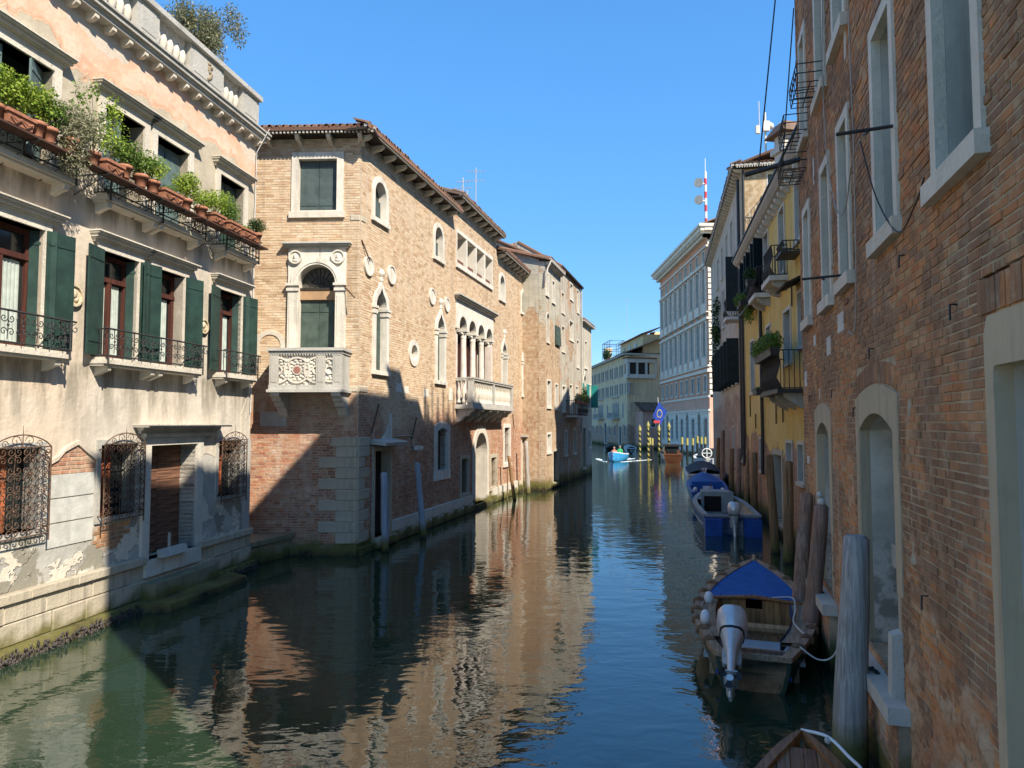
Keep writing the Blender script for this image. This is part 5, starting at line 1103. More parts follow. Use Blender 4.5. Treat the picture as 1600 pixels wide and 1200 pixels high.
# ------------------------------------------------------------------ red brick house on the right (R)
FRt = Frame((5.75, 14.0), (1.9+.275*1.6, 1.6))
def build_R():
    F = FRt; root = empty('red_brick_house', F.M, 'tall worn red brick house with deep white window frames, nearest on the right bank', 'building'); ol = []
    pl = render_mat('reveal_plaster', (.66, .60, .50), (.48, .44, .36), .75, None, 0, False)
    n = NT('alcove_plaster'); x, y, z = n.xyz(); a1 = n.noise(1.1, 5, .62); a2 = n.noise(3.5, 5, .65)
    ac = n.mix(n.mr(a1, .38, .62), (.46, .42, .34), (.68, .62, .51)); ac = n.mix(n.mr(n.ma('ADD', z, n.ma('MULTIPLY', a1, 1.6)), 2.6, 3.1, 1, 0), ac, n.mix(n.mr(a2, .42, .58), (.33, .30, .24), (.66, .61, .52)))
    ac = n.mix(n.mr(a2, .56, .7, 0, .5), ac, (.22, .20, .17)); alc = n.done(ac, .9, n.bump(a2, .02), .15)
    frm = stone_mat('window_frame_stone', (.80, .70, .55), .45, False)
    W = [(8.72, 9.56, 5.66, 8.0), (6.62, 7.36, 5.7, 7.92), (4.46, 5.06, 5.66, 7.72), (2.92, 3.56, 5.62, 7.66), (.75, 1.38, 5.62, 7.6), (2.7, 3.4, 9.0, 11.0), (4.35, 5.05, 9.05, 11.0), (.7, 1.3, 9.05, 10.95), (6.6, 7.4, 9.1, 11.1), (8.7, 9.5, 9.1, 11.1), (.8, 1.4, 12.6, 14.4), (2.8, 3.5, 12.6, 14.4), (4.4, 5.1, 12.6, 14.4), (6.7, 7.4, 12.6, 14.4), (8.8, 9.5, 12.6, 14.4), (11.2, 12.0, 5.66, 8.0), (11.2, 12.0, 9.1, 11.1)]
    for i, (a, c, z0, z1) in enumerate(W):
        m = MB().band([(a-.14, z0), (a-.14, z1+.15), (c+.14, z1+.15), (c+.14, z0)], [(a, z0), (a, z1), (c, z1), (c, z0)], -.06, .035)
        w = m.build('window', frm, root, F); MB().box(a-.2, c+.2, z0-.17, z0, -.3, .10).build('sill', frm, w, F)
        MB().box(a-.05, a, z0, z1, -.5, -.062).box(c, c+.05, z0, z1, -.5, -.062).box(a-.05, c+.05, z1, z1+.05, -.5, -.062).build('reveal', pl, w, F)
        closed_shutters(w, F, a, c, z0, z1, 'blue_grey' if i in (0, 5, 9) else 'green_grey', -.46); MB().box(a, c, z0, z1, -.53, -.505).build('pane', MT['dark'], w, F)
        if i in (0, 1):
            m = MB()
            for k in range(4): s = a+.1+(c-a-.2)*k/3; m.tube([(s, -.25, z0), (s, -.25, z0+.14)], .02, 5); m.ball((s, -.25, z0+.16), .035, 6, 4)
            m.build('iron_stops', MT['iron'], w, F)
        ol.append(rect(a-.12, c+.12, z0-.01, z1+.13)); ol.append(rect(a-.18, c+.18, z0-.15, z0))
    # bricked alcoves of the ground floor with plaster surrounds
    sur = render_mat('tan_plaster', (.58, .46, .30), (.50, .40, .27), .5)
    for (a, c, z0, zs, q) in ((1.75, 3.0, 1.05, 3.52, 0), (5.35, 7.0, 1.05, 3.62, 1)):
        out = arch_pts(a-.2, c+.22, 2.0, zs+.38, 'seg', 12, .14); inn = arch_pts(a, c, 2.0, zs, 'seg', 12, .2)
        al = MB().band(out, inn, -.1, .02).box(a-.1, a, z0, 2.0, -.1, .012).box(c, c+.1, z0, 2.0, -.1, .012).build('alcove', sur, root, F)
        ol.append(arch_pts(a-.07, c+.07, z0, zs+.07, 'seg', 12, .2)); ol.append(arch_pts(a-.22, c+.22, 2.0, zs+.12, 'seg', 12, .53)) if 0 else None
        dep = .95
        MB().prism(arch_pts(a, c, z0, zs, 'seg', 12, .2), -dep-.03, -dep).build('alcove_back', alc, al, F)
        m = MB(); P = arch_pts(a, c, z0, zs, 'seg', 12, .2); Q = arch_pts(a-.03, c+.03, z0, zs+.03, 'seg', 12, .2); m.band(Q, P, -dep, -.1); m.build('reveal', alc, al, F)
        if q:
            MB().box(c-.16, c-.02, 1.02, 3.1, -.16, -.04).build('door_post', MT['dark'], al, F); m = MB()
            for z in np.arange(3.1, 3.62, .05): m.box(c-.2, c-.02, z, z+.03, -.14, -.08)
            m.build('louvre', MT['dark'], al, F)
            pieces(F, al, 'infill_brick', [(x0, x1, z_0, z_1, -.93, -.91+d) for x0, x1, z_0, z_1, d in brick_list(a+.02, c-.1, 1.1, 1.95, [])], MT['brickR'], .006)
            MB().box(a+.02, a+.3, 1.98, 2.25, -.93, -.3).build('broken_stone', MT['stone'], al, F)
        else: pieces(F, al, 'infill_brick', [(x0, x1, z_0, z_1, -.93, -.91+d) for x0, x1, z_0, z_1, d in brick_list(a+.02, c-.02, 1.1, 1.5, [])], MT['brickR'], .006)
        # stone threshold ledge with mooring ring
        lg = MB().box(a-.35, c+.4, .84, 1.0, -.6, .22).build('ledge', MT['stone'], root, F)
        s = (a+c)/2+.2; m = MB().tube([(s+.06*math.cos(t), .13+.05*math.sin(t), 1.02+.02*math.sin(t)) for t in np.linspace(0, 6.283, 13)], .012, 5); m.ball((s-.07, .13, 1.02), .025, 6, 4); m.build('mooring_ring', MT['iron'], lg, F)
        MB().box(a-.3, c+.35, -1.5, .84, -.3, .12).build('ledge_base', MT['mortarR'], root, F)
        bl = brick_list(a-.3, c+.35, .3, .83, []); pieces(F, lg, 'brick', [(x0, x1, z_0, z_1, .1, .125+d) for x0, x1, z_0, z_1, d in bl], MT['brickR'], .005)
    MB().hexa([(6.95, -.3, 1.0), (7.12, -.3, 1.0), (7.12, .12, 1.0), (6.95, .12, 1.0), (6.95, -.3, 1.75), (7.12, -.3, 1.75), (7.12, .1, 1.6), (6.95, .1, 1.6)]).build('side_stone', MT['stone'], root, F)
    # big doorway cut by the frame's right edge
    out = [(9.56, 1.0), (9.55, 4.3), (9.62, 4.42), (11.6, 4.42), (11.66, 4.3), (11.66, 1.0)]; inn = [(9.7, 1.0), (9.7, 4.05), (9.72, 4.08), (11.48, 4.08), (11.5, 4.05), (11.5, 1.0)]
    d = MB().band(out, inn, -.1, .02).build('doorway', sur, root, F); ol.append(rect(9.66, 11.52, .9, 4.1)); MB().box(9.6, 9.7, 1, 4.1, -.7, -.1).box(11.5, 11.6, 1, 4.1, -.7, -.1).box(9.6, 11.6, 4.08, 4.2, -.7, -.1).build('reveal', pl, d, F); MB().box(9.7, 11.5, .9, 4.1, -.74, -.7).build('door_leaf', alc, d, F); MB().box(9.5, 11.7, -1, .9, -.7, .02).build('threshold', MT['mortarR'], d, F)
    fl = []                                                   # soldier bricks over the doorway
    for s in np.arange(9.44, 11.7, .082): fl.append((s, s+.07, 4.44, 4.68+random.uniform(-.01, .01), -.05, .012+random.uniform(0, .006)))
    pieces(F, root, 'brick', fl, MT['brickR'], .004); ol.append(rect(9.44, 11.7, 4.43, 4.70))
    fl = []
    for s in np.arange(5.2, 7.15, .082): z = 4.0+.13*(1-((s-6.17)/1.0)**2); fl.append((s, s+.07, z+.03, z+.26, -.05, .01+random.uniform(0, .006)))
    pieces(F, root, 'brick', fl, MT['brickR'], .004); ol.append(rect(5.2, 7.15, 4.0, 4.40))
    H = 16.9
    wall_mb(0, 12.86, -1.5, H, [o for i, o in enumerate(ol) if o not in ol[-1:]], -.45, 0, .05).build('canal_wall', MT['mortarR'], root, F)
    bl = brick_list(0, 12.8, .02, H, ol+[arch_pts(1.57, 3.2, 2.0, 3.88, 'seg', 12, .13), arch_pts(5.17, 7.2, 2.0, 3.98, 'seg', 12, .13), rect(9.58, 11.64, 1.0, 4.40)], .0755, .225, .014, .007)
    bricks(F, root, bl, MT['brickR'], 300)
    # far end return and core
    FE = Frame((5.75+8, 14.0-2.2), (5.75, 14.0)); 
    MB().box(0, 12.86, -1, H-.05, -9, -1.0).build('building_core', MT['mortarR'], root, F)
    MB().box(-.02, .3, -1, H, -9, -.46).build('end_wall', MT['mortarR'], root, F)
    # ---- rough render stains: pale insets and lumps of plaster
    for s, z, a, h in ((1.6, 5.05, .22, .2), (3.0, 4.75, .35, .3), (4.0, 4.98, .45, .28), (.3, 4.4, .3, .3), (.4, 2.95, .3, .14), (2.1, 4.1, .1, .2), (5.0, 8.5, .12, .55), (2.0, 7.8, .12, .5)):
        pieces(F, root, 'pale_patch', [(s, s+a, z, z+h, -.05, .014)], MT['stone_white'] if a > .15 else MT['stone_dry'], .01)
    from mathutils import noise as mn                          # crumbling skin of render low on the wall
    crm = None
    def crust(s0, s1, z0, z1, ns, nz, bias, seed):
        m = MB(); P = []
        for j in range(nz+1):
            for i in range(ns+1):
                s = s0+(s1-s0)*i/ns; z = z0+(z1-z0)*j/nz; q = Vector((s*1.6, z*1.9, seed)); e = min(i, ns-i, 10)/10*min(1, (nz-j)/14)
                h = mn.fractal(q, 1.0, 2.0, 5)*.05+mn.noise(q*6)*.008; up = bias-.05*(z-z0)/(z1-z0)
                P.append((s, max(-.03, min(.05, (h+up)*1.0))*1.0-(1-e)*.05, z))
        m.add(P, [(j*(ns+1)+i, j*(ns+1)+i+1, (j+1)*(ns+1)+i+1, (j+1)*(ns+1)+i) for j in range(nz) for i in range(ns)]); m.build('crumbling_render', crm, root, F)
    n = NT('crumbling_render'); a1 = n.noise(2.2, 6); a2 = n.noise(9, 6)
    cc = n.mix(n.mr(a1, .35, .65), (.52, .24, .11), (.54, .36, .22)); cc = n.mix(n.mr(a2, .5, .7, 0, .7), cc, (.30, .15, .08)); cc = n.mix(n.mr(n.noise(4, 5), .56, .7, 0, .7), cc, (.52, .39, .25)); crm = n.done(algae(n, cc), .95, n.bump(a2, .05), .1)
    crust(7.1, 9.55, .0, 2.0, 120, 90, .045, 1.0); crust(3.3, 5.1, .2, 2.4, 80, 90, .02, 5.0); crust(7.3, 9.4, 1.6, 4.2, 90, 110, -.022, 9.0); crust(.2, 1.6, .2, 2.6, 60, 90, .004, 13.0)
    crm = sur; crust(7.45, 7.75, 2.4, 4.7, 24, 110, .012, 6.0)
    # irons, bars, wires, plant cages
    for s0, z, dd in ((7.45, 6.62, .55), (4.6, 5.72, .55)): MB().tube([(s0, 0, z), (s0, dd, z-.03)], .018, 6).tube([(s0-.1, dd*.5, z-.02), (s0+.06, dd*.5, z-.06)], .015, 5).build('iron_bar', MT['iron'], root, F)
    for s, z in ((6.2, 4.55), (5.2, 3.9), (7.6, 5.3), (9.0, 4.6), (8.0, 2.2), (3.6, 4.2), (1.2, 4.2)): MB().tube([(s, 0, z), (s, .05, z), (s+.02, .06, z-.12)], .009, 5).build('iron_hook', MT['iron'], root, F)
    for s, z in ((2.5, 9.0), (.6, 9.0), (.3, 8.4)):
        m = MB()
        for dd in (.05, .22, .4): m.tube([(s, dd, z), (s+.95, dd, z)], .010, 4)
        for k in range(6): m.tube([(s+k*.19, .02, z), (s+k*.19, .4, z), (s+k*.19, .42, z+.3)], .009, 4)
        for zz in (.15, .3): m.tube([(s, 0, z+zz), (s, .42, z+zz), (s+.95, .42, z+zz), (s+.95, 0, z+zz)], .010, 4)
        m.build('plant_cage', MT['iron'], root, F)
    wire = simple('pale_wire', (.42, .38, .33), .7)
    MB().rope([(4.0, .05, 12), (3.6, .06, 9.2), (3.9, .08, 7.6), (4.7, .1, 6.6), (5.4, .12, 6.4), (6.2, .18, 6.7), (6.9, .22, 6.72)], .008, 4).build('cable', wire, root, F)
    MB().rope([(5.5, .05, 13), (5.55, .05, 9), (5.65, .05, 7), (5.5, .05, 5), (5.0, .05, 4.9)], .008, 4).build('cable', wire, root, F)
    MB().rope([(6.9, .22, 6.7), (7.2, .15, 6.0), (7.7, .08, 5.5), (8.2, .06, 5.6), (8.5, .06, 5.75)], .008, 4).build('cable', MT['iron'], root, F)
    # dark eave and tiled roof (seen only by its shadow)
    MB().box(-.2, 13.0, H-.05, H+.08, -.4, .45).build('eave', MT['darkwood'], root, F); roof_slab(root, F, -.2, 13.0, H+.1, H+1.6, .45, -5)
    for s0, s1, h in ((1.75, 2.65, 1.4),): MB().box(s0, s1, H, H+h, -.9, -.1).prism([(s0-.04, H+h-.4), (s1+.04, H+h-.4), (s1+.12, H+h), (s0-.12, H+h)], -1.1, .1).build('chimney', MT['mortarR'], root, F)
    for k in range(4): MB().tube([(.2-.0, -1-.5*k, H), (.2, -1-.5*k, H+2.2)], .06, 6).build('terrace_post', MT['darkwood'], root, F)
    return root
build_R()
# ------------------------------------------------------------------ yellow house (Y)
FY = Frame((4.18+.2*32.4, 32.4), (4.18+.2*14, 14))
def rail_curved(m, s0, s1, z0, z1, d, n=18):
    for k in range(n+1):
        s = s0+(s1-s0)*k/n; m.tube([(s, d-.1, z0), (s, d+.06, z0+.3*(z1-z0)), (s, d-.04, z0+.65*(z1-z0)), (s, d, z1)], .013, 4)
    for k in range(5): dd = d*k/5; m.tube([(s0, dd, z0), (s0, dd, z1)], .012, 4); m.tube([(s1, dd, z0), (s1, dd, z1)], .012, 4)
    for z in (z0+.03, z1): m.tube([(s0, 0, z), (s0, d, z), (s1, d, z), (s1, 0, z)], .018, 5)
def build_Y():
    F = FY; root = empty('yellow_house', F.M, 'ochre yellow house with blue-black shutters and planted balconies, beyond the red brick house', 'building'); ol = []
    ye = render_mat('yellow_render', (.68, .46, .135), (.70, .51, .20), .4, (.50, .25, .13), 2.9)
    for s0, s1, z0, z1, f in ((12.3, 13.2, 8.95, 10.65, 'blue_grey'), (9.55, 10.5, 8.55, 10.6, 'blue_grey'), (6.2, 7.3, 8.6, 10.65, 'blue_grey'), (3.9, 4.8, 8.9, 10.6, 'blue_grey'), (1.9, 2.7, 8.9, 10.6, 'blue_grey'), (12.4, 13.2, 5.9, 7.4, 'blue_grey'), (10.1, 11.2, 5.6, 7.2, 'glass'), (6.45, 7.45, 5.05, 7.2, 'blue_grey'), (4.75, 5.4, 5.05, 7.1, 'blue_grey'), (2.1, 3.2, 5.05, 7.15, 'blue_grey'), (10.1, 11.0, 2.05, 3.1, 'glass'), (11.95, 12.7, 2.05, 3.1, 'glass'), (4.3, 5.3, 1.9, 3.1, 'glass'), (15, 16, 8.6, 10.5, 'blue_grey'), (15, 16, 5.2, 7.2, 'blue_grey')): ol.append(plain_win(root, F, s0, s1, z0, z1, .1, 'stone_dry', f, None, None, .22))
    ol.append(plain_win(root, F, 7.6, 9.2, .4, 2.65, .18, 'stone_base', 'darkwood', None, None, .3))
    wall_mb(0, 18.7, -1, 11.0, ol, -.4, 0, .06).build('canal_wall', ye, root, F); MB().box(0, 18.7, -1, 10.95, -6, -.45).build('building_core', ye, root, F)
    # rounded eave moulding with stone corbels
    MB().sprism([(-.3, 10.9), (.1, 10.9), (.3, 10.98), (.42, 11.1), (.45, 11.2), (-.3, 11.2)], -.2, 18.7).build('eave', MT['stone_grey'], root, F); MB().box(-.25, 18.7, 11.2, 11.26, -.3, .5).build('gutter', MT['iron'], root, F)
    for s in np.arange(.3, 18.5, .62): MB().sprism([(-.02, 10.9), (.26, 10.9), (.24, 10.8), (.1, 10.72), (-.02, 10.68)], s-.09, s+.09).build('corbel', MT['stone_white'], root, F)
    roof_slab(root, F, -.2, 18.7, 11.28, 12.2, .4, -3)
    for s0, s1, z, p in ((9.2, 10.9, 8.3, .55), (5.9, 7.6, 8.35, .55)):
        b = MB().box(s0, s1, z-.16, z, -.05, p).build('balcony', MT['stone_white'], root, F)
        for s in (s0+.25, s1-.25): MB().sprism([(0, z-.16), (p*.8, z-.16), (p*.7, z-.28), (.15, z-.42), (0, z-.45)], s-.1, s+.1).build('balcony_bracket', MT['stone_grey'], b, F)
        m = MB(); rail_curved(m, s0+.06, s1-.06, z, z+.95, p-.08, 14); m.build('iron_railing', MT['iron'], b, F)
    b = MB().box(10.0, 13.2, 4.55, 4.66, -.05, .75).build('balcony', MT['iron'], root, F); m = MB(); rail_curved(m, 10.05, 13.1, 4.66, 5.75, .7, 22); m.build('iron_railing', MT['iron'], b, F)
    for s in (10.3, 11.6, 12.9): MB().sprism([(0, 4.55), (.55, 4.55), (.5, 4.42), (.2, 4.2), (0, 4.1)], s-.1, s+.1).build('balcony_bracket', MT['stone_grey'], b, F)
    # open shutters near the far end
    dk = simple('blue_black_shutter', (.012, .022, .028), .5, .2)
    for s, z0, z1 in ((1.65, 8.9, 10.7), (2.95, 8.9, 10.7), (3.65, 8.9, 10.7), (5.05, 8.9, 10.7), (5.95, 8.6, 10.7)): MB().hexa([(s, .02, z0), (s+.05, .02, z0), (s+.25, .38, z0), (s+.2, .38, z0), (s, .02, z1), (s+.05, .02, z1), (s+.25, .38, z1), (s+.2, .38, z1)]).build('shutter', dk, root, F)
    b = MB().box(1.2, 5.6, 8.37, 8.43, -.05, .4).build('balcony', MT['iron'], root, F); m = MB(); rail_curved(m, 1.25, 5.5, 8.45, 9.2, .36, 22); m.build('iron_railing', MT['iron'], b, F)
    b = MB().box(12.0, 13.0, 8.5, 8.55, 0, .55).build('window_cage', MT['iron'], root, F); m = MB(); rail_curved(m, 12.0, 13.0, 8.55, 8.85, .5, 10); m.build('iron_railing', MT['iron'], b, F)
    for s, z0 in ((5.68, 8.3), (.15, 11.0)): MB().tube([(s, .1, z0), (s, .1, 3.2), (s-.05, .12, 1.8)], .065, 8).build('drainpipe', MT['iron'], root, F)
    MB().hexa([(12.0, 0, 7.75), (13.5, 0, 7.75), (13.5, .55, 7.5), (12.0, .55, 7.5), (12.0, 0, 7.82), (13.5, 0, 7.82), (13.5, .57, 7.55), (12.0, .57, 7.55)]).build('window_canopy', MT['darkwood'], root, F)
    for s, z, h in ((8.4, 3.7, .8), (9.7, 3.75, .8), (3.4, 3.5, .6), (1.8, 4.0, .9), (11.6, 7.2, .7)): MB().tube([(s, .04, z), (s+.1, .05, z+h)], .025, 5).build('iron_tie', MT['rust'], root, F)
    def plant(name, s, d, z, lab, mat, blobs, n, size, seed, box):
        M = F.M @ Matrix.Translation((s, -d, z)); e = empty(name, M, lab, 'plant', 'plants on the yellow house')
        w = box/2; MB().hexa([(-w, -.11, 0), (w, -.11, 0), (w, .11, 0), (-w, .11, 0), (-w-.03, -.14, .22), (w+.03, -.14, .22), (w+.03, .14, .22), (-w-.03, .14, .22)]).build('planter', MT['iron'], e)
        leaves('foliage', blobs, n, size, MT[mat], e, M, seed)
    plant('balcony_planter', 11.6, .8, 5.6, 'long dark planter overflowing with green on the iron balcony of the yellow house', 'leafB', [(x, 0, .42, .45, .28, .32) for x in (-1.4, -.9, -.3, .3, .9, 1.3)], 4600, .04, 60, 3.2)
    plant('balcony_planter', 7.6, .7, 8.6, 'dark leafy plant on the upper stone balcony nearer the red house', 'leafE', [(0, 0, .35, .3, .25, .3), (-.2, 0, .5, .2, .2, .25)], 900, .04, 61, .5)
    plant('balcony_planter', 3.4, .5, 8.5, 'hanging green plant on the far upper iron balcony', 'leafB', [(0, 0, .3, .6, .3, .35), (.5, .2, -.3, .35, .25, .5), (-.5, 0, .4, .3, .3, .3)], 1500, .045, 62, 1.2)
    plant('window_box', 6.5, .35, 4.75, 'small yellow-green window box beside the drainpipe', 'leafB', [(0, 0, .22, .5, .12, .08)], 300, .04, 63, 1.0)
build_Y()
# ------------------------------------------------------------------ tall grey house (G)
FG = Frame((10.66+.208*20, 32.4+20), (10.66, 32.4)); FGE = Frame((10.66, 32.4), (10.66+7, 32.4-.208*7))
def build_G():
    F = FG; root = empty('tall_grey_house', F.M, 'tall grey rendered house with black shutters and lit brick end wall above the yellow roof', 'building'); ol = []
    gr = far_brick('grey_render_old', (.46, .29, .20), (.40, .24, .16), (.44, .37, .30), (.60, .51, .40), .35, 5.2, -.05); en = far_brick('ochre_end_wall', (.55, .38, .20), (.48, .31, .16), (.52, .43, .30), (.60, .50, .33), .12, 13.0, -.1, 1.0, False)
    for s0, s1, z0, z1 in ((14.6, 15.6, 9.5, 11.7), (12.2, 13.2, 9.5, 11.7), (9.6, 10.6, 9.5, 11.7), (15.0, 16.0, 12.6, 14.4), (12.2, 13.2, 12.6, 14.4), (9.2, 10.2, 12.6, 14.4), (6, 7, 9.5, 11.7), (6, 7, 12.6, 14.4), (16.6, 17.5, 9.3, 11.8), (18.3, 19.2, 2.0, 4.0), (14.5, 15.3, 1.5, 3.5)): ol.append(plain_win(root, F, s0, s1, z0, z1, .1, 'stone_dry', 'blue_grey', None, None, .2))
    for s0 in (16.9, 14.8, 12.7, 10.6, 8.5): ol.append(plain_win(root, F, s0, s0+.9, 5.8, 7.8, .1, 'stone_dry', 'glass', None, None, .2))
    wall_mb(0, 20.4, -1, 15.5, ol, -.4, 0, .06).build('canal_wall', gr, root, F); MB().box(0, 20.0, -1, 15.4, -7, -.45).build('building_core', gr, root, F)
    dk = simple('black_shutter', (.014, .020, .018), .55, .2)
    for s in (18.05, 16.6, 15.9, 14.5, 13.8, 12.4, 11.7, 10.3, 9.6, 8.2): MB().hexa([(s, .02, 5.7), (s+.05, .02, 5.7), (s+.08, .6, 5.7), (s+.03, .6, 5.7), (s, .02, 7.9), (s+.05, .02, 7.9), (s+.08, .6, 7.9), (s+.03, .6, 7.9)]).build('shutter', dk, root, F)
    MB().box(18.3, 18.35, 9.2, 11.9, .02, .6).build('shutter', dk, root, F); b = MB().box(17.2, 18.6, 8.75, 8.9, 0, .65).build('balcony', MT['stone_white'], root, F); m = MB(); rail_curved(m, 17.25, 18.55, 8.9, 9.8, .6, 8); m.build('iron_railing', MT['iron'], b, F)
    eave(root, F, -.2, 20.7, 15.55, .45, .5, True); roof_slab(root, F, -.2, 20.6, 15.68, 17.2, .4, -4)
    o2 = [plain_win(root, FGE, 1.15, 2.25, 13.55, 15.2, .06, 'stone_dry', 'green_grey', None, None, .15)]
    wall_mb(-.02, 7, 9, 15.55, o2, -.4, .02, .06).build('end_wall', en, root, FGE); eave(root, FGE, -.3, 7, 15.5, .35, 3, True); roof_slab(root, FGE, -.3, 7, 15.62, 17, .35, -4)
    b = MB().box(.75, 2.6, 13.1, 13.2, 0, .6).build('balcony', MT['iron'], root, FGE); m = MB(); rail_curved(m, .78, 2.55, 13.2, 14.0, .55, 10); m.build('iron_railing', MT['iron'], b, FGE)
    MB().tube([(.05, .12, 15.4), (.05, .12, 11)], .06, 6).build('drainpipe', MT['iron'], root, FGE); MB().tube([(19.9, .12, 15.2), (19.9, .12, 3.5), (20.1, .15, 2.2)], .07, 6).build('drainpipe', MT['iron'], root, F)
    leaves('climbing_plant', [(7.5, .3, 9.5, .5, .3, 1.2), (7.3, .3, 7.6, .4, .3, 1.2), (8, .3, 11, .3, .3, .8)], 700, .12, MT['leafE'], root, F.M @ Matrix.Scale(-1, 4, (0, 1, 0)), 8)
    MB().box(2.3, 3.0, 15.5, 18.4, -2.6, -2.0).prism([(2.1, 18.0), (3.2, 18.0), (3.3, 18.3), (2.0, 18.3)], -2.8, -1.8).build('chimney', en, root, FGE)
    a = empty('phone_mast', T(*F.w(17.6, -1.5, 16.3)), 'white mast with boxy phone antennas on the tall grey house', 'mast'); MB().tube([(0, 0, 0), (0, 0, 3.0)], .05, 6).build('mast', MT['stone_white'], a)
    MB().box(-.16, .16, 2.0, 2.5, .05, .2).ball((.25, 0, 2.3), .18, 8, 6).box(-.5, -.3, 1.9, 2.3, 0, .12).build('antenna_boxes', MT['stone_white'], a); MB().tube([(.3, 0, 0), (.3, 0, 1.1)], .12, 8).tube([(-.3, 0, 2), (-.3, 0, 3.6)], .02, 4).build('antenna_rods', MT['stone_white'], a)
build_G()
# chimney with tiled hood standing on the yellow roof, iron beam with stays
c = empty('hooded_chimney', T(9.3, 23.5, 10.4, .2), 'stone chimney with red tiled hood beside the red brick house', 'chimney')
MB().box(-.3, .3, 0, 3.0, -.3, .3).box(-.4, .4, 2.4, 2.6, -.4, .4).build('stack', MT['stone_dry'], c); MB().hexa([(-.55, -.55, 3.0), (.55, -.55, 3.0), (.55, .55, 3.0), (-.55, .55, 3.0), (-.3, -.3, 3.4), (.3, -.3, 3.4), (.3, .3, 3.4), (-.3, .3, 3.4)]).build('hood', MT['tile'], c)
# rear block: unseen, placed and sized to throw the far shadow on the brick palazzo
FX = Frame((10.3, 15.5), (8.9, 9.4)); r = empty('rear_shade_block', FX.M, 'unseen tall brick block behind the red brick house, added to shade the brick palazzo', 'building'); MB().box(0, FX.L, 0, 21.5, -5, 0).build('wall', MT['mortarR'], r, FX)
for s, h in ((.35, .5), (.9, 1.0), (1.5, .7), (2.1, 1.5), (2.7, 1.2), (3.3, 1.6), (3.9, 1.3), (4.5, 1.7), (5.1, 1.2)): MB().tube([(s, -.3, 21.4), (s+.05, -.3, 21.5+h)], .05, 6).build('terrace_post', MT['darkwood'], r, FX)  # posts and leaves added on top to fray the shadow's upper edge
leaves('terrace_plants', [(.6, .4, 21.6, .5, .3, .3), (1.7, .4, 21.7, .5, .3, .4), (2.8, .4, 21.8, .5, .3, .5), (3.9, .4, 21.8, .5, .3, .5), (5.0, .4, 21.8, .5, .3, .5)], 900, .08, MT['leafB'], r, FX.M, 77)
# iron beam and stays
b = empty('iron_beam', FRt.M @ Matrix.Translation((.3, 0, 10.2)), 'dark iron beam on two stays jutting from the red brick house', 'beam')
MB().tube([(.3, 0, 8.9), (-.2, 1.0, 8.85)], .05, 6).build('beam', MT['iron'], b, FRt); MB().tube([(-.2, .75, 8.88), (.2, .25, 13.5)], .015, 5).tube([(0, .3, 8.9), (.25, .05, 12)], .013, 5).build('stay', MT['iron'], b, FRt)


# ------------------------------------------------------------------ mooring posts
def post(base, top, r0, r1, mat, label, cap=None):
    x, y = base; M = T(x, y, -1.2); o = empty('mooring_post', M, label, 'mooring post', 'mooring posts'); v = Vector((top[0]-x, -(top[1]-y), top[2])); n = 9
    dr = Vector((v.x, v.y, v.z)); P = []; R = []; g = random.Random(int(abs(x*100+y*7)))
    for k in range(n+1):
        t = -1.2/top[2]+(1+1.2/top[2])*k/n; p = Vector((dr.x*t, dr.y*t, top[2]*t+1.2)); P.append((p.x+g.uniform(-.008, .008), p.y+g.uniform(-.008, .008), p.z)); R.append(r0+(r1-r0)*k/n)
    R[-1] *= .98; P.append((P[-1][0], P[-1][1], P[-1][2]+.03)); R.append(R[-1]*.72)
    MB().tube(P, R, 14).build('shaft', MT[mat], o, None, M)
    if cap: MB().ball((P[-1][0], P[-1][1], P[-1][2]+.05), .07, 8, 5).ball((P[-1][0]-.03, P[-1][1], P[-1][2]+.16), .05, 8, 5).build('cap', MT['stone_white'], o, None, M)
    return o
post((3.66, 7.94), (3.84, 8.0, 2.43), .215, .135, 'post_grey', 'thick grey weathered mooring post in the right foreground')
post((4.72, 11.56), (5.02, 11.6, 2.36), .15, .11, 'post_red', 'reddish leaning mooring post with a stone on its top, beside the near motorboat', True)
post((4.95, 12.6), (5.32, 12.9, 2.42), .14, .11, 'post_red', 'brown-grey leaning mooring post behind the one with the stone top')
post((7.34, 19.1), (7.40, 19.1, 2.67), .145, .12, 'post', 'upright brown mooring post before the double windows of the yellow house')
post((7.56, 20.6), (7.42, 20.6, 2.78), .14, .11, 'post', 'brown mooring post leaning left before the dark water door of the yellow house')
post((9.6, 28.4), (9.66, 28.4, 2.53), .14, .12, 'post', 'brown mooring post at the stern of the blue and grey workboat')
post((10.35, 31.6), (10.55, 31.7, 2.6), .15, .12, 'post', 'brown mooring post between the drainpipe and the blue covered boat')
post((10.75, 34.0), (10.85, 34, 2.5), .13, .11, 'post_red', 'grey-brown mooring post by the corner of the tall grey house')
post((11.2, 36.6), (11.3, 36.6, 2.4), .14, .12, 'post', 'short brown mooring post beyond the grey house corner')
post((11.9, 40.5), (12.0, 40.5, 3.3), .14, .11, 'post_red', 'tall thin grey mooring post by the dark covered boat')
post((12.5, 43.5), (12.6, 43.5, 2.8), .14, .11, 'post', 'farthest brown mooring post along the grey house')
post((-3.67, 20.81), (-3.73, 20.8, 2.25), .115, .10, 'post_blue', 'pale blue-grey mooring post before the corner door of the brick palazzo')
post((-2.87, 23.35), (-3.10, 23.3, 2.40), .105, .09, 'post_blue', 'leaning blue-grey mooring post below the oculus of the brick palazzo')
post((.12, 34.54), (-.15, 34.5, 2.12), .10, .08, 'post', 'dark leaning mooring post below the long balcony')
post((-.22, 33.7), (-.21, 33.7, 1.6), .035, .03, 'post', 'thin dark pole beside the leaning post below the long balcony')
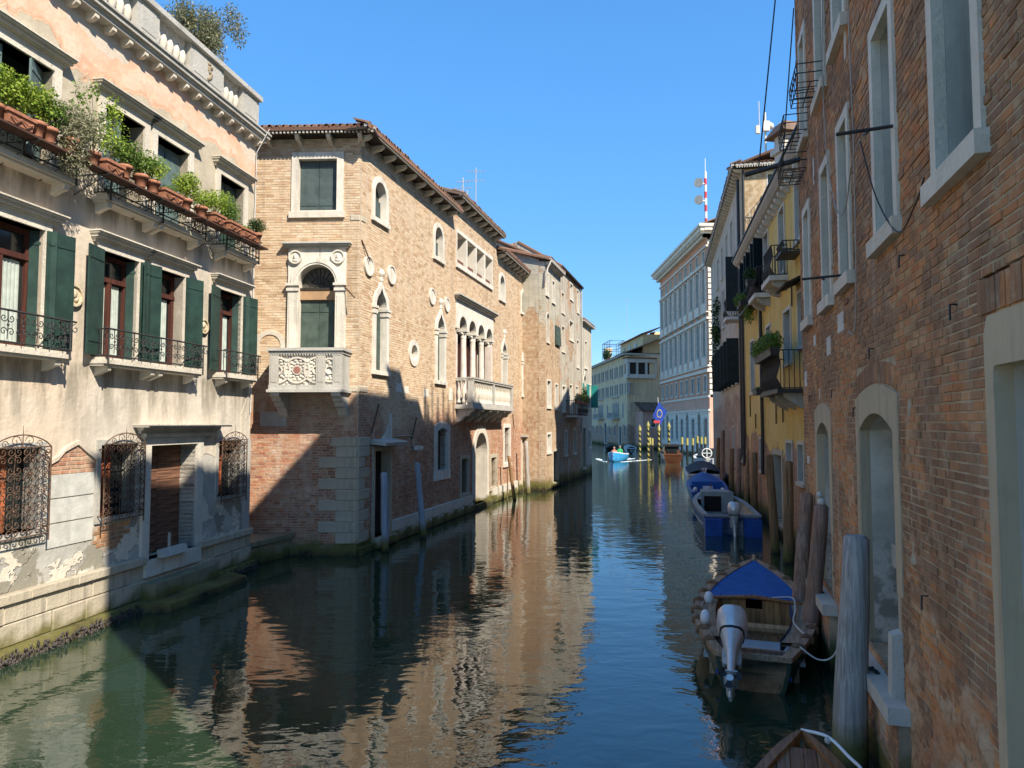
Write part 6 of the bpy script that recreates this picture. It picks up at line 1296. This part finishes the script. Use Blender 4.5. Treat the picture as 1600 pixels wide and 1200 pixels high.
post((.85, 37.66), (.74, 37.6, 2.75), .13, .11, 'post_grey', 'pale mooring post before the last green water door of the brick palazzo')
post((-7.38, 10.25), (-7.4, 10.2, 1.9), .055, .05, 'post_blue', 'thin grey post cut by the left edge of the picture')
# striped poles
def striped(x, y, h, r, label, full=True):
    M = T(x, y, -1); o = empty('striped_pole', M, label, 'pole', 'yellow and black mooring poles by the far palace')
    n = NT('spiral_paint'); X, Y, Z = n.xyz(); a = n.ma('ARCTAN2', Y, X)
    st = n.ma('FRACT', n.ma('ADD', n.ma('MULTIPLY', Z, 1.9), n.ma('DIVIDE', a, 6.2832))); c = n.mix(n.ma('GREATER_THAN', st, .5), (.012, .012, .012), (.36, .30, .07))
    pm = n.done(c, .5) if full else simple('black_pole_paint', (.014, .013, .012), .6)
    MB().lathe([(r, 0), (r*.95, h-.4), (r*.9, h)], n=12).build('shaft', pm, o, None, M)
    ym = simple('yellow_paint', (.36, .31, .09), .5)
    if full: MB().lathe([(r*.9, 0), (r*1.5, .12), (r*1.4, .3), (.01, .7)], (0, 0, h), 12).build('cap', ym, o, None, M)
    else: MB().lathe([(r*1.03, 0), (r*1.03, .75)], (0, 0, h-.7), 12).build('yellow_band', ym, o, None, M)
for i, (x, y, h, f, lab) in enumerate([(13.2, 73.6, 3.7, 1, 'leftmost yellow and black spiral striped pole in the far canal'), (13.95, 73.0, 4.1, 1, 'second and taller spiral striped pole from the left'), (14.6, 75.5, 3.0, 0, 'black pole with yellow top right of the tall spiral pole'), (15.0, 76.2, 2.9, 0, 'shorter black pole with yellow top, middle of the far cluster'), (15.15, 73.5, 3.7, 1, 'spiral striped pole beside the blue flag'), (15.75, 71.5, 4.0, 1, 'nearest and rightmost yellow and black spiral striped pole'),
    (18.2, 76.3, 3.0, 0, 'first black yellow-topped pole before the white palace base'), (18.8, 76.5, 2.9, 0, 'second black yellow-topped pole before the white palace base'), (19.4, 76.5, 2.9, 0, 'third black yellow-topped pole before the white palace base'), (20.1, 77.3, 3.1, 0, 'fourth black yellow-topped pole before the white palace base'), (20.55, 77.3, 3.0, 0, 'fifth black yellow-topped pole before the white palace base'), (20.95, 77.3, 3.0, 0, 'last black yellow-topped pole nearest the palace corner')]): striped(x, y, h+.2, .12 if f else .13, lab, f)
# flag
f = empty('flag', T(15.3, 75.5, 3.2), 'blue flag with a ring of yellow stars hanging from a slanted pole', 'flag'); MB().tube([(.5, -.6, -.3), (.2, 0, 3.3)], .04, 6).build('flag_pole', MT['stone_white'], f)
m = MB(); G_ = 8
def fp(a, b): return (.3+a*.85-b*.7, .14*math.sin(a*7+b*2), 2.8-a*.95-b*1.5)
m.add([fp(i/G_, j/G_) for j in range(G_+1) for i in range(G_+1)], [(j*(G_+1)+i, j*(G_+1)+i+1, (j+1)*(G_+1)+i+1, (j+1)*(G_+1)+i) for j in range(G_) for i in range(G_)], True); m.build('cloth', simple('flag_blue', (.016, .055, .30), .7), f)
for k in range(12):
    t = 2*math.pi*k/12; p = fp(.5+.25*math.cos(t), .5+.22*math.sin(t)); m = MB(); P = [(p[0]+(.075 if q % 2 == 0 else .032)*math.sin(math.pi*q/5), p[2]+(.075 if q % 2 == 0 else .032)*math.cos(math.pi*q/5)) for q in range(10)]
    m.prism(P, p[1]+.01, p[1]+.03).build('star', simple('star_yellow%d' % k, (.75, .62, .06), .6), f)
MB().box(-.3, .35, .55, .85, -.05, .3).build('red_bracket', simple('red_cloth', (.45, .05, .05), .7), f)

# ------------------------------------------------------------------ boats
class Hull:
    def __init__(s, L, W, sheer0, sheer1, stern=.62, draft=.25, fullness=.5, n=18, rake=.35):
        s.L, s.W, s.n = L, W, n; s.st = []
        for i in range(n+1):
            t = i/n
            w = W/2*(stern+(1-stern)*math.sin(min(1, t/fullness)*math.pi/2)) if t < fullness else W/2*math.cos((t-fullness)/(1-fullness)*math.pi/2)**.72
            z = sheer0+(sheer1-sheer0)*t**2.4; k = -draft+draft*1.6*max(0, (t-.75)/.25)**2; x = t*L
            s.st.append((x, max(w, .02), z, k))
    def sec(s, i, inset=0.0):
        x, w, z, k = s.st[i]; w2 = max(.012, w-inset); kk = k+inset*1.2
        bow = i/s.n; fl = .82-.25*max(0, bow-.6)
        return [(x, 0, kk), (x, w2*.5*fl/.82, kk+.06*(z-kk)), (x, w2*fl, kk+.32*(z-kk)), (x+.0, w2*.95, kk+.7*(z-kk)), (x, w2, z)]
    def skin(s, inset=0, i0=0, i1=None):
        m = MB(); i1 = s.n if i1 is None else i1; rows_ = []
        for i in range(i0, i1+1):
            q = s.sec(i, inset); rows_.append([(p[0], -p[1], p[2]) for p in q[::-1]]+q[1:])
        k = len(rows_[0]); m.add([p for r in rows_ for p in r], [(i*k+j, i*k+j+1, (i+1)*k+j+1, (i+1)*k+j) for i in range(len(rows_)-1) for j in range(k-1)], True); return m, rows_
    def build(s, root, M, hull_m, in_m, gun_m, gw=.09, gh=.05):
        m, rw = s.skin(); m.add(rw[0], [tuple(range(len(rw[0])))]); m.build('hull', hull_m, root, None, M)
        m, rw = s.skin(.05); m.add(rw[0], [tuple(range(len(rw[0])))]); m.build('inner_hull', in_m, root, None, M)
        m = MB()
        for sd in (-1, 1):
            P = []
            for x, w, z, k in s.st: P += [(x, sd*(w+.015), z-.02), (x, sd*max(.0, w-gw), z-.02), (x, sd*max(.0, w-gw), z+gh), (x, sd*(w+.015), z+gh)]
            m.add(P, [(4*i+j, 4*i+(j+1) % 4, 4*i+4+(j+1) % 4, 4*i+4+j) for i in range(s.n) for j in range(4)]+[(0, 1, 2, 3)], False)
        x, w, z, k = s.st[0]; m.box(-.03, .05, z-.02, z+gh, -w, w); m.build('gunwale', gun_m, root, None, M)
    def deck(s, i0, i1, dz, camber=.06, inset=.07):
        m = MB(); P = []
        for i in range(i0, i1+1):
            x, w, z, k = s.st[i]; w = max(.01, w-inset)
            for q in range(7): e = -1+q/3; P.append((x, w*e, z+dz+camber*(1-e*e)*min(1, w*2)))
        n = i1-i0; m.add(P, [(i*7+j, i*7+j+1, i*7+8+j, i*7+7+j) for i in range(n) for j in range(6)], True); return m
    def floor(s, z0, i0=0, i1=None):
        m = MB(); i1 = i1 or s.n; P = []
        for i in range(i0, i1+1):
            x, w, z, k = s.st[i]; e = max(.01, w*.84-.06); P += [(x, -e, max(z0, k+.12)), (x, e, max(z0, k+.12))]
        return m.add(P, [(2*i, 2*i+1, 2*i+3, 2*i+2) for i in range(i1-i0)])
def heading(x, y, hx, hy, z=0): return T(x, y, z, math.atan2(hy, hx))
varn = wood_mat('varnished_wood', (.42, .19, .075), (.20, .08, .03), (1.2, 26, 26), .25); grey_w = wood_mat('worn_gunwale', (.52, .35, .21), (.25, .16, .10), (2, 20, 20)); white_p = simple('white_boat_paint', (.72, .72, .70), .35, .08); blue_p = simple('blue_boat_paint', (.018, .075, .30), .4, .2); blue_c = simple('blue_canvas', (.016, .10, .34), .7, .12, 5)
def outboard(root_M, tilt, label=None, parent=None, big=1.0, sil=(.42, .43, .44), dark=False):
    """engine built upright about its clamp: cowl up, leg down, propeller aft (-x)"""
    M = root_M @ Matrix.Rotation(tilt, 4, 'Y'); k = big; silm = simple('engine_silver', sil, .3, .12, 4, .35, .5); blk = simple('engine_black', (.02, .02, .02), .4)
    o = tag(empty('outboard_motor', M), label, 'outboard motor') if label else None; par = o or parent
    def loft(secs, nm, mt):
        m = MB(); P = []; q = 12
        for z, cx, rx, ry in secs:
            for j in range(q): a = 2*math.pi*j/q; e = lambda v: math.copysign(abs(v)**.7, v); P.append((cx*k+e(math.cos(a))*rx*k, e(math.sin(a))*ry*k, z*k))
        n = len(secs); m.add(P, [(i*q+j, i*q+(j+1) % q, (i+1)*q+(j+1) % q, (i+1)*q+j) for i in range(n-1) for j in range(q)], True); m.add(P[:q], [tuple(range(q))]); m.add(P[-q:], [tuple(range(q))]); m.build(nm, mt, par, None, M)
    loft([(.28, -.10, .20, .17), (.40, -.12, .27, .215), (.55, -.12, .265, .215), (.66, -.10, .21, .18), (.71, -.08, .12, .10)], 'cowl', silm)
    loft([(.255, -.10, .20, .172), (.285, -.10, .207, .178)], 'cowl_band', blk)
    loft([(-.30, -.10, .085, .055), (-.05, -.10, .10, .07), (.12, -.10, .15, .12), (.27, -.10, .195, .165)], 'midsection', silm)
    loft([(-.78, -.12, .05, .025), (-.62, -.12, .10, .035), (-.45, -.10, .09, .045), (-.30, -.10, .085, .055)], 'leg', silm)
    MB().tube([(-.40*k, 0, -.66*k), (-.30*k, 0, -.66*k), (-.05*k, 0, -.66*k), (.03*k, 0, -.66*k)], [.05*k, .055*k, .055*k, .01], 10).build('gearcase', silm, par, None, M); MB().box(-.32*k, .02*k, -.50*k, -.485*k, -.09*k, .09*k).build('cavitation_plate', silm, par, None, M)
    m = MB()
    for j in range(3):
        a = 2*math.pi*j/3+.4; P = [(-.40*k+.03*k*math.sin(u*3), (.05+.11*u)*k*math.cos(a+(v-.5)*.9), -.66*k+(.05+.11*u)*k*math.sin(a+(v-.5)*.9)) for u in (0, .5, 1) for v in (0, .5, 1)]
        m.add(P, [(0, 1, 4, 3), (1, 2, 5, 4), (3, 4, 7, 6), (4, 5, 8, 7)], True)
    m.build('propeller', blk, par, None, M)
    m = MB().box(-.02*k, .10*k, -.12*k, .10*k, -.13*k, -.09*k).box(-.02*k, .10*k, -.12*k, .10*k, .09*k, .13*k).box(-.03*k, .0, -.16*k, .14*k, -.12*k, .12*k); m.build('clamp', MT['stone_grey'], par, None, M)
    MB().tube([(.05*k, -.05*k, .22*k), (.3*k, -.07*k, .3*k), (.62*k, -.09*k, .36*k)], [.03*k, .022*k, .028*k], 8).build('tiller', blk, par, None, M)
def boat1():
    M = heading(3.34, 10.05, 1.68, 4.85); h = Hull(5.15, 1.92, .46, .86, .52, .2, .46, 20); r = empty('wooden_motorboat', M, 'open wooden motorboat with blue foredeck cover moored by the red brick house', 'boat')
    hm = simple('dark_green_hull', (.03, .05, .032), .4, .3, 3); h.build(r, M, hm, simple('boat_inside', (.40, .24, .13), .7, .3, 6), grey_w, .13, .05)
    h.floor(.02).build('floorboards', wood_mat('floor_wood', (.44, .25, .11), (.22, .11, .05), (1.5, 20, 20)), r, None, M)
    h.deck(11, 20, .03, .02, .10).build('deck_cover', blue_c, r, None, M)
    x, w, z, k = h.st[11]; m = MB().tube([(x, -w+.1, z+.02), (x-.02, 0, z+.10), (x, w-.1, z+.02)], .035, 8); m.build('coaming', varn, r, None, M)
    dk = wood_mat('cabin_board', (.46, .24, .09), (.24, .11, .045), (20, 20, 1.5))
    for y0, y1 in ((-.72, -.42), (-.41, -.14), (.14, .44), (.45, .74)): MB().box(x+.02, x+.05, 0, z+.03, y0, y1).build('bulkhead_board', dk, r, None, M)
    MB().box(x+.03, x+.05, 0, z-.12, -.14, .14).build('bulkhead_board', dk, r, None, M)
    x, w, z, k = h.st[7]; MB().box(x-.12, x+.12, z-.12, z-.06, -w+.04, w-.04).build('thwart', wood_mat('pale_thwart', (.50, .33, .16), (.30, .18, .08), (1, 20, 20)), r, None, M)
    x, w, z, k = h.st[4]; MB().box(.62, x+.5, z-.26, z-.20, -w+.08, w-.08).build('bench', simple('grey_bench', (.35, .38, .40), .6, .1), r, None, M); MB().box(.06, .55, z-.3, z-.24, -.5, .5).build('stern_locker', blue_p, r, None, M); MB().box(.55, .6, 0, z-.05, -.62, .62).build('bench_board', grey_w, r, None, M)
    # blue boards along both inner sides, side decks
    for sd in (-1, 1):
        for i0, i1 in ((3, 12),):
            P = []
            for i in range(i0, i1+1): x, w, z, k = h.st[i]; P += [(x, sd*(w-.12), z+.03), (x, sd*(w-.34), z+.02), (x, sd*(w-.34), z-.03), (x, sd*(w-.12), z-.03)]
            MB().add(P, [(4*i+j, 4*i+(j+1) % 4, 4*i+4+(j+1) % 4, 4*i+4+j) for i in range(i1-i0) for j in range(4)]).build('side_deck', grey_w, r, None, M)
            P = []
            for i in range(i0, i1+1): x, w, z, k = h.st[i]; P += [(x, sd*(w-.35), z+.05), (x, sd*(w-.35), z-.16)]
            MB().add(P, [(2*i, 2*i+1, 2*i+3, 2*i+2) for i in range(i1-i0)]).build('side_board', blue_p if sd > 0 else varn, r, None, M)
    fen = simple('fender_brown', (.20, .11, .06), .8, .3, 12)
    for sd in (-1, 1):
        for i in (2, 4, 6, 8, 10, 12, 14, 16, 18):
            x, w, z, k = h.st[i]; MB().tube([(x, sd*(w-.12), z+.05), (x, sd*(w-.03), z+.075), (x, sd*(w+.03), z+.04), (x, sd*(w+.035), z-.03)], [.035, .045, .045, .035], 8).build('rope_fender', fen, r, None, M)
    for s_, y_ in ((2.6, -.75), (1.3, -.72)): MB().ball((s_, y_, .62), .11, 10, 7, 1, .8, 1.1).build('buoy', white_p, r, None, M)
    rope = simple('white_rope', (.60, .58, .52), .8)
    MB().rope([(2.9, .2, .62), (2.95, .62, .66), (2.4, .66, .6), (1.6, .6, .58), (1.0, .75, .55)], .013, 5).rope([(.5, .6, .55), (.35, .85, .42), (.3, 1.05, .5), (.6, 1.2, .75)], .012, 5).build('rope', rope, r, None, M)
    MB().tube([(5.05, 0, .75), (5.16, 0, .98)], [.06, .04], 6).build('stem_head', grey_w, r, None, M)
    Me = M @ Matrix.Translation((-.22, .27, .52)); outboard(Me, R_(56), 'tilted silver outboard motor on the stern of the near wooden motorboat', None, .98, (.60, .60, .60))
def boat2():
    M = heading(7.32, 23.85, .175, 1); h = Hull(7.2, 1.98, .62, .85, .93, .3, .45, 18); r = empty('workboat', M, 'blue and grey open workboat with outboard motor moored by the yellow house', 'boat')
    h.build(r, M, blue_p, simple('workboat_inside', (.42, .38, .32), .7, .2, 5), simple('grey_rubber', (.30, .31, .30), .6, .15), .16, .06); h.floor(.1).build('floorboards', simple('floor_grey', (.20, .19, .17), .8, .2), r, None, M)
    for i in range(1): 
        m, rw = h.skin(-.012); 
    P = []
    for sd in (-1, 1):
        P = []
        for i in range(19): x, w, z, k = h.st[i]; P += [(x, sd*(w+.02), z-.30), (x, sd*(w+.02), z-.26)]
        MB().add(P, [(2*i, 2*i+1, 2*i+3, 2*i+2) for i in range(18)]).build('white_stripe', white_p, r, None, M)
    x5 = h.st[11][0]; gp = simple('cabin_grey', (.26, .30, .30), .6, .12)
    MB().hexa([(x5, -.62, .1), (x5+1.4, -.6, .1), (x5+1.4, .6, .1), (x5, .62, .1), (x5, -.62, 1.02), (x5+1.6, -.5, .98), (x5+1.6, .5, .98), (x5, .62, 1.02)]).build('cabin', gp, r, None, M); MB().box(x5-.02, x5-.005, .25, .85, -.5, .15).build('cabin_opening', MT['dark'], r, None, M); h.deck(11, 18, .02, .05).build('foredeck', gp, r, None, M)
    MB().box(1.6, 2.1, .1, .5, -.1, .4).build('console', simple('dark_seat', (.04, .04, .045), .6), r, None, M); MB().hexa([(1.2, -.3, .15), (1.6, -.3, .15), (1.6, -.1, .15), (1.2, -.1, .15), (1.3, -.28, .5), (1.5, -.28, .5), (1.5, -.2, .5), (1.3, -.2, .5)]).build('green_cloth', simple('green_cloth', (.30, .40, .06), .8), r, None, M)
    # sponsons of the stern
    for y0, y1 in ((-.9, -.35), (.35, .9)): MB().box(-.35, .02, -.2, .55, y0, y1).build('stern_sponson', blue_p, r, None, M)
    outboard(M @ Matrix.Translation((-.10, -.05, .42)), R_(4), 'upright silver outboard motor on the stern of the blue and grey workboat', None, .98, (.66, .66, .64))
def boat3():
    M = heading(8.75, 31.6, .22, 1); h = Hull(6.4, 1.85, .62, 1.1, .85, .25, .5, 16); r = empty('blue_covered_boat', M, 'bright blue boat under a blue cover, behind the grey workboat', 'boat')
    h.build(r, M, blue_p, blue_p, blue_p, .14, .06); h.deck(6, 16, .05, .16).build('bow_cover', blue_c, r, None, M); h.deck(0, 5, -.18, .02).build('stern_cover', blue_c, r, None, M); x = h.st[6][0]; MB().box(x-.04, x, .2, .95, -.7, .7).build('cover_front', blue_c, r, None, M)
    MB().box(x-.06, x-.042, .55, .75, -.2, .25).build('white_notice', white_p, r, None, M); m = MB().tube([(4.6, 0, 1.2), (4.7, .1, 1.45), (4.8, -.1, 1.4), (4.9, 0, 1.2)], .03, 6); m.build('bow_light', white_p, r, None, M)
    MB().tube([(x-.9, .1, .4), (x-.9, .12, .95)], .02, 6).build('short_pole', varn, r, None, M)
    for sd in (-1, 1): MB().ball((.9, sd*.6, .7), .12, 8, 6, 1.6, .8, 1).build('fender', white_p, r, None, M)
def boat4():
    M = heading(11.1, 40.8, .22, 1); h = Hull(7.5, 2.3, .75, 1.1, .9, .3, .5, 14); r = empty('dark_covered_boat', M, 'white boat under a dark navy cover beyond the blue boat', 'boat'); h.build(r, M, white_p, white_p, white_p, .2, .08); h.deck(0, 11, .12, .22).build('canvas_cover', simple('navy_canvas', (.018, .02, .035), .7), r, None, M); h.deck(11, 14, .08, .1).build('foredeck', white_p, r, None, M)
def boat5():
    M = heading(15.9, 58.0, .25, 1); h = Hull(6.2, 2.2, .8, 1.1, .9, .3, .5, 14); r = empty('white_motor_cruiser', M, 'white motor cruiser with steering wheel and windscreen near the palace', 'boat'); h.build(r, M, white_p, white_p, white_p, .2, .08); h.deck(7, 14, .05, .15).build('foredeck', white_p, r, None, M)
    MB().hexa([(2.9, -.8, .8), (3.3, -.8, .8), (3.3, .8, .8), (2.9, .8, .8), (3.2, -.7, 1.6), (3.3, -.7, 1.6), (3.3, .7, 1.6), (3.2, .7, 1.6)]).build('windscreen', MT['glass'], r, None, M); m = MB().tube([(2.5, .4*math.cos(t), 1.2+.4*math.sin(t)) for t in np.linspace(0, 6.283, 17)], .05, 6); m.tube([(2.5, -.4, 1.2), (2.5, .4, 1.2)], .04, 5).tube([(2.5, 0, .8), (2.5, 0, 1.6)], .04, 5); m.build('steering_wheel', white_p, r, None, M); MB().box(.3, 1.5, .3, .8, -.7, .7).build('rear_seat', MT['stone_white'], r, None, M)
    for y in (-.7, .7): MB().box(-.4, .05, -.1, .9, y-.35, y+.35).build('stern_pod', white_p, r, None, M)
def boat6():
    M = heading(14.9, 66.0, .15, 1); h = Hull(8.5, 1.9, .8, 1.1, .85, .3, .5, 14); r = empty('water_taxi', M, 'varnished wooden water taxi with black roof near the striped poles', 'boat'); tv = wood_mat('taxi_varnish', (.20, .085, .04), (.10, .04, .02), (1.2, 26, 26), .25); h.build(r, M, tv, tv, tv, .15, .06); h.deck(9, 14, .03, .1).build('foredeck', varn, r, None, M)
    MB().hexa([(1.2, -.72, .7), (5.2, -.7, .8), (5.2, .7, .8), (1.2, .72, .7), (1.3, -.65, 1.55), (5.0, -.6, 1.55), (5.0, .6, 1.55), (1.3, .65, 1.55)]).build('cabin', tv, r, None, M); MB().box(1.0, 5.2, 1.55, 1.68, -.82, .82).build('roof', simple('taxi_black', (.02, .018, .018), .5), r, None, M); MB().box(1.17, 1.2, .95, 1.5, -.5, .5).build('cabin_window', MT['glass'], r, None, M)
def boat7():
    M = heading(11.3, 73.5, -.35, -1); h = Hull(4.6, 1.75, .62, .95, .85, .2, .5, 14); r = empty('light_blue_motorboat', M, 'light blue motorboat under way in the far canal, trailing white wake', 'boat'); lb = simple('light_blue_paint', (.04, .28, .55), .4, .12)
    h.build(r, M, lb, white_p, white_p, .15, .05); h.deck(9, 14, .03, .08).build('foredeck', white_p, r, None, M); h.floor(.1).build('floorboards', white_p, r, None, M)
    wk = simple('foam', (.62, .68, .70), .8, .15, 3); m = MB(); g = random.Random(8)
    for k in range(260):
        t = g.random(); sd = g.choice((-1, 1)); x = 4.4-5.5*t; y = sd*(.75+t*2.0+g.uniform(-.15, .25)); m.ball((x, y, .0), g.uniform(.03, .12), 6, 3, 1.6, 1, .25)
    for k in range(140): m.ball((-.3-g.random()*3, g.uniform(-.9, .9), 0), g.uniform(.04, .14), 6, 3, 1.5, 1, .25)
    w = m.build('wake', wk, None, None, M); tag(w, kind='stuff'); w['label'] = 'white foam wake round the light blue motorboat'; w['category'] = 'wake'
    def person(x, y, z, col, label, sit=True):
        Mp = M @ Matrix.Translation((x, -y, z)); V = [(0, 0, .0), (0, 0, .28), (0, 0, .52), (0, 0, .62), (0, 0, .80), (.0, .2, .48), (.12, .27, .25), (.28, .2, .12), (0, -.2, .48), (.12, -.27, .25), (.28, -.2, .12), (.38, .12, .02), (.40, .13, -.40), (.52, .13, -.42), (.38, -.12, .02), (.40, -.13, -.40), (.52, -.13, -.42)]
        E = [(0, 1), (1, 2), (2, 3), (3, 4), (2, 5), (5, 6), (6, 7), (2, 8), (8, 9), (9, 10), (0, 11), (11, 12), (12, 13), (0, 14), (14, 15), (15, 16)]; Rd = [.16, .15, .15, .055, .105, .075, .05, .04, .075, .05, .04, .09, .06, .05, .09, .06, .05]
        me = bpy.data.meshes.new('person'); me.from_pydata(V, E, []); me.update(); o = bpy.data.objects.new('person', me); me.materials.append(col); put(o, Mp); tag(o, label, 'person')
        md = o.modifiers.new('skin', 'SKIN')
        for i, rr in enumerate(Rd): me.skin_vertices[0].data[i].radius = (rr, rr)
        me.skin_vertices[0].data[0].use_root = True; o.modifiers.new('sub', 'SUBSURF').levels = 1
        MB().ball((.0, 0, .80), .12, 10, 8, 1, .9, 1.15).build('head', simple('skin_tone', (.45, .27, .19), .6), o, None, Mp); MB().ball((-.02, 0, .85), .125, 10, 6, 1, .95, .95).build('hair', simple('dark_hair', (.05, .035, .025), .8), o, None, Mp)
    person(.9, 0, .55, simple('green_shirt', (.06, .38, .14), .8), 'person in a green top sitting at the stern of the light blue motorboat'); person(2.4, .3, .5, simple('salmon_shirt', (.55, .22, .16), .8), 'person in a reddish top sitting forward in the light blue motorboat')
def boat8():
    M = heading(2.50-.33*4.6*.94-.10, 6.58-.94*4.6-.33, .33, .94); h = Hull(4.75, 1.5, .62, .95, .8, .25, .45, 22); r = empty('varnished_boat', M, 'varnished wooden boat bow with white rope at the bottom edge', 'boat'); h.build(r, M, simple('bow_hull', (.10, .04, .02), .35, .2), varn, varn, .07, .06)
    ms = [wood_mat('deck_plank_%d' % k, c, d, (1.0, 22, 22), .3) for k, (c, d) in enumerate((((.34, .15, .06), (.2, .08, .03)), ((.28, .12, .05), (.16, .06, .025)), ((.38, .18, .075), (.22, .09, .035))))]
    for q in range(14):
        m = MB(); P = []; e0, e1 = -.75+q*.107, -.75+(q+1)*.107-.006
        for i in range(10, 22):
            x, w, z, k = h.st[i]; w = max(.01, w-.06)
            a, c = max(-w, min(w, e0)), max(-w, min(w, e1)); P += [(x, a, z-.02+.05*(1-(a/.75)**2)), (x, c, z-.02+.05*(1-(c/.75)**2))]
        m.add(P, [(2*i, 2*i+1, 2*i+3, 2*i+2) for i in range(11)]); m.build('deck_plank', ms[q % 3], r, None, M)
    MB().rope([(4.78, .0, 1.0), (4.6, .2, 1.04), (4.35, .34, 1.0), (4.1, .42, 1.0), (3.6, .5, .95), (3.0, .5, .9)], .014, 6).build('rope', white_p, r, None, M); MB().ball((4.58, .2, 1.02), .03, 8, 6).build('cleat', MT['stone_grey'], r, None, M)
for b in (boat1, boat2, boat3, boat4, boat5, boat6, boat7, boat8): b()
# small dark boats moored at the far palace
for i, (x, y) in enumerate(((13.4, 96), (15.4, 92))):
    M = heading(x, y, .1, 1); h = Hull(6, 1.6, .5, .8, .8, .2, .5, 10); r = empty('moored_boat', M, ['dark covered boat moored left below the far grey palace', 'pale grey boat moored right below the far grey palace'][i], 'boat'); h.build(r, M, [MT['dark'], white_p][i], MT['dark'], [MT['rust'], white_p][i]); h.deck(0, 10, .05, .15).build('cover', [simple('brown_canvas', (.05, .025, .02), .7), MT['stone_grey']][i], r, None, M)
